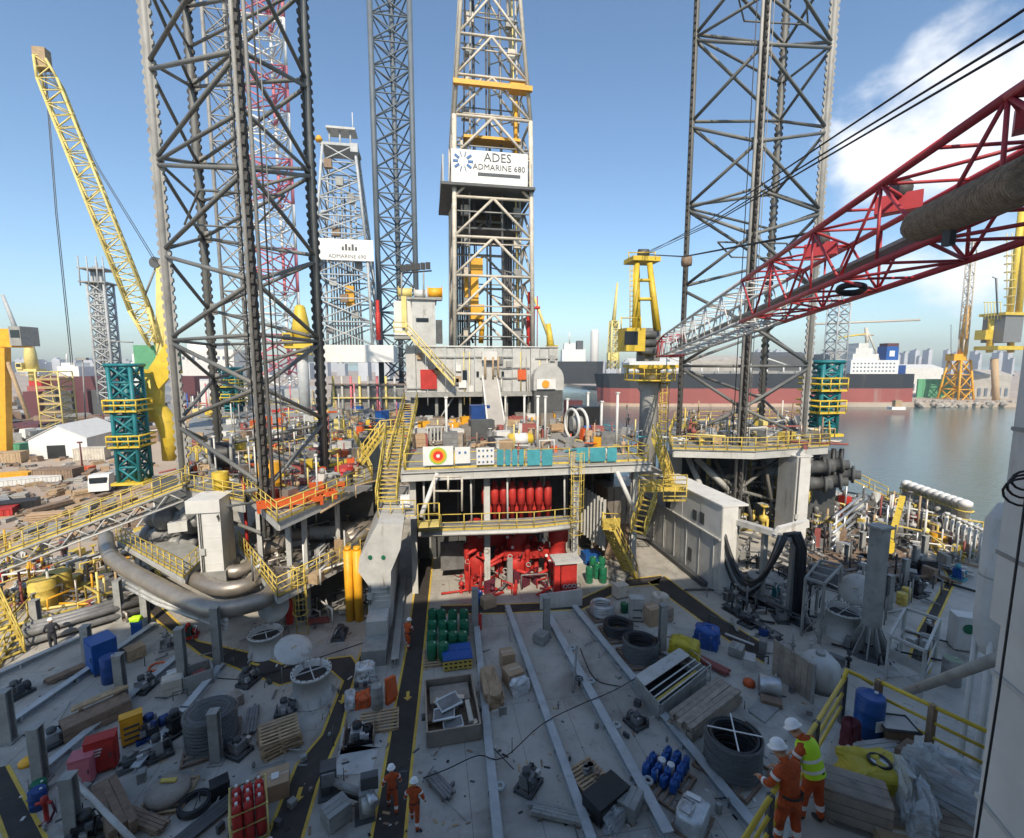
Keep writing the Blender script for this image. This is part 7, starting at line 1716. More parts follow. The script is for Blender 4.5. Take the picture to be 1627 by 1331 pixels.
# gas bottle rack bottom left
gr = T('gas_bottle_rack', 'yellow rack of red gas bottles at the bottom left', 'gas rack', G(398, 1318), rz=0.35, local=True)
for x in (-0.55, 0.55):
    for y in (-0.6, 0.6): gr.part('frame_post', MB().tube((x, y, 0), (x, y, 1.35), 0.035, 5), 'pale_yellow')
for z in (0.1, 0.75, 1.3): gr.part('frame_ring', MB().path([(-0.55, -0.6, z), (0.55, -0.6, z), (0.55, 0.6, z), (-0.55, 0.6, z)], 0.03, 5, True), 'pale_yellow')
for i in range(3):
    for j in range(3):
        b_ = gr.part('gas_bottle', MB().lathe((-0.34+i*0.34, -0.38+j*0.38, 0.1), [(0.15, 0), (0.155, 0.03), (0.155, 1.15), (0.12, 1.3), (0.05, 1.36)], 12), 'red'); gr.part('valve', MB().tube((-0.34+i*0.34, -0.38+j*0.38, 1.46), (-0.34+i*0.34, -0.38+j*0.38, 1.56), 0.045, 8), 'clean_white', parent=b_)
carton(G(437, 1258), 1.0, 0.9, 0.65, 'brown carton with a white paper beside the gas bottle rack', 0.25); one('paper_sheet', 'white paper sheet lying on the brown carton', 'paper', MB().box(G(437, 1232, 0.70)+up*0.0, (0.25, 0.3, 0.02), 0.3), 'clean_white')
# left deck
coil(G(338, 1180), 0.98, 1.5, 'large black hose coil wrapped in clear film on the left', wrap='top', turns=9, r=0.075, rz=0.3)
cabinet(G(164, 1062), 1.25, 1.0, 1.7, 'dark blue equipment container on the left deck', 'blue', -0.75, 'blue_container', 'container')
drum(G(176, 1082), 'blue upright tank beside the blue container', 'navy', 0.36, 1.35)
crate(G(155, 1150), 2.3, 0.95, 0.75, 'long brown crate of machine parts between the left beams', 'wood_dark', 0.75, top=False)
planks(G(158, 1138)+up*0.75, 2.0, 2, 1, 'pale timbers lying on the long brown crate', 'wood', 0.75, 0.2, 0.1)
rbd = cabinet(G(165, 1222), 0.95, 0.5, 1.4, 'red board with white lettering standing on the left deck', 'red', 0.35, 'red_cabinet', 'cabinet')
for i in range(3): rbd.part('print_line', MB().box((-0.1, -0.285, 1.08-i*0.12), (0.36-0.08*i, 0.008, 0.06)), 'clean_white')
cabinet(G(135, 1240), 0.7, 0.6, 1.1, 'faded orange box left of the red board', 'faded_red', 0.3, 'orange_box', 'box')
cabinet(G(212, 1178), 0.75, 0.4, 1.25, 'orange louvred panel standing behind the pump', 'orange_yellow', 0.5, 'louvred_panel', 'panel', 3)
skid(G(245, 1165), 1.3, 0.9, 1.0, 'black pump with a white box near the orange louvred panel', 'grey_dark', 0.6, 'navy', 8); skid(G(285, 1160), 1.2, 0.9, 1.1, 'tangled black machine beside the wrapped hose coil', 'black', 0.9, 'grey_dark', 9); skid(G(215, 1215), 1.2, 0.7, 0.6, 'low dark winch below the orange louvred panel', 'grey_dark', 0.5, 'machine', 12)
skid(G(268, 1030), 0.9, 0.7, 1.0, 'silver motor near the steel posts on the left walkway', 'silver', 0.4, 'grey', 14)
gb_ = T('open_bin', 'grey open bin behind the wrapped hose coil', 'bin', G(315, 1085), rz=0.5, local=True)
for s in (-1, 1): gb_.part('side_wall', MB().bx(s*0.6-0.03, s*0.6+0.03, -0.5, 0.5, 0, 0.8), 'grey'); gb_.part('end_wall', MB().bx(-0.565, 0.565, s*0.5-0.03, s*0.5+0.03, 0, 0.8), 'grey')
gb_.part('floor', MB().bx(-0.56, 0.56, -0.46, 0.46, 0.02, 0.06), 'black'); gb_.part('scrap', MB().box((0.1, 0, 0.4), (0.5, 0.5, 0.3), 0.4), 'hull_red')
one('hose_ring', 'orange hose ring lying by the left walkway', 'hose', MB().torus(G(250, 1060)+up*0.05, 0.36, 0.05, 20, 6), 'orange')
crate(G(275, 1100), 0.8, 0.7, 0.8, 'beige wrapped crate behind the black machine', 'derrick_white', 0.4); carton(G(275, 1075), 0.5, 0.4, 0.3, 'white carton near the tall steel post on the left', 0.5, 'clean_white')
dd = T('wrapped_disc', 'dusty film wrapped round load on a pallet at the bottom left', 'wrapped load', G(268, 1268), local=True)
pallet_parts(dd, 1.5, 1.5); dd.part('load', MB().lathe((0, 0, 0.145), [(0.68, 0), (0.70, 0.15), (0.66, 0.35), (0.2, 0.42), (0.001, 0.42)], 20), 'plank_grey'); dd.part('film', MB().lathe((0, 0, 0.14), [(0.73, 0), (0.74, 0.2), (0.69, 0.40), (0.25, 0.46), (0.001, 0.46)], 20), 'wrap'); dd.part('yellow_strap', MB().box((0, 0.1, 0.64), (0.55, 0.16, 0.06), -0.1), 'yellow')
coil(G(310, 1282), 0.55, 0.3, 'dark cable bundle lying beside the dusty round load', 'rubber', 5, 0.035, pal=False, rz=0.5)
one('tool_box', 'black tool box on the deck behind the gas bottle rack', 'tool box', MB().box(G(350, 1262)+up*0.25, (0.6, 0.5, 0.5), 0.5).box(G(350, 1262)+up*0.54, (0.62, 0.52, 0.07), 0.5), 'black')
planks(G(320, 1315), 3.0, 5, 1, 'dark steel bars lying at the bottom beside the gas bottle rack', 'grey_dark', 0.9, 0.12, 0.08, 'bar_bundle', 'bars')
one('white_pipe', 'thick white pipe slanting across the bottom left corner', 'pipe', MB().tube(G(118, 1240, 1.1), G(214, 1338, 1.2), 0.09, 10).tube(G(114, 1237, 1.1), G(122, 1243, 1.1), 0.14, 10), 'grey_light')
planks(G(182, 1300), 2.8, 3, 2, 'rusty brown boards standing in the bottom left corner', 'wood_dark', -0.85, 0.25, 0.3)
skid(G(145, 1325), 1.3, 1.0, 0.9, 'dark machinery under the white pipe at the bottom left', 'black', 0.3, 'grey_dark', 22)
drum(G(62, 1282), 'blue drum beside the left steel post', 'navy', 0.26, 0.7); drum(G(63, 1262), 'small green bin behind the blue drum on the left', 'green', 0.24, 0.5)
fh = T('fire_hydrant', 'red hydrant with a hose at the lower left', 'hydrant', G(75, 1305), local=True); fh.part('stem', MB().lathe((0, 0, 0), [(0.14, 0), (0.07, 0.05), (0.07, 0.7), (0.12, 0.75), (0.1, 0.95), (0.03, 1.0)], 10), 'red')
for s in (-1, 1): fh.part('outlet', MB().tube((0, 0, 0.78), (s*0.25, -0.05, 0.76), 0.05, 8), 'red')
fh.part('hose', MB().path([(0.25, -0.05, 0.76), (0.35, -0.1, 0.5), (0.2, -0.15, 0.15), (-0.1, -0.2, 0.06)], 0.04, 6), 'maroon')
for i, (px, py) in enumerate(((45, 1212), (2, 1130))): one('deck_vent', ('yellow deck cap near the bottom left walkway', 'yellow deck cap at the left edge')[i], 'deck cap', MB().lathe(G(px, py), [(0.3, 0), (0.3, 0.12), (0.2, 0.2), (0.001, 0.22)], 14), 'orange_yellow')
one('blue_bin', 'small blue bin with a lime lid near the left duct', 'bin', MB().box(G(218, 1005)+up*0.35, (0.5, 0.4, 0.7), 0.4).box(G(218, 1005)+up*0.74, (0.54, 0.44, 0.08), 0.4), 'blue')
one('lime_jacket', 'lime jacket thrown over the small blue bin', 'jacket', lump(0.6, 0.45, 0.25, 31), 'vest').location = G(218, 1005)+up*0.78
skid(G(303, 1012), 0.8, 0.6, 0.9, 'green valve box with a red wheel beside the left walkway', 'green', 0.2, 'red', 15)
# left hull edge: yellow tanks, long pipe, rails
for i, (px, py) in enumerate(((72, 962), (95, 950))): drum(G(px, py), ('front yellow tank by the left hull edge', 'rear yellow tank by the left hull edge')[i], 'yellow', 0.75, 1.9)
planks(G(140, 995), 5.5, 3, 2, 'bundle of grey pipes lying along the left hull edge', 'machine', 0.6, 0.5, name='pipe_bundle', cat='pipes', pipe=True)
planks(G(160, 985), 4.0, 3, 1, 'orange brown timbers lying beside the grey pipes', 'wood', 0.6, 0.3, 0.2)
rail([G(0, 1062), G(28, 1002), G(60, 962)], 'yellow rail at the left hull edge above the deck beams', r=0.045, step=1.4); rail([G(-20, 960), G(90, 918), G(150, 895)], 'yellow rail along the far left hull edge', r=0.045, step=1.4)
rail([G(-10, 1000), G(40, 958)], 'yellow rail close to the left picture edge', r=0.05, step=1.2, mids=(0.66, 0.33))
stair(G(20, 1045), G(-20, 960, 2.5), 1.0, 'yellow stair at the left picture edge', nst=10, r=0.045)
lcol = [('yellow', 'yellow'), ('red', 'red'), ('grey', 'machine'), ('white', 'white'), ('tan', 'wood'), ('orange', 'orange')]
for i in range(18):
    nm, mm = lcol[i % 6]; px, py = rs.uniform(0, 135), rs.uniform(885, 955)
    (skid(G(px, py), rs.uniform(0.9, 1.8), 0.9, rs.uniform(0.7, 1.6), nm+' pump unit among the left edge machinery', mm, rs.uniform(0, 3), 'grey', i, group='machinery along the left hull edge') if i % 2 else crate(G(px, py), rs.uniform(0.8, 1.5), 0.9, rs.uniform(0.5, 1.1), nm+' crate among the left edge machinery', mm, rs.uniform(0, 3), 'machinery along the left hull edge'))
for i in range(6): p = G(20+i*26, 930-i*5); one('pipe_run', 'grey service pipe running along the left hull edge', 'pipe', MB().path([p, p+up*0.9, p+up*1.0+Vector((1.6, 2.4, 0)), p+Vector((1.6, 2.4, 0))], 0.09, 7), 'grey_light', 'service pipes at the left hull edge')
# ---------------------------------------------------------------- right of the middle
coil(G(957, 978), 0.78, 0.75, 'grey hose coil in film, farthest of the three by the deck beam', 'silver', 7, 0.06, True); coil(G(982, 1008), 0.88, 0.7, 'black hose coil, middle one of three by the deck beam', 'rubber', 6, 0.06); coil(G(1017, 1046), 0.95, 1.05, 'tall black hose coil, nearest of the three by the deck beam', 'rubber', 9, 0.06, True)
bag(G(1087, 1046), 1.6, 1.0, 1.15, 'crate under a yellow tarpaulin beside the right walkway', 'tarp_yellow', -0.75, 3); bag(G(1122, 1024), 1.35, 1.1, 1.15, 'crate under a blue tarpaulin beside the right walkway', 'tarp_blue', -0.7, 6)
carton(G(1035, 990), 0.8, 0.8, 1.1, 'brown carton near the hose coils', 0.2); cabinet(G(1010, 985), 0.8, 0.6, 1.5, 'grey cabinet with a dark panel behind the hose coils', 'grey_light', -0.2, louv=2); bag(G(1048, 962), 1.0, 0.9, 0.9, 'pale sack on top of the carton stack by the stair', 'derrick_white', 0.2, 12, 'pale_sack', 'sack'); crate(G(1052, 985), 1.0, 0.9, 0.9, 'grey crate below the pale sack', 'plank_grey', 0.3)
drum(G(992, 972), 'small green drum by the grey cabinet', 'green', 0.26, 0.6); cabinet(G(985, 948), 0.9, 0.7, 0.9, 'beige box at the foot of the yellow deck stair', 'derrick_white', 0.2)
for i, (px, py) in enumerate(((936, 925), (948, 918), (958, 925), (942, 908), (956, 908))): drum(G(px, py), ('front left', 'back middle', 'front right', 'rear left', 'rear right')[i]+' green cylinder of the group left of the deck stair', 'green', 0.27, 1.15, 'green cylinders by the deck stair')
crate(G(938, 893), 1.3, 1.0, 0.9, 'blue crate behind the green cylinders', 'blue', 0.1, name='blue_crate'); drum(G(915, 893), 'yellow gas cylinder right of the red valves', 'yellow', 0.2, 1.4); drum(G(911, 880), 'light blue cylinder right of the red valves', 'cyan', 0.14, 1.9)
planks(G(985, 915), 2.2, 5, 2, 'grey grating panels leaning under the yellow deck stair', 'grey', 0.9, 0.25, 0.08, 'grating_stack', 'gratings')
# open trough
tr = T('open_trough', 'open steel trough with rails beside the fourth deck beam', 'trough', G(1062, 1140))
cs = [G(1008, 1098), G(1078, 1052), G(1122, 1086), G(1048, 1146)]
for a, b in zip(cs, cs[1:]+cs[:1]): tr.part('side_wall', MB().beam(a.lerp(b, 0.02)+up*0.4, b.lerp(a, 0.02)+up*0.4, 0.07, 0.8), 'grey')
tr.part('floor', MB().prism([p.lerp(sum(cs, Vector())/4, 0.08).xy for p in cs], 0.02, 0.05), 'black')
tr.part('cover_plate', MB().slab([p+up*0.83 for p in (cs[0].lerp(cs[3], 0.02), cs[1].lerp(cs[2], 0.02), cs[1].lerp(cs[2], 0.4), cs[0].lerp(cs[3], 0.4))], (0, 0, 0.03)), 'grey_light')
for u in (0.6, 0.78, 0.93): tr.part('bar', MB().tube(cs[0].lerp(cs[3], u)+up*0.86, cs[1].lerp(cs[2], u)+up*0.86, 0.035, 6), 'white')
tr.part('yellow_bar', MB().beam(cs[0].lerp(cs[3], 0.68)+up*0.3, cs[1].lerp(cs[2], 0.68)+up*0.3, 0.15, 0.1), 'yellow')
rail([G(1085, 1048), G(1128, 1082), G(1098, 1108)], 'thin grey rail at the far corner of the open trough', 0.9, 'grey_light', 0.025, toe=0)
pb_ = G(1120, 1138); pl_a = math.atan2(*(reversed((G(1172, 1098)-G(1078, 1172)).xy)))
planks(pb_, 4.1, 5, 5, 'long stack of grey timber planks beside the wrapped hose drum', 'plank_grey', pl_a, 0.24, 0.13)
coil(G(1163, 1222), 1.05, 1.45, 'large hose drum wrapped in film with a white cross on top', 'rubber', 12, 0.06, True, rz=0.5, cross=True)
one('orange_dome', 'orange round cap on the deck by the plank stack', 'deck cap', MB().lathe(G(1190, 1088), [(0.28, 0), (0.28, 0.2), (0.16, 0.3), (0.001, 0.32)], 14), 'orange')
dl = T('lying_drum', 'grey steel drum lying near the big grey panel', 'drum', G(1215, 1112)); dl.part('shell', MB().lathe(G(1205, 1098)+up*0.45, [(0.42, 0), (0.45, 0.03), (0.45, 0.9), (0.42, 0.93)], 16, (0.8, -0.5, 0)), 'silver'); dl.part('wood_chock', MB().box(G(1225, 1118)+up*0.12, (0.9, 0.5, 0.24), -0.6), 'wood_dark')
gp = T('ribbed_screen', 'big grey ribbed panel standing behind the yellow rail', 'panel', G(1258, 1110))
pa, pb = G(1226, 1070), G(1290, 1118)
for i in range(7): a, b = pa.lerp(pb, i/7), pa.lerp(pb, (i+0.94)/7); gp.part('panel_board', MB().slab([a, b, b+up*1.9, a+up*1.9], Vector((0.06, 0.08, 0))), 'plank_grey')
gp.part('edge_post', MB().beam(pb, pb+up*2.0, 0.1, 0.1), 'grey'); gp.part('prop', MB().tube(pa.lerp(pb, 0.5)+up*1.5, pa.lerp(pb, 0.5)+Vector((0.9, 1.1, 0)), 0.05, 6), 'grey')
dt = T('dome_tank', 'pale domed tank behind the big grey panel', 'tank', G(1300, 1085)); dt.part('shell', MB().lathe(G(1300, 1085), [(0.95, 0), (0.95, 0.8), (0.85, 1.2), (0.55, 1.5), (0.001, 1.6)], 24), 'grey_light'); dt.part('manhole', MB().tube(G(1300, 1085)+up*1.5, G(1300, 1085)+up*1.72, 0.22, 12), 'grey'); dt.part('base_ring', MB().lathe(G(1300, 1085), [(1.02, 0), (1.02, 0.08)], 24), 'grey_dark')
# blue jugs, foil box, pallet with parts
pallet_stack(1058, 1245, 1, 'pallet under the blue jerrycans', 0.7, 'wood_dark', 1.9, 1.6)
pj = G(1058, 1230)
for i in range(18):
    ax_ = Vector((math.cos(0.7), math.sin(0.7), 0)); ay = Vector((-math.sin(0.7), math.cos(0.7), 0)); c_ = pj+ax_*((i % 5)-2)*0.34+ay*((i//5)-1.5)*0.36+up*0.145
    if i in (7, 12): drum(c_, 'white pail among the blue jerrycans, '+('rear' if i == 7 else 'front')+' one', 'clean_white', 0.15, 0.4); continue
    j = T('jerrycan', 'blue plastic jerrycan on the pallet by the fourth deck beam', 'jerrycan', c_, rz=0.7+rs.uniform(-0.3, 0.3), local=True, group='blue jerrycans')
    hh = rs.uniform(0.42, 0.5); j.part('body', lump(0.30, 0.26, hh, i, 8, 0.1, 0.015), 'blue'); j.part('cap', MB().tube((0.05, 0, hh-0.01), (0.05, 0, hh+0.05), 0.035, 8), 'navy'); j.part('handle', MB().path([(-0.1, 0, hh-0.02), (-0.08, 0, hh+0.05), (0.0, 0, hh+0.05), (0.02, 0, hh-0.02)], 0.016, 5), 'navy')
fo = T('foil_box', 'silver foil wrapped box with a clear lid at the bottom right', 'box', G(1100, 1310), rz=0.7, local=True); fo.part('box', lump(1.25, 0.95, 0.75, 3, 12, 0.05, 0.02), 'foil'); fo.part('lid_frame', MB().path([(-0.5, -0.05, 0.80), (0.05, -0.05, 0.80), (0.05, 0.38, 0.80), (-0.5, 0.38, 0.80)], 0.03, 4, True), 'clean_white'); fo.part('label_sheet', MB().box((0.33, 0.1, 0.78), (0.2, 0.5, 0.02), 0.1), 'clean_white'); fo.part('base_board', MB().bx(-0.68, 0.68, -0.55, 0.55, -0.0, 0.06), 'wood_dark')
pallet_stack(932, 1238, 2, 'pallet below the rusty valve parts', 0.45, 'wood', 1.25, 1.1, 0.05, 'pallets with rusty parts')
vp = T('valve_parts', 'rusty valve parts lying on a pallet between the beams', 'valve parts', G(932, 1238)+up*0.285, local=True)
for i in range(6): vp.part('flange', MB().lathe((rs.uniform(-0.35, 0.35), rs.uniform(-0.3, 0.3), 0), [(0.13, 0), (0.13, 0.05), (0.07, 0.06), (0.07, 0.2), (0.12, 0.21), (0.12, 0.25)], 10), 'wood_dark' if i % 2 else 'machine')
bb = cabinet(G(962, 1285), 1.55, 0.85, 0.75, 'black box with a torn film cover between the deck beams', 'black', 0.48, 'black_box', 'box'); bag(G(975, 1308), 1.0, 0.55, 0.55, 'crumpled clear film beside the black box', 'plastic_film', 0.5, 14, 'plastic_film_heap', 'plastic sheet', rope=False, rough=0.09)
# ---------------------------------------------------------------- starboard side
lp_ = G(1380, 1035); cp = T('steel_column', 'tall grey steel column with a flared ribbed foot on the starboard side', 'column', lp_)
cp.part('shaft', MB().box(lp_+up*3.9, (0.66, 0.66, 6.6), 0.1), 'grey'); cp.part('top_plate', MB().box(lp_+up*7.25, (1.0, 0.9, 0.12), 0.1), 'grey')
for i in range(10): a = 2*math.pi*i/10; dv = Vector((math.cos(a), math.sin(a), 0)); cp.part('foot_rib', MB().slab([lp_+dv*0.35, lp_+dv*1.15, lp_+dv*0.42+up*1.6, lp_+dv*0.35+up*1.6], Vector((-dv.y, dv.x, 0))*0.06), 'grey')
cp.part('foot_plate', MB().lathe(lp_, [(1.2, 0), (1.2, 0.05)], 18), 'grey_dark')
def frame_stand(cs_, h, label, m='grey', grating=True, name='frame_stand'):
    c_ = sum(cs_, Vector())/4; t = T(name, label, 'frame', c_)
    for p in cs_: t.part('leg', MB().beam(p, p+up*h, 0.12, 0.12), m)
    for a, b in zip(cs_, cs_[1:]+cs_[:1]):
        t.part('top_bar', MB().beam(a+up*h, b+up*h, 0.11, 0.14), m); t.part('mid_bar', MB().tube(a+up*h*0.5, b+up*h*0.5, 0.035, 5), m)
    t.part('brace', MB().tube(cs_[0]+up*0.1, cs_[1]+up*h*0.5, 0.035, 5), m); t.part('brace', MB().tube(cs_[1]+up*0.1, cs_[0]+up*h*0.5, 0.035, 5), m)
    if grating:
        for u in (0.33, 0.66): t.part('cross_bar', MB().beam(cs_[0].lerp(cs_[3], u)+up*h, cs_[1].lerp(cs_[2], u)+up*h, 0.1, 0.1), m)
        t.part('tray', MB().prism([p.lerp(c_, 0.1).xy for p in cs_], h-0.25, h-0.2), 'grey_dark')
    return t
frame_stand([G(1273, 1010), G(1302, 1022), G(1330, 985), G(1296, 975)], 3.6, 'grey frame stand with an open top beside the hose loops')
f2 = frame_stand([G(1407, 1080), G(1462, 1108), G(1485, 1050), G(1432, 1030)], 2.4, 'grey open frame beside the starboard walkway', 'grey_light', False)
f2.part('side_panel', MB().slab([G(1410, 1082)+up*1.2, G(1460, 1107)+up*1.2, G(1460, 1107)+up*1.75, G(1410, 1082)+up*1.75], (0.03, 0.03, 0)), 'grey')
# hanging hose loops
for i in range(4):
    a, b = Q(1143+i*2, 838, 31.5-i*0.15), Q(1240+i*3, 852, 27.5-i*0.15); pts = []
    for k in range(15):
        u = k/14; p = a.lerp(b, u); p.z -= math.sin(math.pi*u)**0.85*(4.3-i*0.3); pts.append(p)
    one('hose_loop', ('outermost', 'second', 'third', 'innermost')[i]+' dark hose loop hanging between the girder and the frame stand', 'hose', MB().path(pts, 0.17-0.015*i, 8), 'rubber' if i != 1 else 'machine', 'hanging hose loops')
for i in range(3):
    a = Q(1246+i*5, 850, 27.3); one('hose_drop', 'black hose dropping from the hose bridge to the deck', 'hose', MB().path([a, a+RT*0.5+up*0.1, a+RT*0.9-up*0.8, Vector((a.x, a.y, 0.3))+RT*1.0], 0.16, 8), 'rubber', 'dropping hoses')
hb = T('hose_bridge', 'white and grey beam carrying the hose loops across', 'beam', Q(1200, 830, 30)); hb.part('beam', MB().beam(Q(1150, 822, 32), Q(1262, 856, 28), 0.5, 0.35), 'grey_light'); hb.part('post', MB().beam(Vector((Q(1216, 842, 30).x, Q(1216, 842, 30).y, 0)), Q(1216, 842, 30), 0.3, 0.3), 'grey'); hb.part('post', MB().beam(Vector((Q(1262, 856, 28).x, Q(1262, 856, 28).y, 0)), Q(1262, 856, 28), 0.3, 0.3), 'grey'); hb.part('end_plate', MB().slab([Q(1232, 850, 28.6), Q(1286, 838, 29.6), Q(1286, 826, 29.6), Q(1240, 838, 28.6)], (0, 0.3, 0)), 'white')
drum(G(1215, 925), 'wide grey round base under the hose loops', 'grey', 1.2, 0.5); skid(G(1235, 950), 1.0, 0.7, 1.2, 'teal tool rack by the dropping hoses', 'teal', 0.3, 'grey', 31); skid(G(1192, 990), 1.5, 1.0, 0.5, 'black pallet box on the deck left of the frame stand', 'black', 0.4, 'grey_dark', 33)
skid(G(1215, 1012), 0.9, 0.6, 0.7, 'bluish pump behind the long low deck beam', 'navy', 0.2, 'machine', 34)
# timber racks
for i, (px, py, lb) in enumerate(((1340, 905, 'brown plank rack floor nearest the hatch trunk'), (1392, 905, 'brown plank rack floor behind the steel column'), (1372, 880, 'brown plank rack floor farthest back'), (1420, 890, 'brown plank rack floor by the starboard posts'))): planks(G(px, py), 4.6, 9, 3, lb, 'wood_dark', 1.45, 0.32, 0.1, seed=i)
for i in range(5):
    a, b = G(1320, 880-i*3), G(1372, 836-i*3); one('pipe_rack_rail', ('lowest', 'second', 'third', 'fourth', 'topmost')[i]+' silver pipe of the sloping rack behind the timber', 'pipe', MB().tube(a+up*(0.4+i*0.55), b+up*(0.6+i*0.55), 0.12, 8), 'silver', 'sloping rack pipes')
ya, yb2 = G(1412, 885), Q(1434, 790, 44); one('yellow_strut', 'bright yellow strut slanting up behind the steel column', 'strut', MB().beam(Vector(ya)+up*1.2, yb2, 0.45, 0.35).beam(Vector(ya), Vector(ya)+up*1.3, 0.5, 0.4), 'yellow_crane')
for i, (px, py) in enumerate(((1432, 960), (1440, 952))): drum(G(px, py), ('left', 'right')[i]+' yellow drum by the timber racks', 'yellow', 0.3, 0.8)
skid(G(1455, 945), 1.3, 1.1, 1.4, 'black machinery beside the starboard walkway', 'black', 0.2, 'grey_dark', 41); skid(G(1470, 915), 0.9, 0.8, 0.9, 'dark motor farther along the starboard walkway', 'grey_dark', 0.3, 'navy', 42)
skid(G(1522, 920), 0.9, 0.9, 1.2, 'blue valve unit right of the starboard walkway', 'blue', 0.3, 'cyan', 43); drum(G(1490, 865), 'orange yellow buoy drum at the head of the starboard walkway', 'orange_yellow', 0.6, 1.1)
cb_ = cabinet(G(1528, 1030), 1.1, 0.8, 2.0, 'white cabinet with a green round emblem by the starboard walkway', 'white', -0.5, 'white_cabinet'); cb_.part('emblem', MB().tube((0, -0.44, 1.4), (0, -0.46, 1.4), 0.28, 16), 'green')
drum(G(1510, 1085), 'grey tank with a green valve below the white cabinet', 'grey', 0.4, 1.3, lid='green')
for i in range(11):
    p = G(1500+i*9, 862+i*5); one('riser_pipe', ('leftmost', 'second', 'third', 'fourth', 'fifth', 'sixth', 'seventh', 'eighth', 'ninth', 'tenth', 'rightmost')[i]+' riser pipe in the row along the starboard edge', 'pipe', MB().tube(p, p+up*2.6, 0.13, 8).tube(p+up*2.6, p+up*2.8, 0.2, 8), 'grey_light' if i % 2 else 'white', 'riser pipes along the starboard edge')
cn_ = T('pipe_canopy', 'pale open framed canopy over the starboard risers', 'frame', G(1545, 870))
for i in range(6): cn_.part('rafter', MB().tube(Q(1512+i*11, 832+i*3, 42-i), Q(1530+i*9, 821+i*3, 45-i), 0.08, 6), 'white')
for a, b in (((1512, 832, 42), (1567, 848, 37)), ((1530, 821, 45), (1576, 836, 40))): cn_.part('purlin', MB().tube(Q(*a), Q(*b), 0.09, 6), 'white')
for px, d in ((1514, 42), (1566, 37)): cn_.part('post', MB().tube(Vector((Q(px, 835, d).x, Q(px, 835, d).y, 0)), Q(px, 835, d), 0.09, 6), 'white')
# white capped pipe rack at the starboard edge
wr = T('pipe_header', 'row of white capped pipes in yellow frames at the starboard hull edge', 'pipe rack', G(1480, 830))
for i in range(10):
    u = i/9; p = Q(1440+u*92, 778+u*34, 52-u*10)
    wr.part('pipe', MB().lathe(p-up*1.2, [(0.42, 0), (0.42, 1.7), (0.55, 1.72), (0.55, 2.1), (0.2, 2.3)], 12), 'clean_white'); wr.part('yoke', MB().torus(p+up*0.1, 0.62, 0.07, 12, 5), 'yellow'); wr.part('foot', MB().tube(Vector((p.x, p.y, 0)), p-up*1.2, 0.16, 6), 'grey')
wr.part('frame_beam', MB().beam(Q(1432, 788, 52), Q(1540, 826, 42), 0.35, 0.3), 'grey_light'); wr.part('frame_beam', MB().beam(Q(1432, 776, 53), Q(1540, 812, 43), 0.1, 0.1), 'yellow')
for i in range(6): p = Q(1430+i*3, 785, 53-i*0.2); wr.part('end_rail', MB().tube(p, p+up*1.6, 0.05, 4), 'yellow')
rail([Q(1290, 785, 45), Q(1352, 762, 52), Q(1410, 790, 50)], 'yellow rail round the starboard machinery', r=0.05, step=1.6); rail([Q(1285, 800, 42), Q(1300, 770, 48)], 'yellow rail behind the tall box pillar', r=0.05)
scol = [('grey', 'grey_light'), ('white', 'white'), ('red', 'red'), ('dark', 'grey_dark'), ('yellow', 'yellow'), ('silver', 'silver')]
for i in range(26):
    nm, mm = scol[i % 6]; px, py = rs.uniform(1290, 1420), rs.uniform(800, 872)
    (skid(G(px, py), rs.uniform(1.0, 2.4), 1.2, rs.uniform(0.8, 2.6), nm+' pump unit among the starboard machinery', mm, rs.uniform(0, 3), 'machine', 50+i, group='machinery on the starboard side') if i % 3 else drum(G(px, py), nm+' vessel among the starboard machinery', mm, rs.uniform(0.35, 0.6), rs.uniform(1.2, 2.4), 'machinery on the starboard side'))
for i in range(14):
    nm, mm = scol[i % 6]; px, py = rs.uniform(1440, 1500), rs.uniform(812, 850); skid(G(px, py), rs.uniform(1.0, 2.0), 1.2, rs.uniform(0.8, 2.2), nm+' unit below the white capped pipes', mm, rs.uniform(0, 3), 'grey', 90+i, group='units below the white capped pipes')
# ---------------------------------------------------------------- things on the pipe deck
rs = random.Random(77)
for i, (px, py, h) in enumerate(((710, 712, 4.2), (803, 675, 3.2), (833, 690, 3.8), (866, 700, 4.0), (854, 712, 4.3), (901, 690, 3.5), (957, 702, 3.6), (1010, 712, 4.6), (1016, 690, 4.2), (918, 672, 3))):
    p = G(px, py, PZ); p.x = max(px0+0.4, min(px1-0.4, p.x)); p.y = max(PY+0.3, p.y)
    one('lamp_stanchion', ('first', 'second', 'third', 'fourth', 'fifth', 'sixth', 'seventh', 'eighth', 'ninth', 'tenth')[i]+' pale stanchion standing on the pipe deck', 'post', MB().tube(p, p+up*h, 0.11, 7).box(p+up*(h+0.06), (0.3, 0.3, 0.12)), 'white', 'pale stanchions on the pipe deck')
def PD(px, py):
    p = G(px, py, PZ); p.x = max(px0+0.8, min(px1-0.8, p.x)); p.y = max(PY+0.7, min(51.5, p.y)); return p
q = PD(696, 706); gt = T('grey_gate_rack', 'grey slatted rack behind the round emblem banner', 'rack', q, local=True)
for i in range(7): gt.part('slat', MB().bx(-0.9+i*0.3-0.06, -0.9+i*0.3+0.06, -0.05, 0.05, 0, 1.5), 'grey_light')
gt.part('top_bar', MB().bx(-1.05, 1.05, -0.07, 0.07, 1.5, 1.62), 'grey_light'); gt.part('bottom_bar', MB().bx(-1.05, 1.05, -0.07, 0.07, -0.0, 0.1), 'grey_light')
cabinet(PD(762, 682), 2.0, 1.6, 2.6, 'dark blue container on the pipe deck behind the notices', 'navy', 0.05, 'blue_container', 'container'); cabinet(PD(765, 698), 2.2, 1.4, 1.8, 'dark grey container on the pipe deck below the slide', 'grey_dark', 0.1, 'grey_container', 'container')
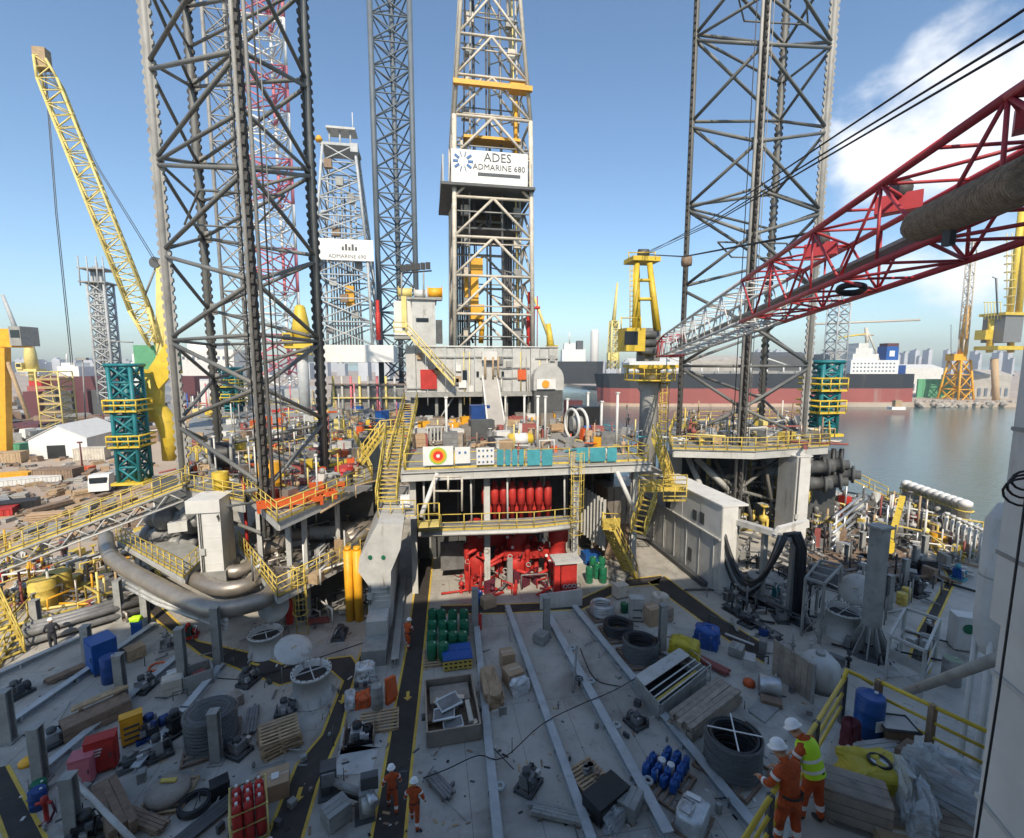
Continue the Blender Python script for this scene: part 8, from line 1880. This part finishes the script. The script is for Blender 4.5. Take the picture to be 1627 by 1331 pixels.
bag(PD(790, 708), 1.6, 1.0, 0.8, 'crumpled purple grey tarpaulin behind the rail notices', 'cloth_dark', 0.2, 8); bag(PD(775, 694), 1.5, 1.4, 1.2, 'heap of brown tarpaulin on the pipe deck', 'wood_dark', 0.2, 18)
tkk = T('banded_tank', 'yellow tank with a white band behind the turquoise panels', 'tank', PD(827, 708), local=True); tkk.part('shell', MB().lathe((-1.1, 0, 0.6), [(0.3, 0), (0.5, 0.1), (0.5, 2.1), (0.3, 2.2)], 14, (1, 0, 0)), 'yellow_crane'); tkk.part('band', MB().lathe((-0.55, 0, 0.6), [(0.52, 0), (0.52, 1.1)], 14, (1, 0, 0)), 'clean_white')
for s in (-0.7, 0.7): tkk.part('saddle', MB().bx(s-0.1, s+0.1, -0.4, 0.4, 0, 0.3), 'grey')
ring = T('white_reel', 'white upright cable reel at the right of the pipe deck', 'reel', PD(915, 698), local=True)
for s in (-0.4, 0.4): ring.part('flange', MB().torus((s, 0, 1.5), 1.35, 0.14, 24, 6, (1, 0.2, 0)), 'white')
ring.part('hub', MB().tube((-0.5, 0, 1.5), (0.5, 0, 1.5), 0.7, 16), 'grey')
cabinet(PD(945, 692), 2.4, 2.0, 2.9, 'black container with a red side on the right of the pipe deck', 'black', 0.1, 'black_container', 'container'); cabinet(PD(930, 684), 1.6, 1.2, 3.2, 'maroon container behind the black one on the pipe deck', 'hull_maroon', 0.1, 'red_container', 'container')
bag(PD(975, 694), 2.2, 1.2, 1.2, 'blue tarpaulin at the right edge of the pipe deck', 'tarp_blue', -0.3, 28)
pcl = [('orange', 'orange_yellow'), ('brown', 'wood_dark'), ('tan', 'card'), ('beige', 'duct'), ('rusty', 'hull_red'), ('grey', 'grey_light'), ('white', 'white'), ('dark grey', 'machine'), ('dusty', 'plank_grey'), ('timber', 'wood')]
places = [('beside the left rail of the pipe deck', 655, 735, 668, 712), ('in the middle of the pipe deck', 735, 850, 662, 712), ('on the right half of the pipe deck', 850, 1000, 662, 712), ('at the back of the pipe deck under the drill floor', 680, 900, 655, 672)]
for wi, (ww0, xa, xb, ya, yb_) in enumerate(places):
    for i in range(34):
        nm, mm = pcl[i % 10]; p = PD(rs.uniform(xa, xb), rs.uniform(ya, yb_)); k = i//10; k = 0 if k == 2 else k; ww = ww0+('', ', small', ', partly hidden', '')[i//10]
        if k == 0: crate(p, rs.uniform(0.8, 1.7), rs.uniform(0.7, 1.2), rs.uniform(0.6, 1.6), nm+' crate '+ww, mm, rs.uniform(-0.3, 0.3), 'crates on the pipe deck', nsl=3)
        elif i % 3 == 0: planks(p, rs.uniform(1.5, 3.0), 4, 2, nm+' stacked bars '+ww, mm, rs.uniform(0, 1.6), 0.2, 0.12)
        elif i % 3 == 1: skid(p, rs.uniform(1, 1.8), 1.0, rs.uniform(0.8, 1.6), nm+' machine '+ww, mm, rs.uniform(0, 3), 'machine', i+100*wi)
        else: drum(p, nm+' drum '+ww, mm, 0.35, 1.1)
# ---------------------------------------------------------------- orange gear platform and the jacking deck
def LP(px, py): return G(px, py, ZL)
for i, (px, py, L_, lb) in enumerate(((462, 806, 3.6, 'orange lifting beam at the front corner of the hexagonal platform'), (492, 796, 3.2, 'orange lifting frame behind the front rail of the hexagonal platform'), (425, 792, 1.8, 'orange spreader bar at the left corner of the hexagonal platform'), (520, 778, 2.2, 'orange hoop frame in the middle of the hexagonal platform'))):
    p = LP(px, py); t = T('lifting_frame', lb, 'lifting frame', p, rz=0.35 if i != 2 else -0.8, local=True)
    for s in (-0.35, 0.35): t.part('side_beam', MB().beam((-L_/2, s, 0.4), (L_/2, s, 0.4), 0.14, 0.3), 'orange')
    for x in (-L_/2+0.1, 0, L_/2-0.1): t.part('cross_beam', MB().bx(x-0.07, x+0.07, -0.28, 0.28, 0.3, 0.5), 'orange'); t.part('foot', MB().bx(x-0.09, x+0.09, -0.4, 0.4, 0, 0.25), 'orange')
drum(LP(430, 780), 'orange brown drum on the hexagonal platform near the leg', 'orange_yellow', 0.75, 2.0); drum(LP(430, 799), 'red drum in the left corner of the hexagonal platform', 'red', 0.45, 0.9); drum(LP(547, 757), 'bright red tub at the right of the hexagonal platform', 'red', 0.7, 0.8)
drum(LP(352, 782), 'yellow rounded drum on the grey walkway platform', 'yellow_crane', 0.5, 1.4)
planks(LP(534, 740), 3.4, 5, 2, 'yellow bars stacked on the right of the hexagonal platform', 'yellow_crane', 0.5, 0.25, 0.15); planks(LP(450, 752), 4.2, 6, 2, 'brown timbers stacked in the middle of the hexagonal platform', 'wood', 0.35, 0.28, 0.12); planks(LP(470, 770), 2.8, 4, 2, 'rusty bars stacked near the middle of the hexagonal platform', 'hull_red', 0.3, 0.25, 0.12)
rl = T('cable_reel', 'large grey cable reel at the foot of the left leg', 'reel', LP(355, 752), rz=0.3, local=True)
for s in (-0.7, 0.7): rl.part('flange', MB().torus((s, 0, 1.5), 1.35, 0.12, 26, 6, (1, 0, 0)), 'grey'); rl.part('spoke', MB().beam((s, -1.3, 1.5), (s, 1.3, 1.5), 0.08, 0.1), 'grey'); rl.part('spoke', MB().beam((s, 0, 0.2), (s, 0, 2.8), 0.08, 0.1), 'grey')
rl.part('wound_cable', MB().lathe((-0.6, 0, 1.5), [(1.0, 0), (1.05, 0.2), (1.0, 0.4), (1.05, 0.6), (1.0, 0.8), (1.05, 1.0), (1.0, 1.2)], 20, (1, 0, 0)), 'rubber'); rl.part('stand', MB().bx(-0.9, 0.9, -1.2, 1.2, 0, 0.14), 'grey_dark')
hex_places = [('on the hexagonal platform', 420, 570, 712, 785), ('on the jacking deck behind the left leg', 330, 590, 650, 700), ('at the foot of the left leg', 305, 400, 700, 765)]
for wi, (ww, xa, xb, ya, yb_) in enumerate(hex_places):
    for i in range(20 if wi != 1 else 34):
        nm, mm = [('orange', 'orange'), ('yellow', 'yellow_crane'), ('rusty', 'hull_red'), ('grey', 'machine'), ('pale', 'white'), ('tan', 'wood'), ('steel', 'grey_light')][i % 7]; p = LP(rs.uniform(xa, xb), rs.uniform(ya, yb_)); p.z = ZL if wi != 1 else ZL-0.3
        if (i//7) % 3 == 0: crate(p, rs.uniform(0.7, 1.5), rs.uniform(0.6, 1.1), rs.uniform(0.4, 1.0), nm+' crate '+ww, mm, rs.uniform(-0.4, 0.6), 'gear on the left platforms', nsl=2)
        elif (i//7) % 3 == 1: skid(p, rs.uniform(1, 2.0), 1.0, rs.uniform(0.7, 1.5), nm+' machine '+ww, mm, rs.uniform(0, 3), 'grey', i+10*wi, group='gear on the left platforms')
        else: planks(p, rs.uniform(1.5, 2.6), 3, 2, nm+' stacked bars '+ww, mm, rs.uniform(0, 1.6), 0.22, 0.12, seed=i)
for i, (px, py, h) in enumerate(((398, 760, 3.2), (408, 772, 3.0), (470, 738, 3.4), (486, 770, 3.0), (505, 790, 2.8), (345, 770, 3.5))):
    p = LP(px, py); one('lamp_stanchion', ('first', 'second', 'third', 'fourth', 'fifth', 'sixth')[i]+' slim pale pole on the left platforms', 'pole', MB().tube(p, p+up*h, 0.06, 6).box(p+up*h, (0.2, 0.2, 0.12)), 'white', 'pale poles on the left platforms')
for i in range(7):
    p = LP(300+i*15, 745-i*3); one('yellow_valve_stand', 'yellow valve stand near the cable reel', 'valve', MB().tube(p, p+up*1.6, 0.1, 6).torus(p+up*1.5, 0.3, 0.06, 10, 5, (0, 1, 0)), 'yellow', 'yellow valve stands')
# right leg deck
for i in range(22):
    nm, mm = [('yellow', 'yellow'), ('grey', 'machine'), ('tan', 'wood'), ('steel', 'grey_light'), ('white', 'white')][i % 5]; p = G(rs.uniform(1075, 1305), rs.uniform(672, 706), ZR)
    (skid(p, rs.uniform(1, 2.2), 1.0, rs.uniform(0.8, 1.7), nm+' machine on the right leg deck', mm, rs.uniform(0, 3), 'grey', i+300, group='gear on the right leg deck') if i % 2 else crate(p, rs.uniform(0.8, 1.6), 0.9, rs.uniform(0.5, 1.1), nm+' crate on the right leg deck', mm, rs.uniform(0, 1), 'gear on the right leg deck', nsl=2))
ladder(V(1056, 49, 6.0), 9.0, (0, -1), 'tall yellow caged ladder beside the crane pedestal', w=0.7, z0c=1.0, r=0.06)
# ---------------------------------------------------------------- nearest platform, bottom right
NZ = 8.0
RZ = NZ+1.08; ra0, ra1, rb0, rb1 = [G(a, b, RZ)-up*1.08 for a, b in ((1178, 1340), (1345, 1072), (1392, 1080), (1590, 1172))]
fp = [ra0-FH*1.5-RT*1.3, ra1+(ra1-ra0)*0.03, rb0+FH*0.15, rb1, rb1-FH*6, ra0-FH*3]
np_ = T('near_platform', 'grey steel platform with yellow rails at the bottom right', 'platform', K(6, 7, NZ-0.3)); np_.part('floor_plate', MB().prism([p.xy for p in fp], NZ-0.12, NZ), 'deck_paint')
for a, b in zip(fp[:3], fp[1:4]): np_.part('edge_beam', MB().beam(a.lerp(K(6, 6, NZ), 0.02)-up*0.28, b.lerp(K(6, 6, NZ), 0.02)-up*0.28, 0.14, 0.3), 'grey')
np_.part('support', MB().beam(K(6, 8, 0), K(6, 8, NZ-0.14), 0.3, 0.3), 'grey')
t = T('handrail', 'thick yellow rail on the left of the near platform by the two workers', 'railing', ra0)
for z, r_ in ((1.08, 0.042), (0.74, 0.034), (0.42, 0.034)): t.part('top_rail' if z > 1 else 'mid_rail', MB().tube(ra0+up*z, ra1.lerp(ra0, 0.04)+up*z, r_, 8), 'yellow_crane')
t.part('end_loop', MB().path([ra1.lerp(ra0, 0.04)+up*1.08, ra1.lerp(ra0, 0.005)+up*1.2, ra1+up*1.1+RT*0.25-FH*0.08, ra1+up*1.0+RT*0.45-FH*0.2], 0.045, 8), 'yellow_crane')
for u in (0.2, 0.62, 0.97): t.part('post', MB().beam(ra0.lerp(ra1, u), ra0.lerp(ra1, u)+up*1.12, 0.09, 0.09), 'grey_dark')
t = T('handrail', 'thick yellow rail on the right of the near platform before the white tank', 'railing', rb0)
for z, r_ in ((1.08, 0.045), (0.74, 0.034), (0.42, 0.034)): t.part('top_rail' if z > 1 else 'mid_rail', MB().tube(rb0+up*z, rb1+up*z, r_, 8), 'yellow_crane')
for u in (0.03, 0.5, 0.98): t.part('post', MB().beam(rb0.lerp(rb1, u), rb0.lerp(rb1, u)+up*1.12, 0.11, 0.11), 'wood_dark')
dr_ = drum(G(1378, 1166, NZ), 'blue plastic drum with a white label on the near platform', 'blue', 0.27, 0.92); dr_.part('label_sheet', MB().box((-0.03, -0.278, 0.4), (0.2, 0.012, 0.24)), 'clean_white')
bag(G(1349, 1185, NZ), 0.32, 0.28, 0.62, 'maroon cloth hanging beside the blue drum', 'maroon', 0.2, 41, 'maroon_cloth', 'cloth', rope=False, rough=0.07)
yt = bag(G(1390, 1250, NZ), 1.15, 0.85, 0.55, 'yellow waterproof bag with a round opening on the near platform', 'tarp_yellow', -0.3, 42, 'yellow_bag', 'bag', rope=False, rough=0.06)
yt.part('ring', MB().torus((0.02, -0.02, 0.56), 0.17, 0.03, 20, 6), 'black'); yt.part('opening', MB().lathe((0.02, -0.02, 0.54), [(0.15, 0), (0.15, 0.01)], 16), 'silver')
planks(G(1392, 1200, NZ), 1.05, 3, 2, 'white boards lying in front of the blue drum', 'white', -0.05, 0.12, 0.05); tp = T('tray_frame', 'grey framed screen lying right of the blue drum', 'screen', G(1420, 1180, NZ), rz=-0.35, local=True); tp.part('screen', MB().bx(-0.3, 0.3, -0.22, 0.22, 0.45, 0.47), 'grey_light'); tp.part('frame', MB().path([(-0.32, -0.24, 0.46), (0.32, -0.24, 0.46), (0.32, 0.24, 0.46), (-0.32, 0.24, 0.46)], 0.03, 4, True), 'grey_dark'); tp.part('stand', MB().bx(-0.25, 0.25, -0.18, 0.18, 0, 0.44), 'wood_dark')
bt_ = T('blue_tray', 'blue tray with a yellow rim under the yellow bag', 'tray', G(1410, 1262, NZ), rz=0.75, local=True); bt_.part('tray', MB().bx(-0.75, 0.75, -0.6, 0.6, 0, 0.1), 'blue'); bt_.part('rim', MB().path([(-0.77, -0.62, 0.1), (0.77, -0.62, 0.1), (0.77, 0.62, 0.1), (-0.77, 0.62, 0.1)], 0.03, 4, True), 'yellow')
crate(G(1352, 1295, NZ), 1.0, 0.62, 0.62, 'film covered wooden crate in front of the workers', 'plank_grey', -0.62, nsl=3)
bag(G(1352, 1297, NZ), 1.06, 0.68, 0.67, 'clear film stretched over the wooden crate by the workers', 'wrap', -0.62, 51, 'film_cover', 'plastic sheet', rope=False, rough=0.02)
bag(G(1448, 1305, NZ), 0.45, 1.3, 0.75, 'crumpled clear plastic sheet heaped on the near platform', 'plastic_film', -0.7, 52, 'plastic_sheet', 'plastic sheet', rope=False, rough=0.1); bag(G(1512, 1290, NZ), 0.55, 1.4, 0.95, 'tall crumpled clear plastic sheet near the white column', 'plastic_film', 0.35, 53, 'plastic_sheet', 'plastic sheet', rope=False, rough=0.1)
planks(G(1482, 1322, NZ), 1.6, 4, 2, 'grey boards under the crumpled plastic sheets', 'plank_grey', -0.5, 0.16, 0.06); carton(G(1450, 1345, NZ), 1.1, 0.8, 0.18, 'flat brown cardboard in the bottom right corner', -0.45); carton(G(1450, 1222, NZ), 0.5, 0.45, 0.4, 'dark brown carton behind the plastic sheet', 0.3, 'wood_dark'); bag(G(1535, 1262, NZ), 0.35, 0.6, 0.3, 'red folded cloth near the white column', 'red', 0.4, 55, 'red_cloth', 'cloth', rope=False)
def dirto(a, b): d = b-a; return math.atan2(-d.x, d.y)
w2 = G(1288, 1304, NZ); w1 = G(1250, 1345, NZ)
person(w2, dirto(w2, K(4.2, 9.0)), 'worker in a lime vest and orange trousers leaning over the yellow rail', lean=0.38, vest=True, fingers=True, armL=((-0.32, 0.14, 0.22), (-0.20, 0.40, 0.14)), armR=((0.32, 0.14, 0.22), (0.20, 0.40, 0.14)), stride=0.1, head_down=0.3)
person(w1, dirto(w1, K(3.6, 9.5)), 'worker in orange coveralls at the rail left of the lime vest', lean=0.2, fingers=True, armL=((-0.32, 0.1, 0.22), (-0.24, 0.36, 0.16)), armR=((0.32, 0.1, 0.22), (0.18, 0.36, 0.2)), stride=0.08, head_down=0.3)
# ---------------------------------------------------------------- fittings that crowd the decks
rs = random.Random(99)
def fittings(t, n, px, py, z, mats, zt=None, s=1.0, dep=None, nm='deck_fitting'):
    """small pipes, valves, boxes and cable trays bolted down on a deck, each a part of it"""
    for i in range(n):
        p = G(rs.uniform(*px), rs.uniform(*py), z) if dep is None else V(rs.uniform(*px), rs.uniform(*dep), z)
        k = i % 6; m = rs.choice(mats); h = rs.uniform(0.5, 1.9)*s; d = Vector((rs.uniform(-1, 1), rs.uniform(-1, 1), 0)).normalized()*rs.uniform(0.8, 3.2)*s
        if k == 0: t.part('standpipe', MB().tube(p, p+up*h*1.6, 0.07*s, 6), m)
        elif k == 1: t.part('pipe_loop', MB().path([p, p+up*h*0.7, p+up*h*0.75+d, p+d], 0.06*s, 6), m)
        elif k == 2: t.part(nm, MB().box(p+up*h*0.35, (rs.uniform(0.4, 1.3)*s, rs.uniform(0.3, 0.9)*s, h*0.7), rs.uniform(0, 3)), m)
        elif k == 3: t.part('pipe_run', MB().tube(p+up*0.15, p+d*1.6+up*0.15, 0.09*s, 6), m)
        elif k == 4: t.part('valve_body', MB().lathe(p, [(0.16*s, 0), (0.1*s, 0.1*s), (0.1*s, h*0.4), (0.24*s, h*0.45), (0.24*s, h*0.6), (0.05*s, h*0.65), (0.05*s, h*0.9), (0.2*s, h*0.92), (0.2*s, h*0.96)], 8), m)
        else: t.part('cable_tray', MB().beam(p+up*h*0.3, p+d+up*h*0.3, 0.25*s, 0.08*s), m)
warm = ['grey_light', 'grey', 'machine', 'pale_yellow', 'yellow', 'wood', 'wood_dark', 'grey_dark', 'hull_red', 'white', 'duct']
fittings(rg, 330, (275, 645), None, 4.5, warm+['faded_red', 'orange', 'blue'], s=1.9, dep=(84, 120))
fittings(t3, 190, (315, 590), (650, 712), ZL-0.3, warm+['orange', 'yellow'], s=1.15)
fittings(t2, 50, (420, 570), (710, 800), ZL, warm+['orange', 'red'], s=0.8)
fittings(t1, 30, (305, 395), (722, 780), ZL, warm, s=0.8)
fittings(t4, 70, (400, 570), (815, 925), ZM, ['duct', 'grey_light', 'machine', 'wood', 'white'], s=0.8)
fittings(t6, 120, (1078, 1310), (676, 708), ZR, warm, s=1.1)
fittings(pd, 150, (660, 1010), (668, 722), PZ, warm+['wood', 'card', 'cyan', 'orange'], s=0.85)
fittings(jc, 130, (1100, 1310), (790, 850), 0, ['grey_dark', 'machine', 'yellow', 'grey_light', 'wood_dark'], s=1.7)
fittings(ca, 40, (930, 1010), (835, 870), 0, ['grey_light', 'machine', 'grey_dark', 'duct'], s=1.4)
fittings(mo, 50, (215, 330), (850, 905), 0, ['machine', 'grey_dark', 'grey_light', 'yellow'], s=1.6)
fittings(mp_, 50, (440, 585), (940, 985), 0, ['grey_light', 'machine', 'grey_dark', 'white'], s=0.8)
fittings(bop, 40, (725, 900), (925, 945), 0, ['red', 'red', 'machine', 'maroon'], s=0.8)
sm_ = T('starboard_piping', 'tangle of pipes and valves between the timber racks and the starboard edge', 'piping', G(1400, 840))
fittings(sm_, 200, (1285, 1480), (795, 870), 0, warm+['silver', 'white', 'silver'], s=1.25)
fittings(sm_, 60, (1490, 1570), (850, 900), 0, warm+['white'], s=0.9)
pm_ = T('port_piping', 'tangle of yellow and grey pipes along the left hull edge', 'piping', G(60, 930))
fittings(pm_, 170, (-20, 190), (880, 975), 0, warm+['yellow', 'yellow', 'orange_yellow', 'wood'], s=1.05)
# smaller debris of the shipyard, too much to count
def heap(name, label, cat, n, px, py, z, mats, smin, smax):
    mb = MB()
    for i in range(n):
        p = G(rs.uniform(*px), rs.uniform(*py), z); s_ = rs.uniform(smin, smax)
        if i % 3: mb.box(p+up*s_*0.3, (s_*rs.uniform(0.5, 2.5), s_*rs.uniform(0.4, 1.2), s_*0.6), rs.uniform(0, 3), mi=rs.randrange(len(mats)))
        else: d = Vector((rs.uniform(-1, 1), rs.uniform(-1, 1), 0))*s_*3; mb.tube(p+up*0.15, p+d+up*0.15, 0.12, 5, mi=rs.randrange(len(mats)))
    o = one(name, label, cat, mb, mats); o['kind'] = 'stuff'
    return o
class _S:
    def part(s, nm, mb, m): return struct(nm, mb, m, parent=DECK)
fittings(_S(), 90, (20, 560), (1000, 1325), 0, ['grey', 'grey_dark', 'machine', 'grey'], s=0.32, nm='cleat')
fittings(_S(), 70, (680, 1330), (1000, 1325), 0, ['grey', 'grey_dark', 'machine', 'grey'], s=0.28, nm='cleat')
fittings(_S(), 90, (1150, 1480), (890, 1060), 0, ['grey', 'grey_dark', 'machine', 'black', 'grey_light'], s=0.6, nm='cleat')
fittings(_S(), 130, (1290, 1490), (850, 935), 0, ['grey', 'grey_dark', 'machine', 'black', 'wood_dark', 'silver'], s=0.95, nm='locker')
fittings(_S(), 90, (1150, 1300), (880, 985), 0, ['grey', 'grey_dark', 'machine', 'black', 'rubber'], s=0.8, nm='locker')
spots = [(30, 1105, 'l', 'a dark hose reel frame by the left beam'), (105, 1075, 'p', 'a few grey bars beside the left hull beam'), (230, 1095, 's', 'a small grey pump behind the long brown crate'), (370, 1120, 'c', 'a weathered box right of the wrapped hose coil'), (400, 1150, 'p', 'short timbers left of the leaning pallets'), (255, 1200, 's', 'a black winch before the orange louvred panel'), (395, 1085, 's', 'a low valve unit beside the branching walkway'), (215, 1045, 'c', 'a dented box behind the blue container'), (90, 1180, 's', 'a dark pump between the two left posts'), (230, 1310, 'p', 'rusty bars in front of the white pipe'), (375, 1195, 's', 'a small machine behind the gas bottle rack'), (535, 1305, 'c', 'a flat crate between the two lower walkways'), (700, 1255, 'p', 'thin bars left of the first deck beam at the bottom'), (840, 1250, 's', 'a small rusty pump between the first and second beams'), (860, 1020, 'c', 'a small crate behind the leaning pole'), (890, 1300, 'p', 'short pipes by the second deck beam'), (1010, 1150, 's', 'a dark pump by the open trough'), (1000, 1290, 'c', 'a weathered box right of the black box'), (1130, 1060, 'p', 'grey bars beyond the open trough'), (1240, 985, 's', 'a black pump by the long low beam'), (1170, 1040, 'c', 'a brown crate beside the right walkway'), (540, 1010, 's', 'a silver valve unit by the caged ladder'), (505, 990, 'p', 'pipes lying beneath the lower platform'), (455, 1130, 's', 'a low motor beside the front hatch trunk')]
for i, (px, py, k, lb) in enumerate(spots):
    lb = lb.split(' ', 1)[1] if lb.startswith('a ') else lb; p = G(px, py)
    if k == 'p': planks(p, rs.uniform(1.2, 2.4), 4, 2, lb, ('machine', 'wood_dark', 'hull_red', 'grey')[i % 4], rs.uniform(0, 3), 0.12, 0.08)
    elif k == 'c': crate(p, rs.uniform(0.7, 1.1), 0.7, rs.uniform(0.4, 0.7), lb, ('plank_grey', 'wood', 'grey')[i % 3], rs.uniform(0, 1))
    else: skid(p, rs.uniform(0.8, 1.3), 0.8, rs.uniform(0.6, 1.0), lb, ('grey_dark', 'machine', 'silver')[i % 3], rs.uniform(0, 3), 'grey_dark', 500+i)
heap('yard_debris', 'scattered timber, steel and pipes on the sandy shipyard ground', 'debris', 700, (-10, 240), (700, 860), YZ, ['wood', 'wood_dark', 'grey', 'concrete', 'card', 'grey_dark', 'plank_grey', 'concrete'], 0.3, 1.0)
heap('dock_clutter', 'dark clutter along the dock before the maroon ship', 'debris', 420, (-10, 300), (636, 700), YZ, ['wood_dark', 'wood_dark', 'grey_dark', 'grey', 'tower_grey', 'black', 'grey_dark', 'hull_maroon'], 1.5, 5.0)
heap('far_quay_clutter', 'distant clutter of the far quay', 'debris', 200, (1000, 1620), (590.5, 602), -5.5, ['city', 'white', 'tower_grey', 'grey', 'concrete', 'wood'], 3, 10)
# loose dirt and offcuts on the near deck
mb = MB()
for i in range(420):
    p = G(rs.uniform(0, 1330), rs.uniform(985, 1331)); s_ = rs.uniform(0.02, 0.10)
    mb.box(p+up*(0.004+s_*0.12), (s_*rs.uniform(0.8, 4), s_, s_*0.25), rs.uniform(0, 3), mi=i % 5)
o = one('deck_litter', 'small offcuts, rags and grit scattered over the near deck', 'litter', mb, ['wood', 'grey_dark', 'white', 'wood_dark', 'black']); o['kind'] = 'stuff'
# air between here and the far shore
hz_ = MB().bx(-1700, 2600, -60, 2300, -13, 135)
h_ = struct('haze', hz_, 'grey', kind='stuff')
h_.data.materials.clear()
hm_ = bpy.data.materials.new('haze_air'); hm_.use_nodes = True; ht = hm_.node_tree
for n in list(ht.nodes): ht.nodes.remove(n)
pv = N(ht, 'ShaderNodeVolumePrincipled'); pv.inputs['Color'].default_value = (0.86, 0.92, 1.0, 1); pv.inputs['Density'].default_value = 0.00027; pv.inputs['Anisotropy'].default_value = 0.2
ho_ = N(ht, 'ShaderNodeOutputMaterial'); ht.links.new(pv.outputs[0], ho_.inputs['Volume'])
h_.data.materials.append(hm_)
h_['label'] = 'thin pale haze over the harbour'
sc.cycles.volume_bounces = 0
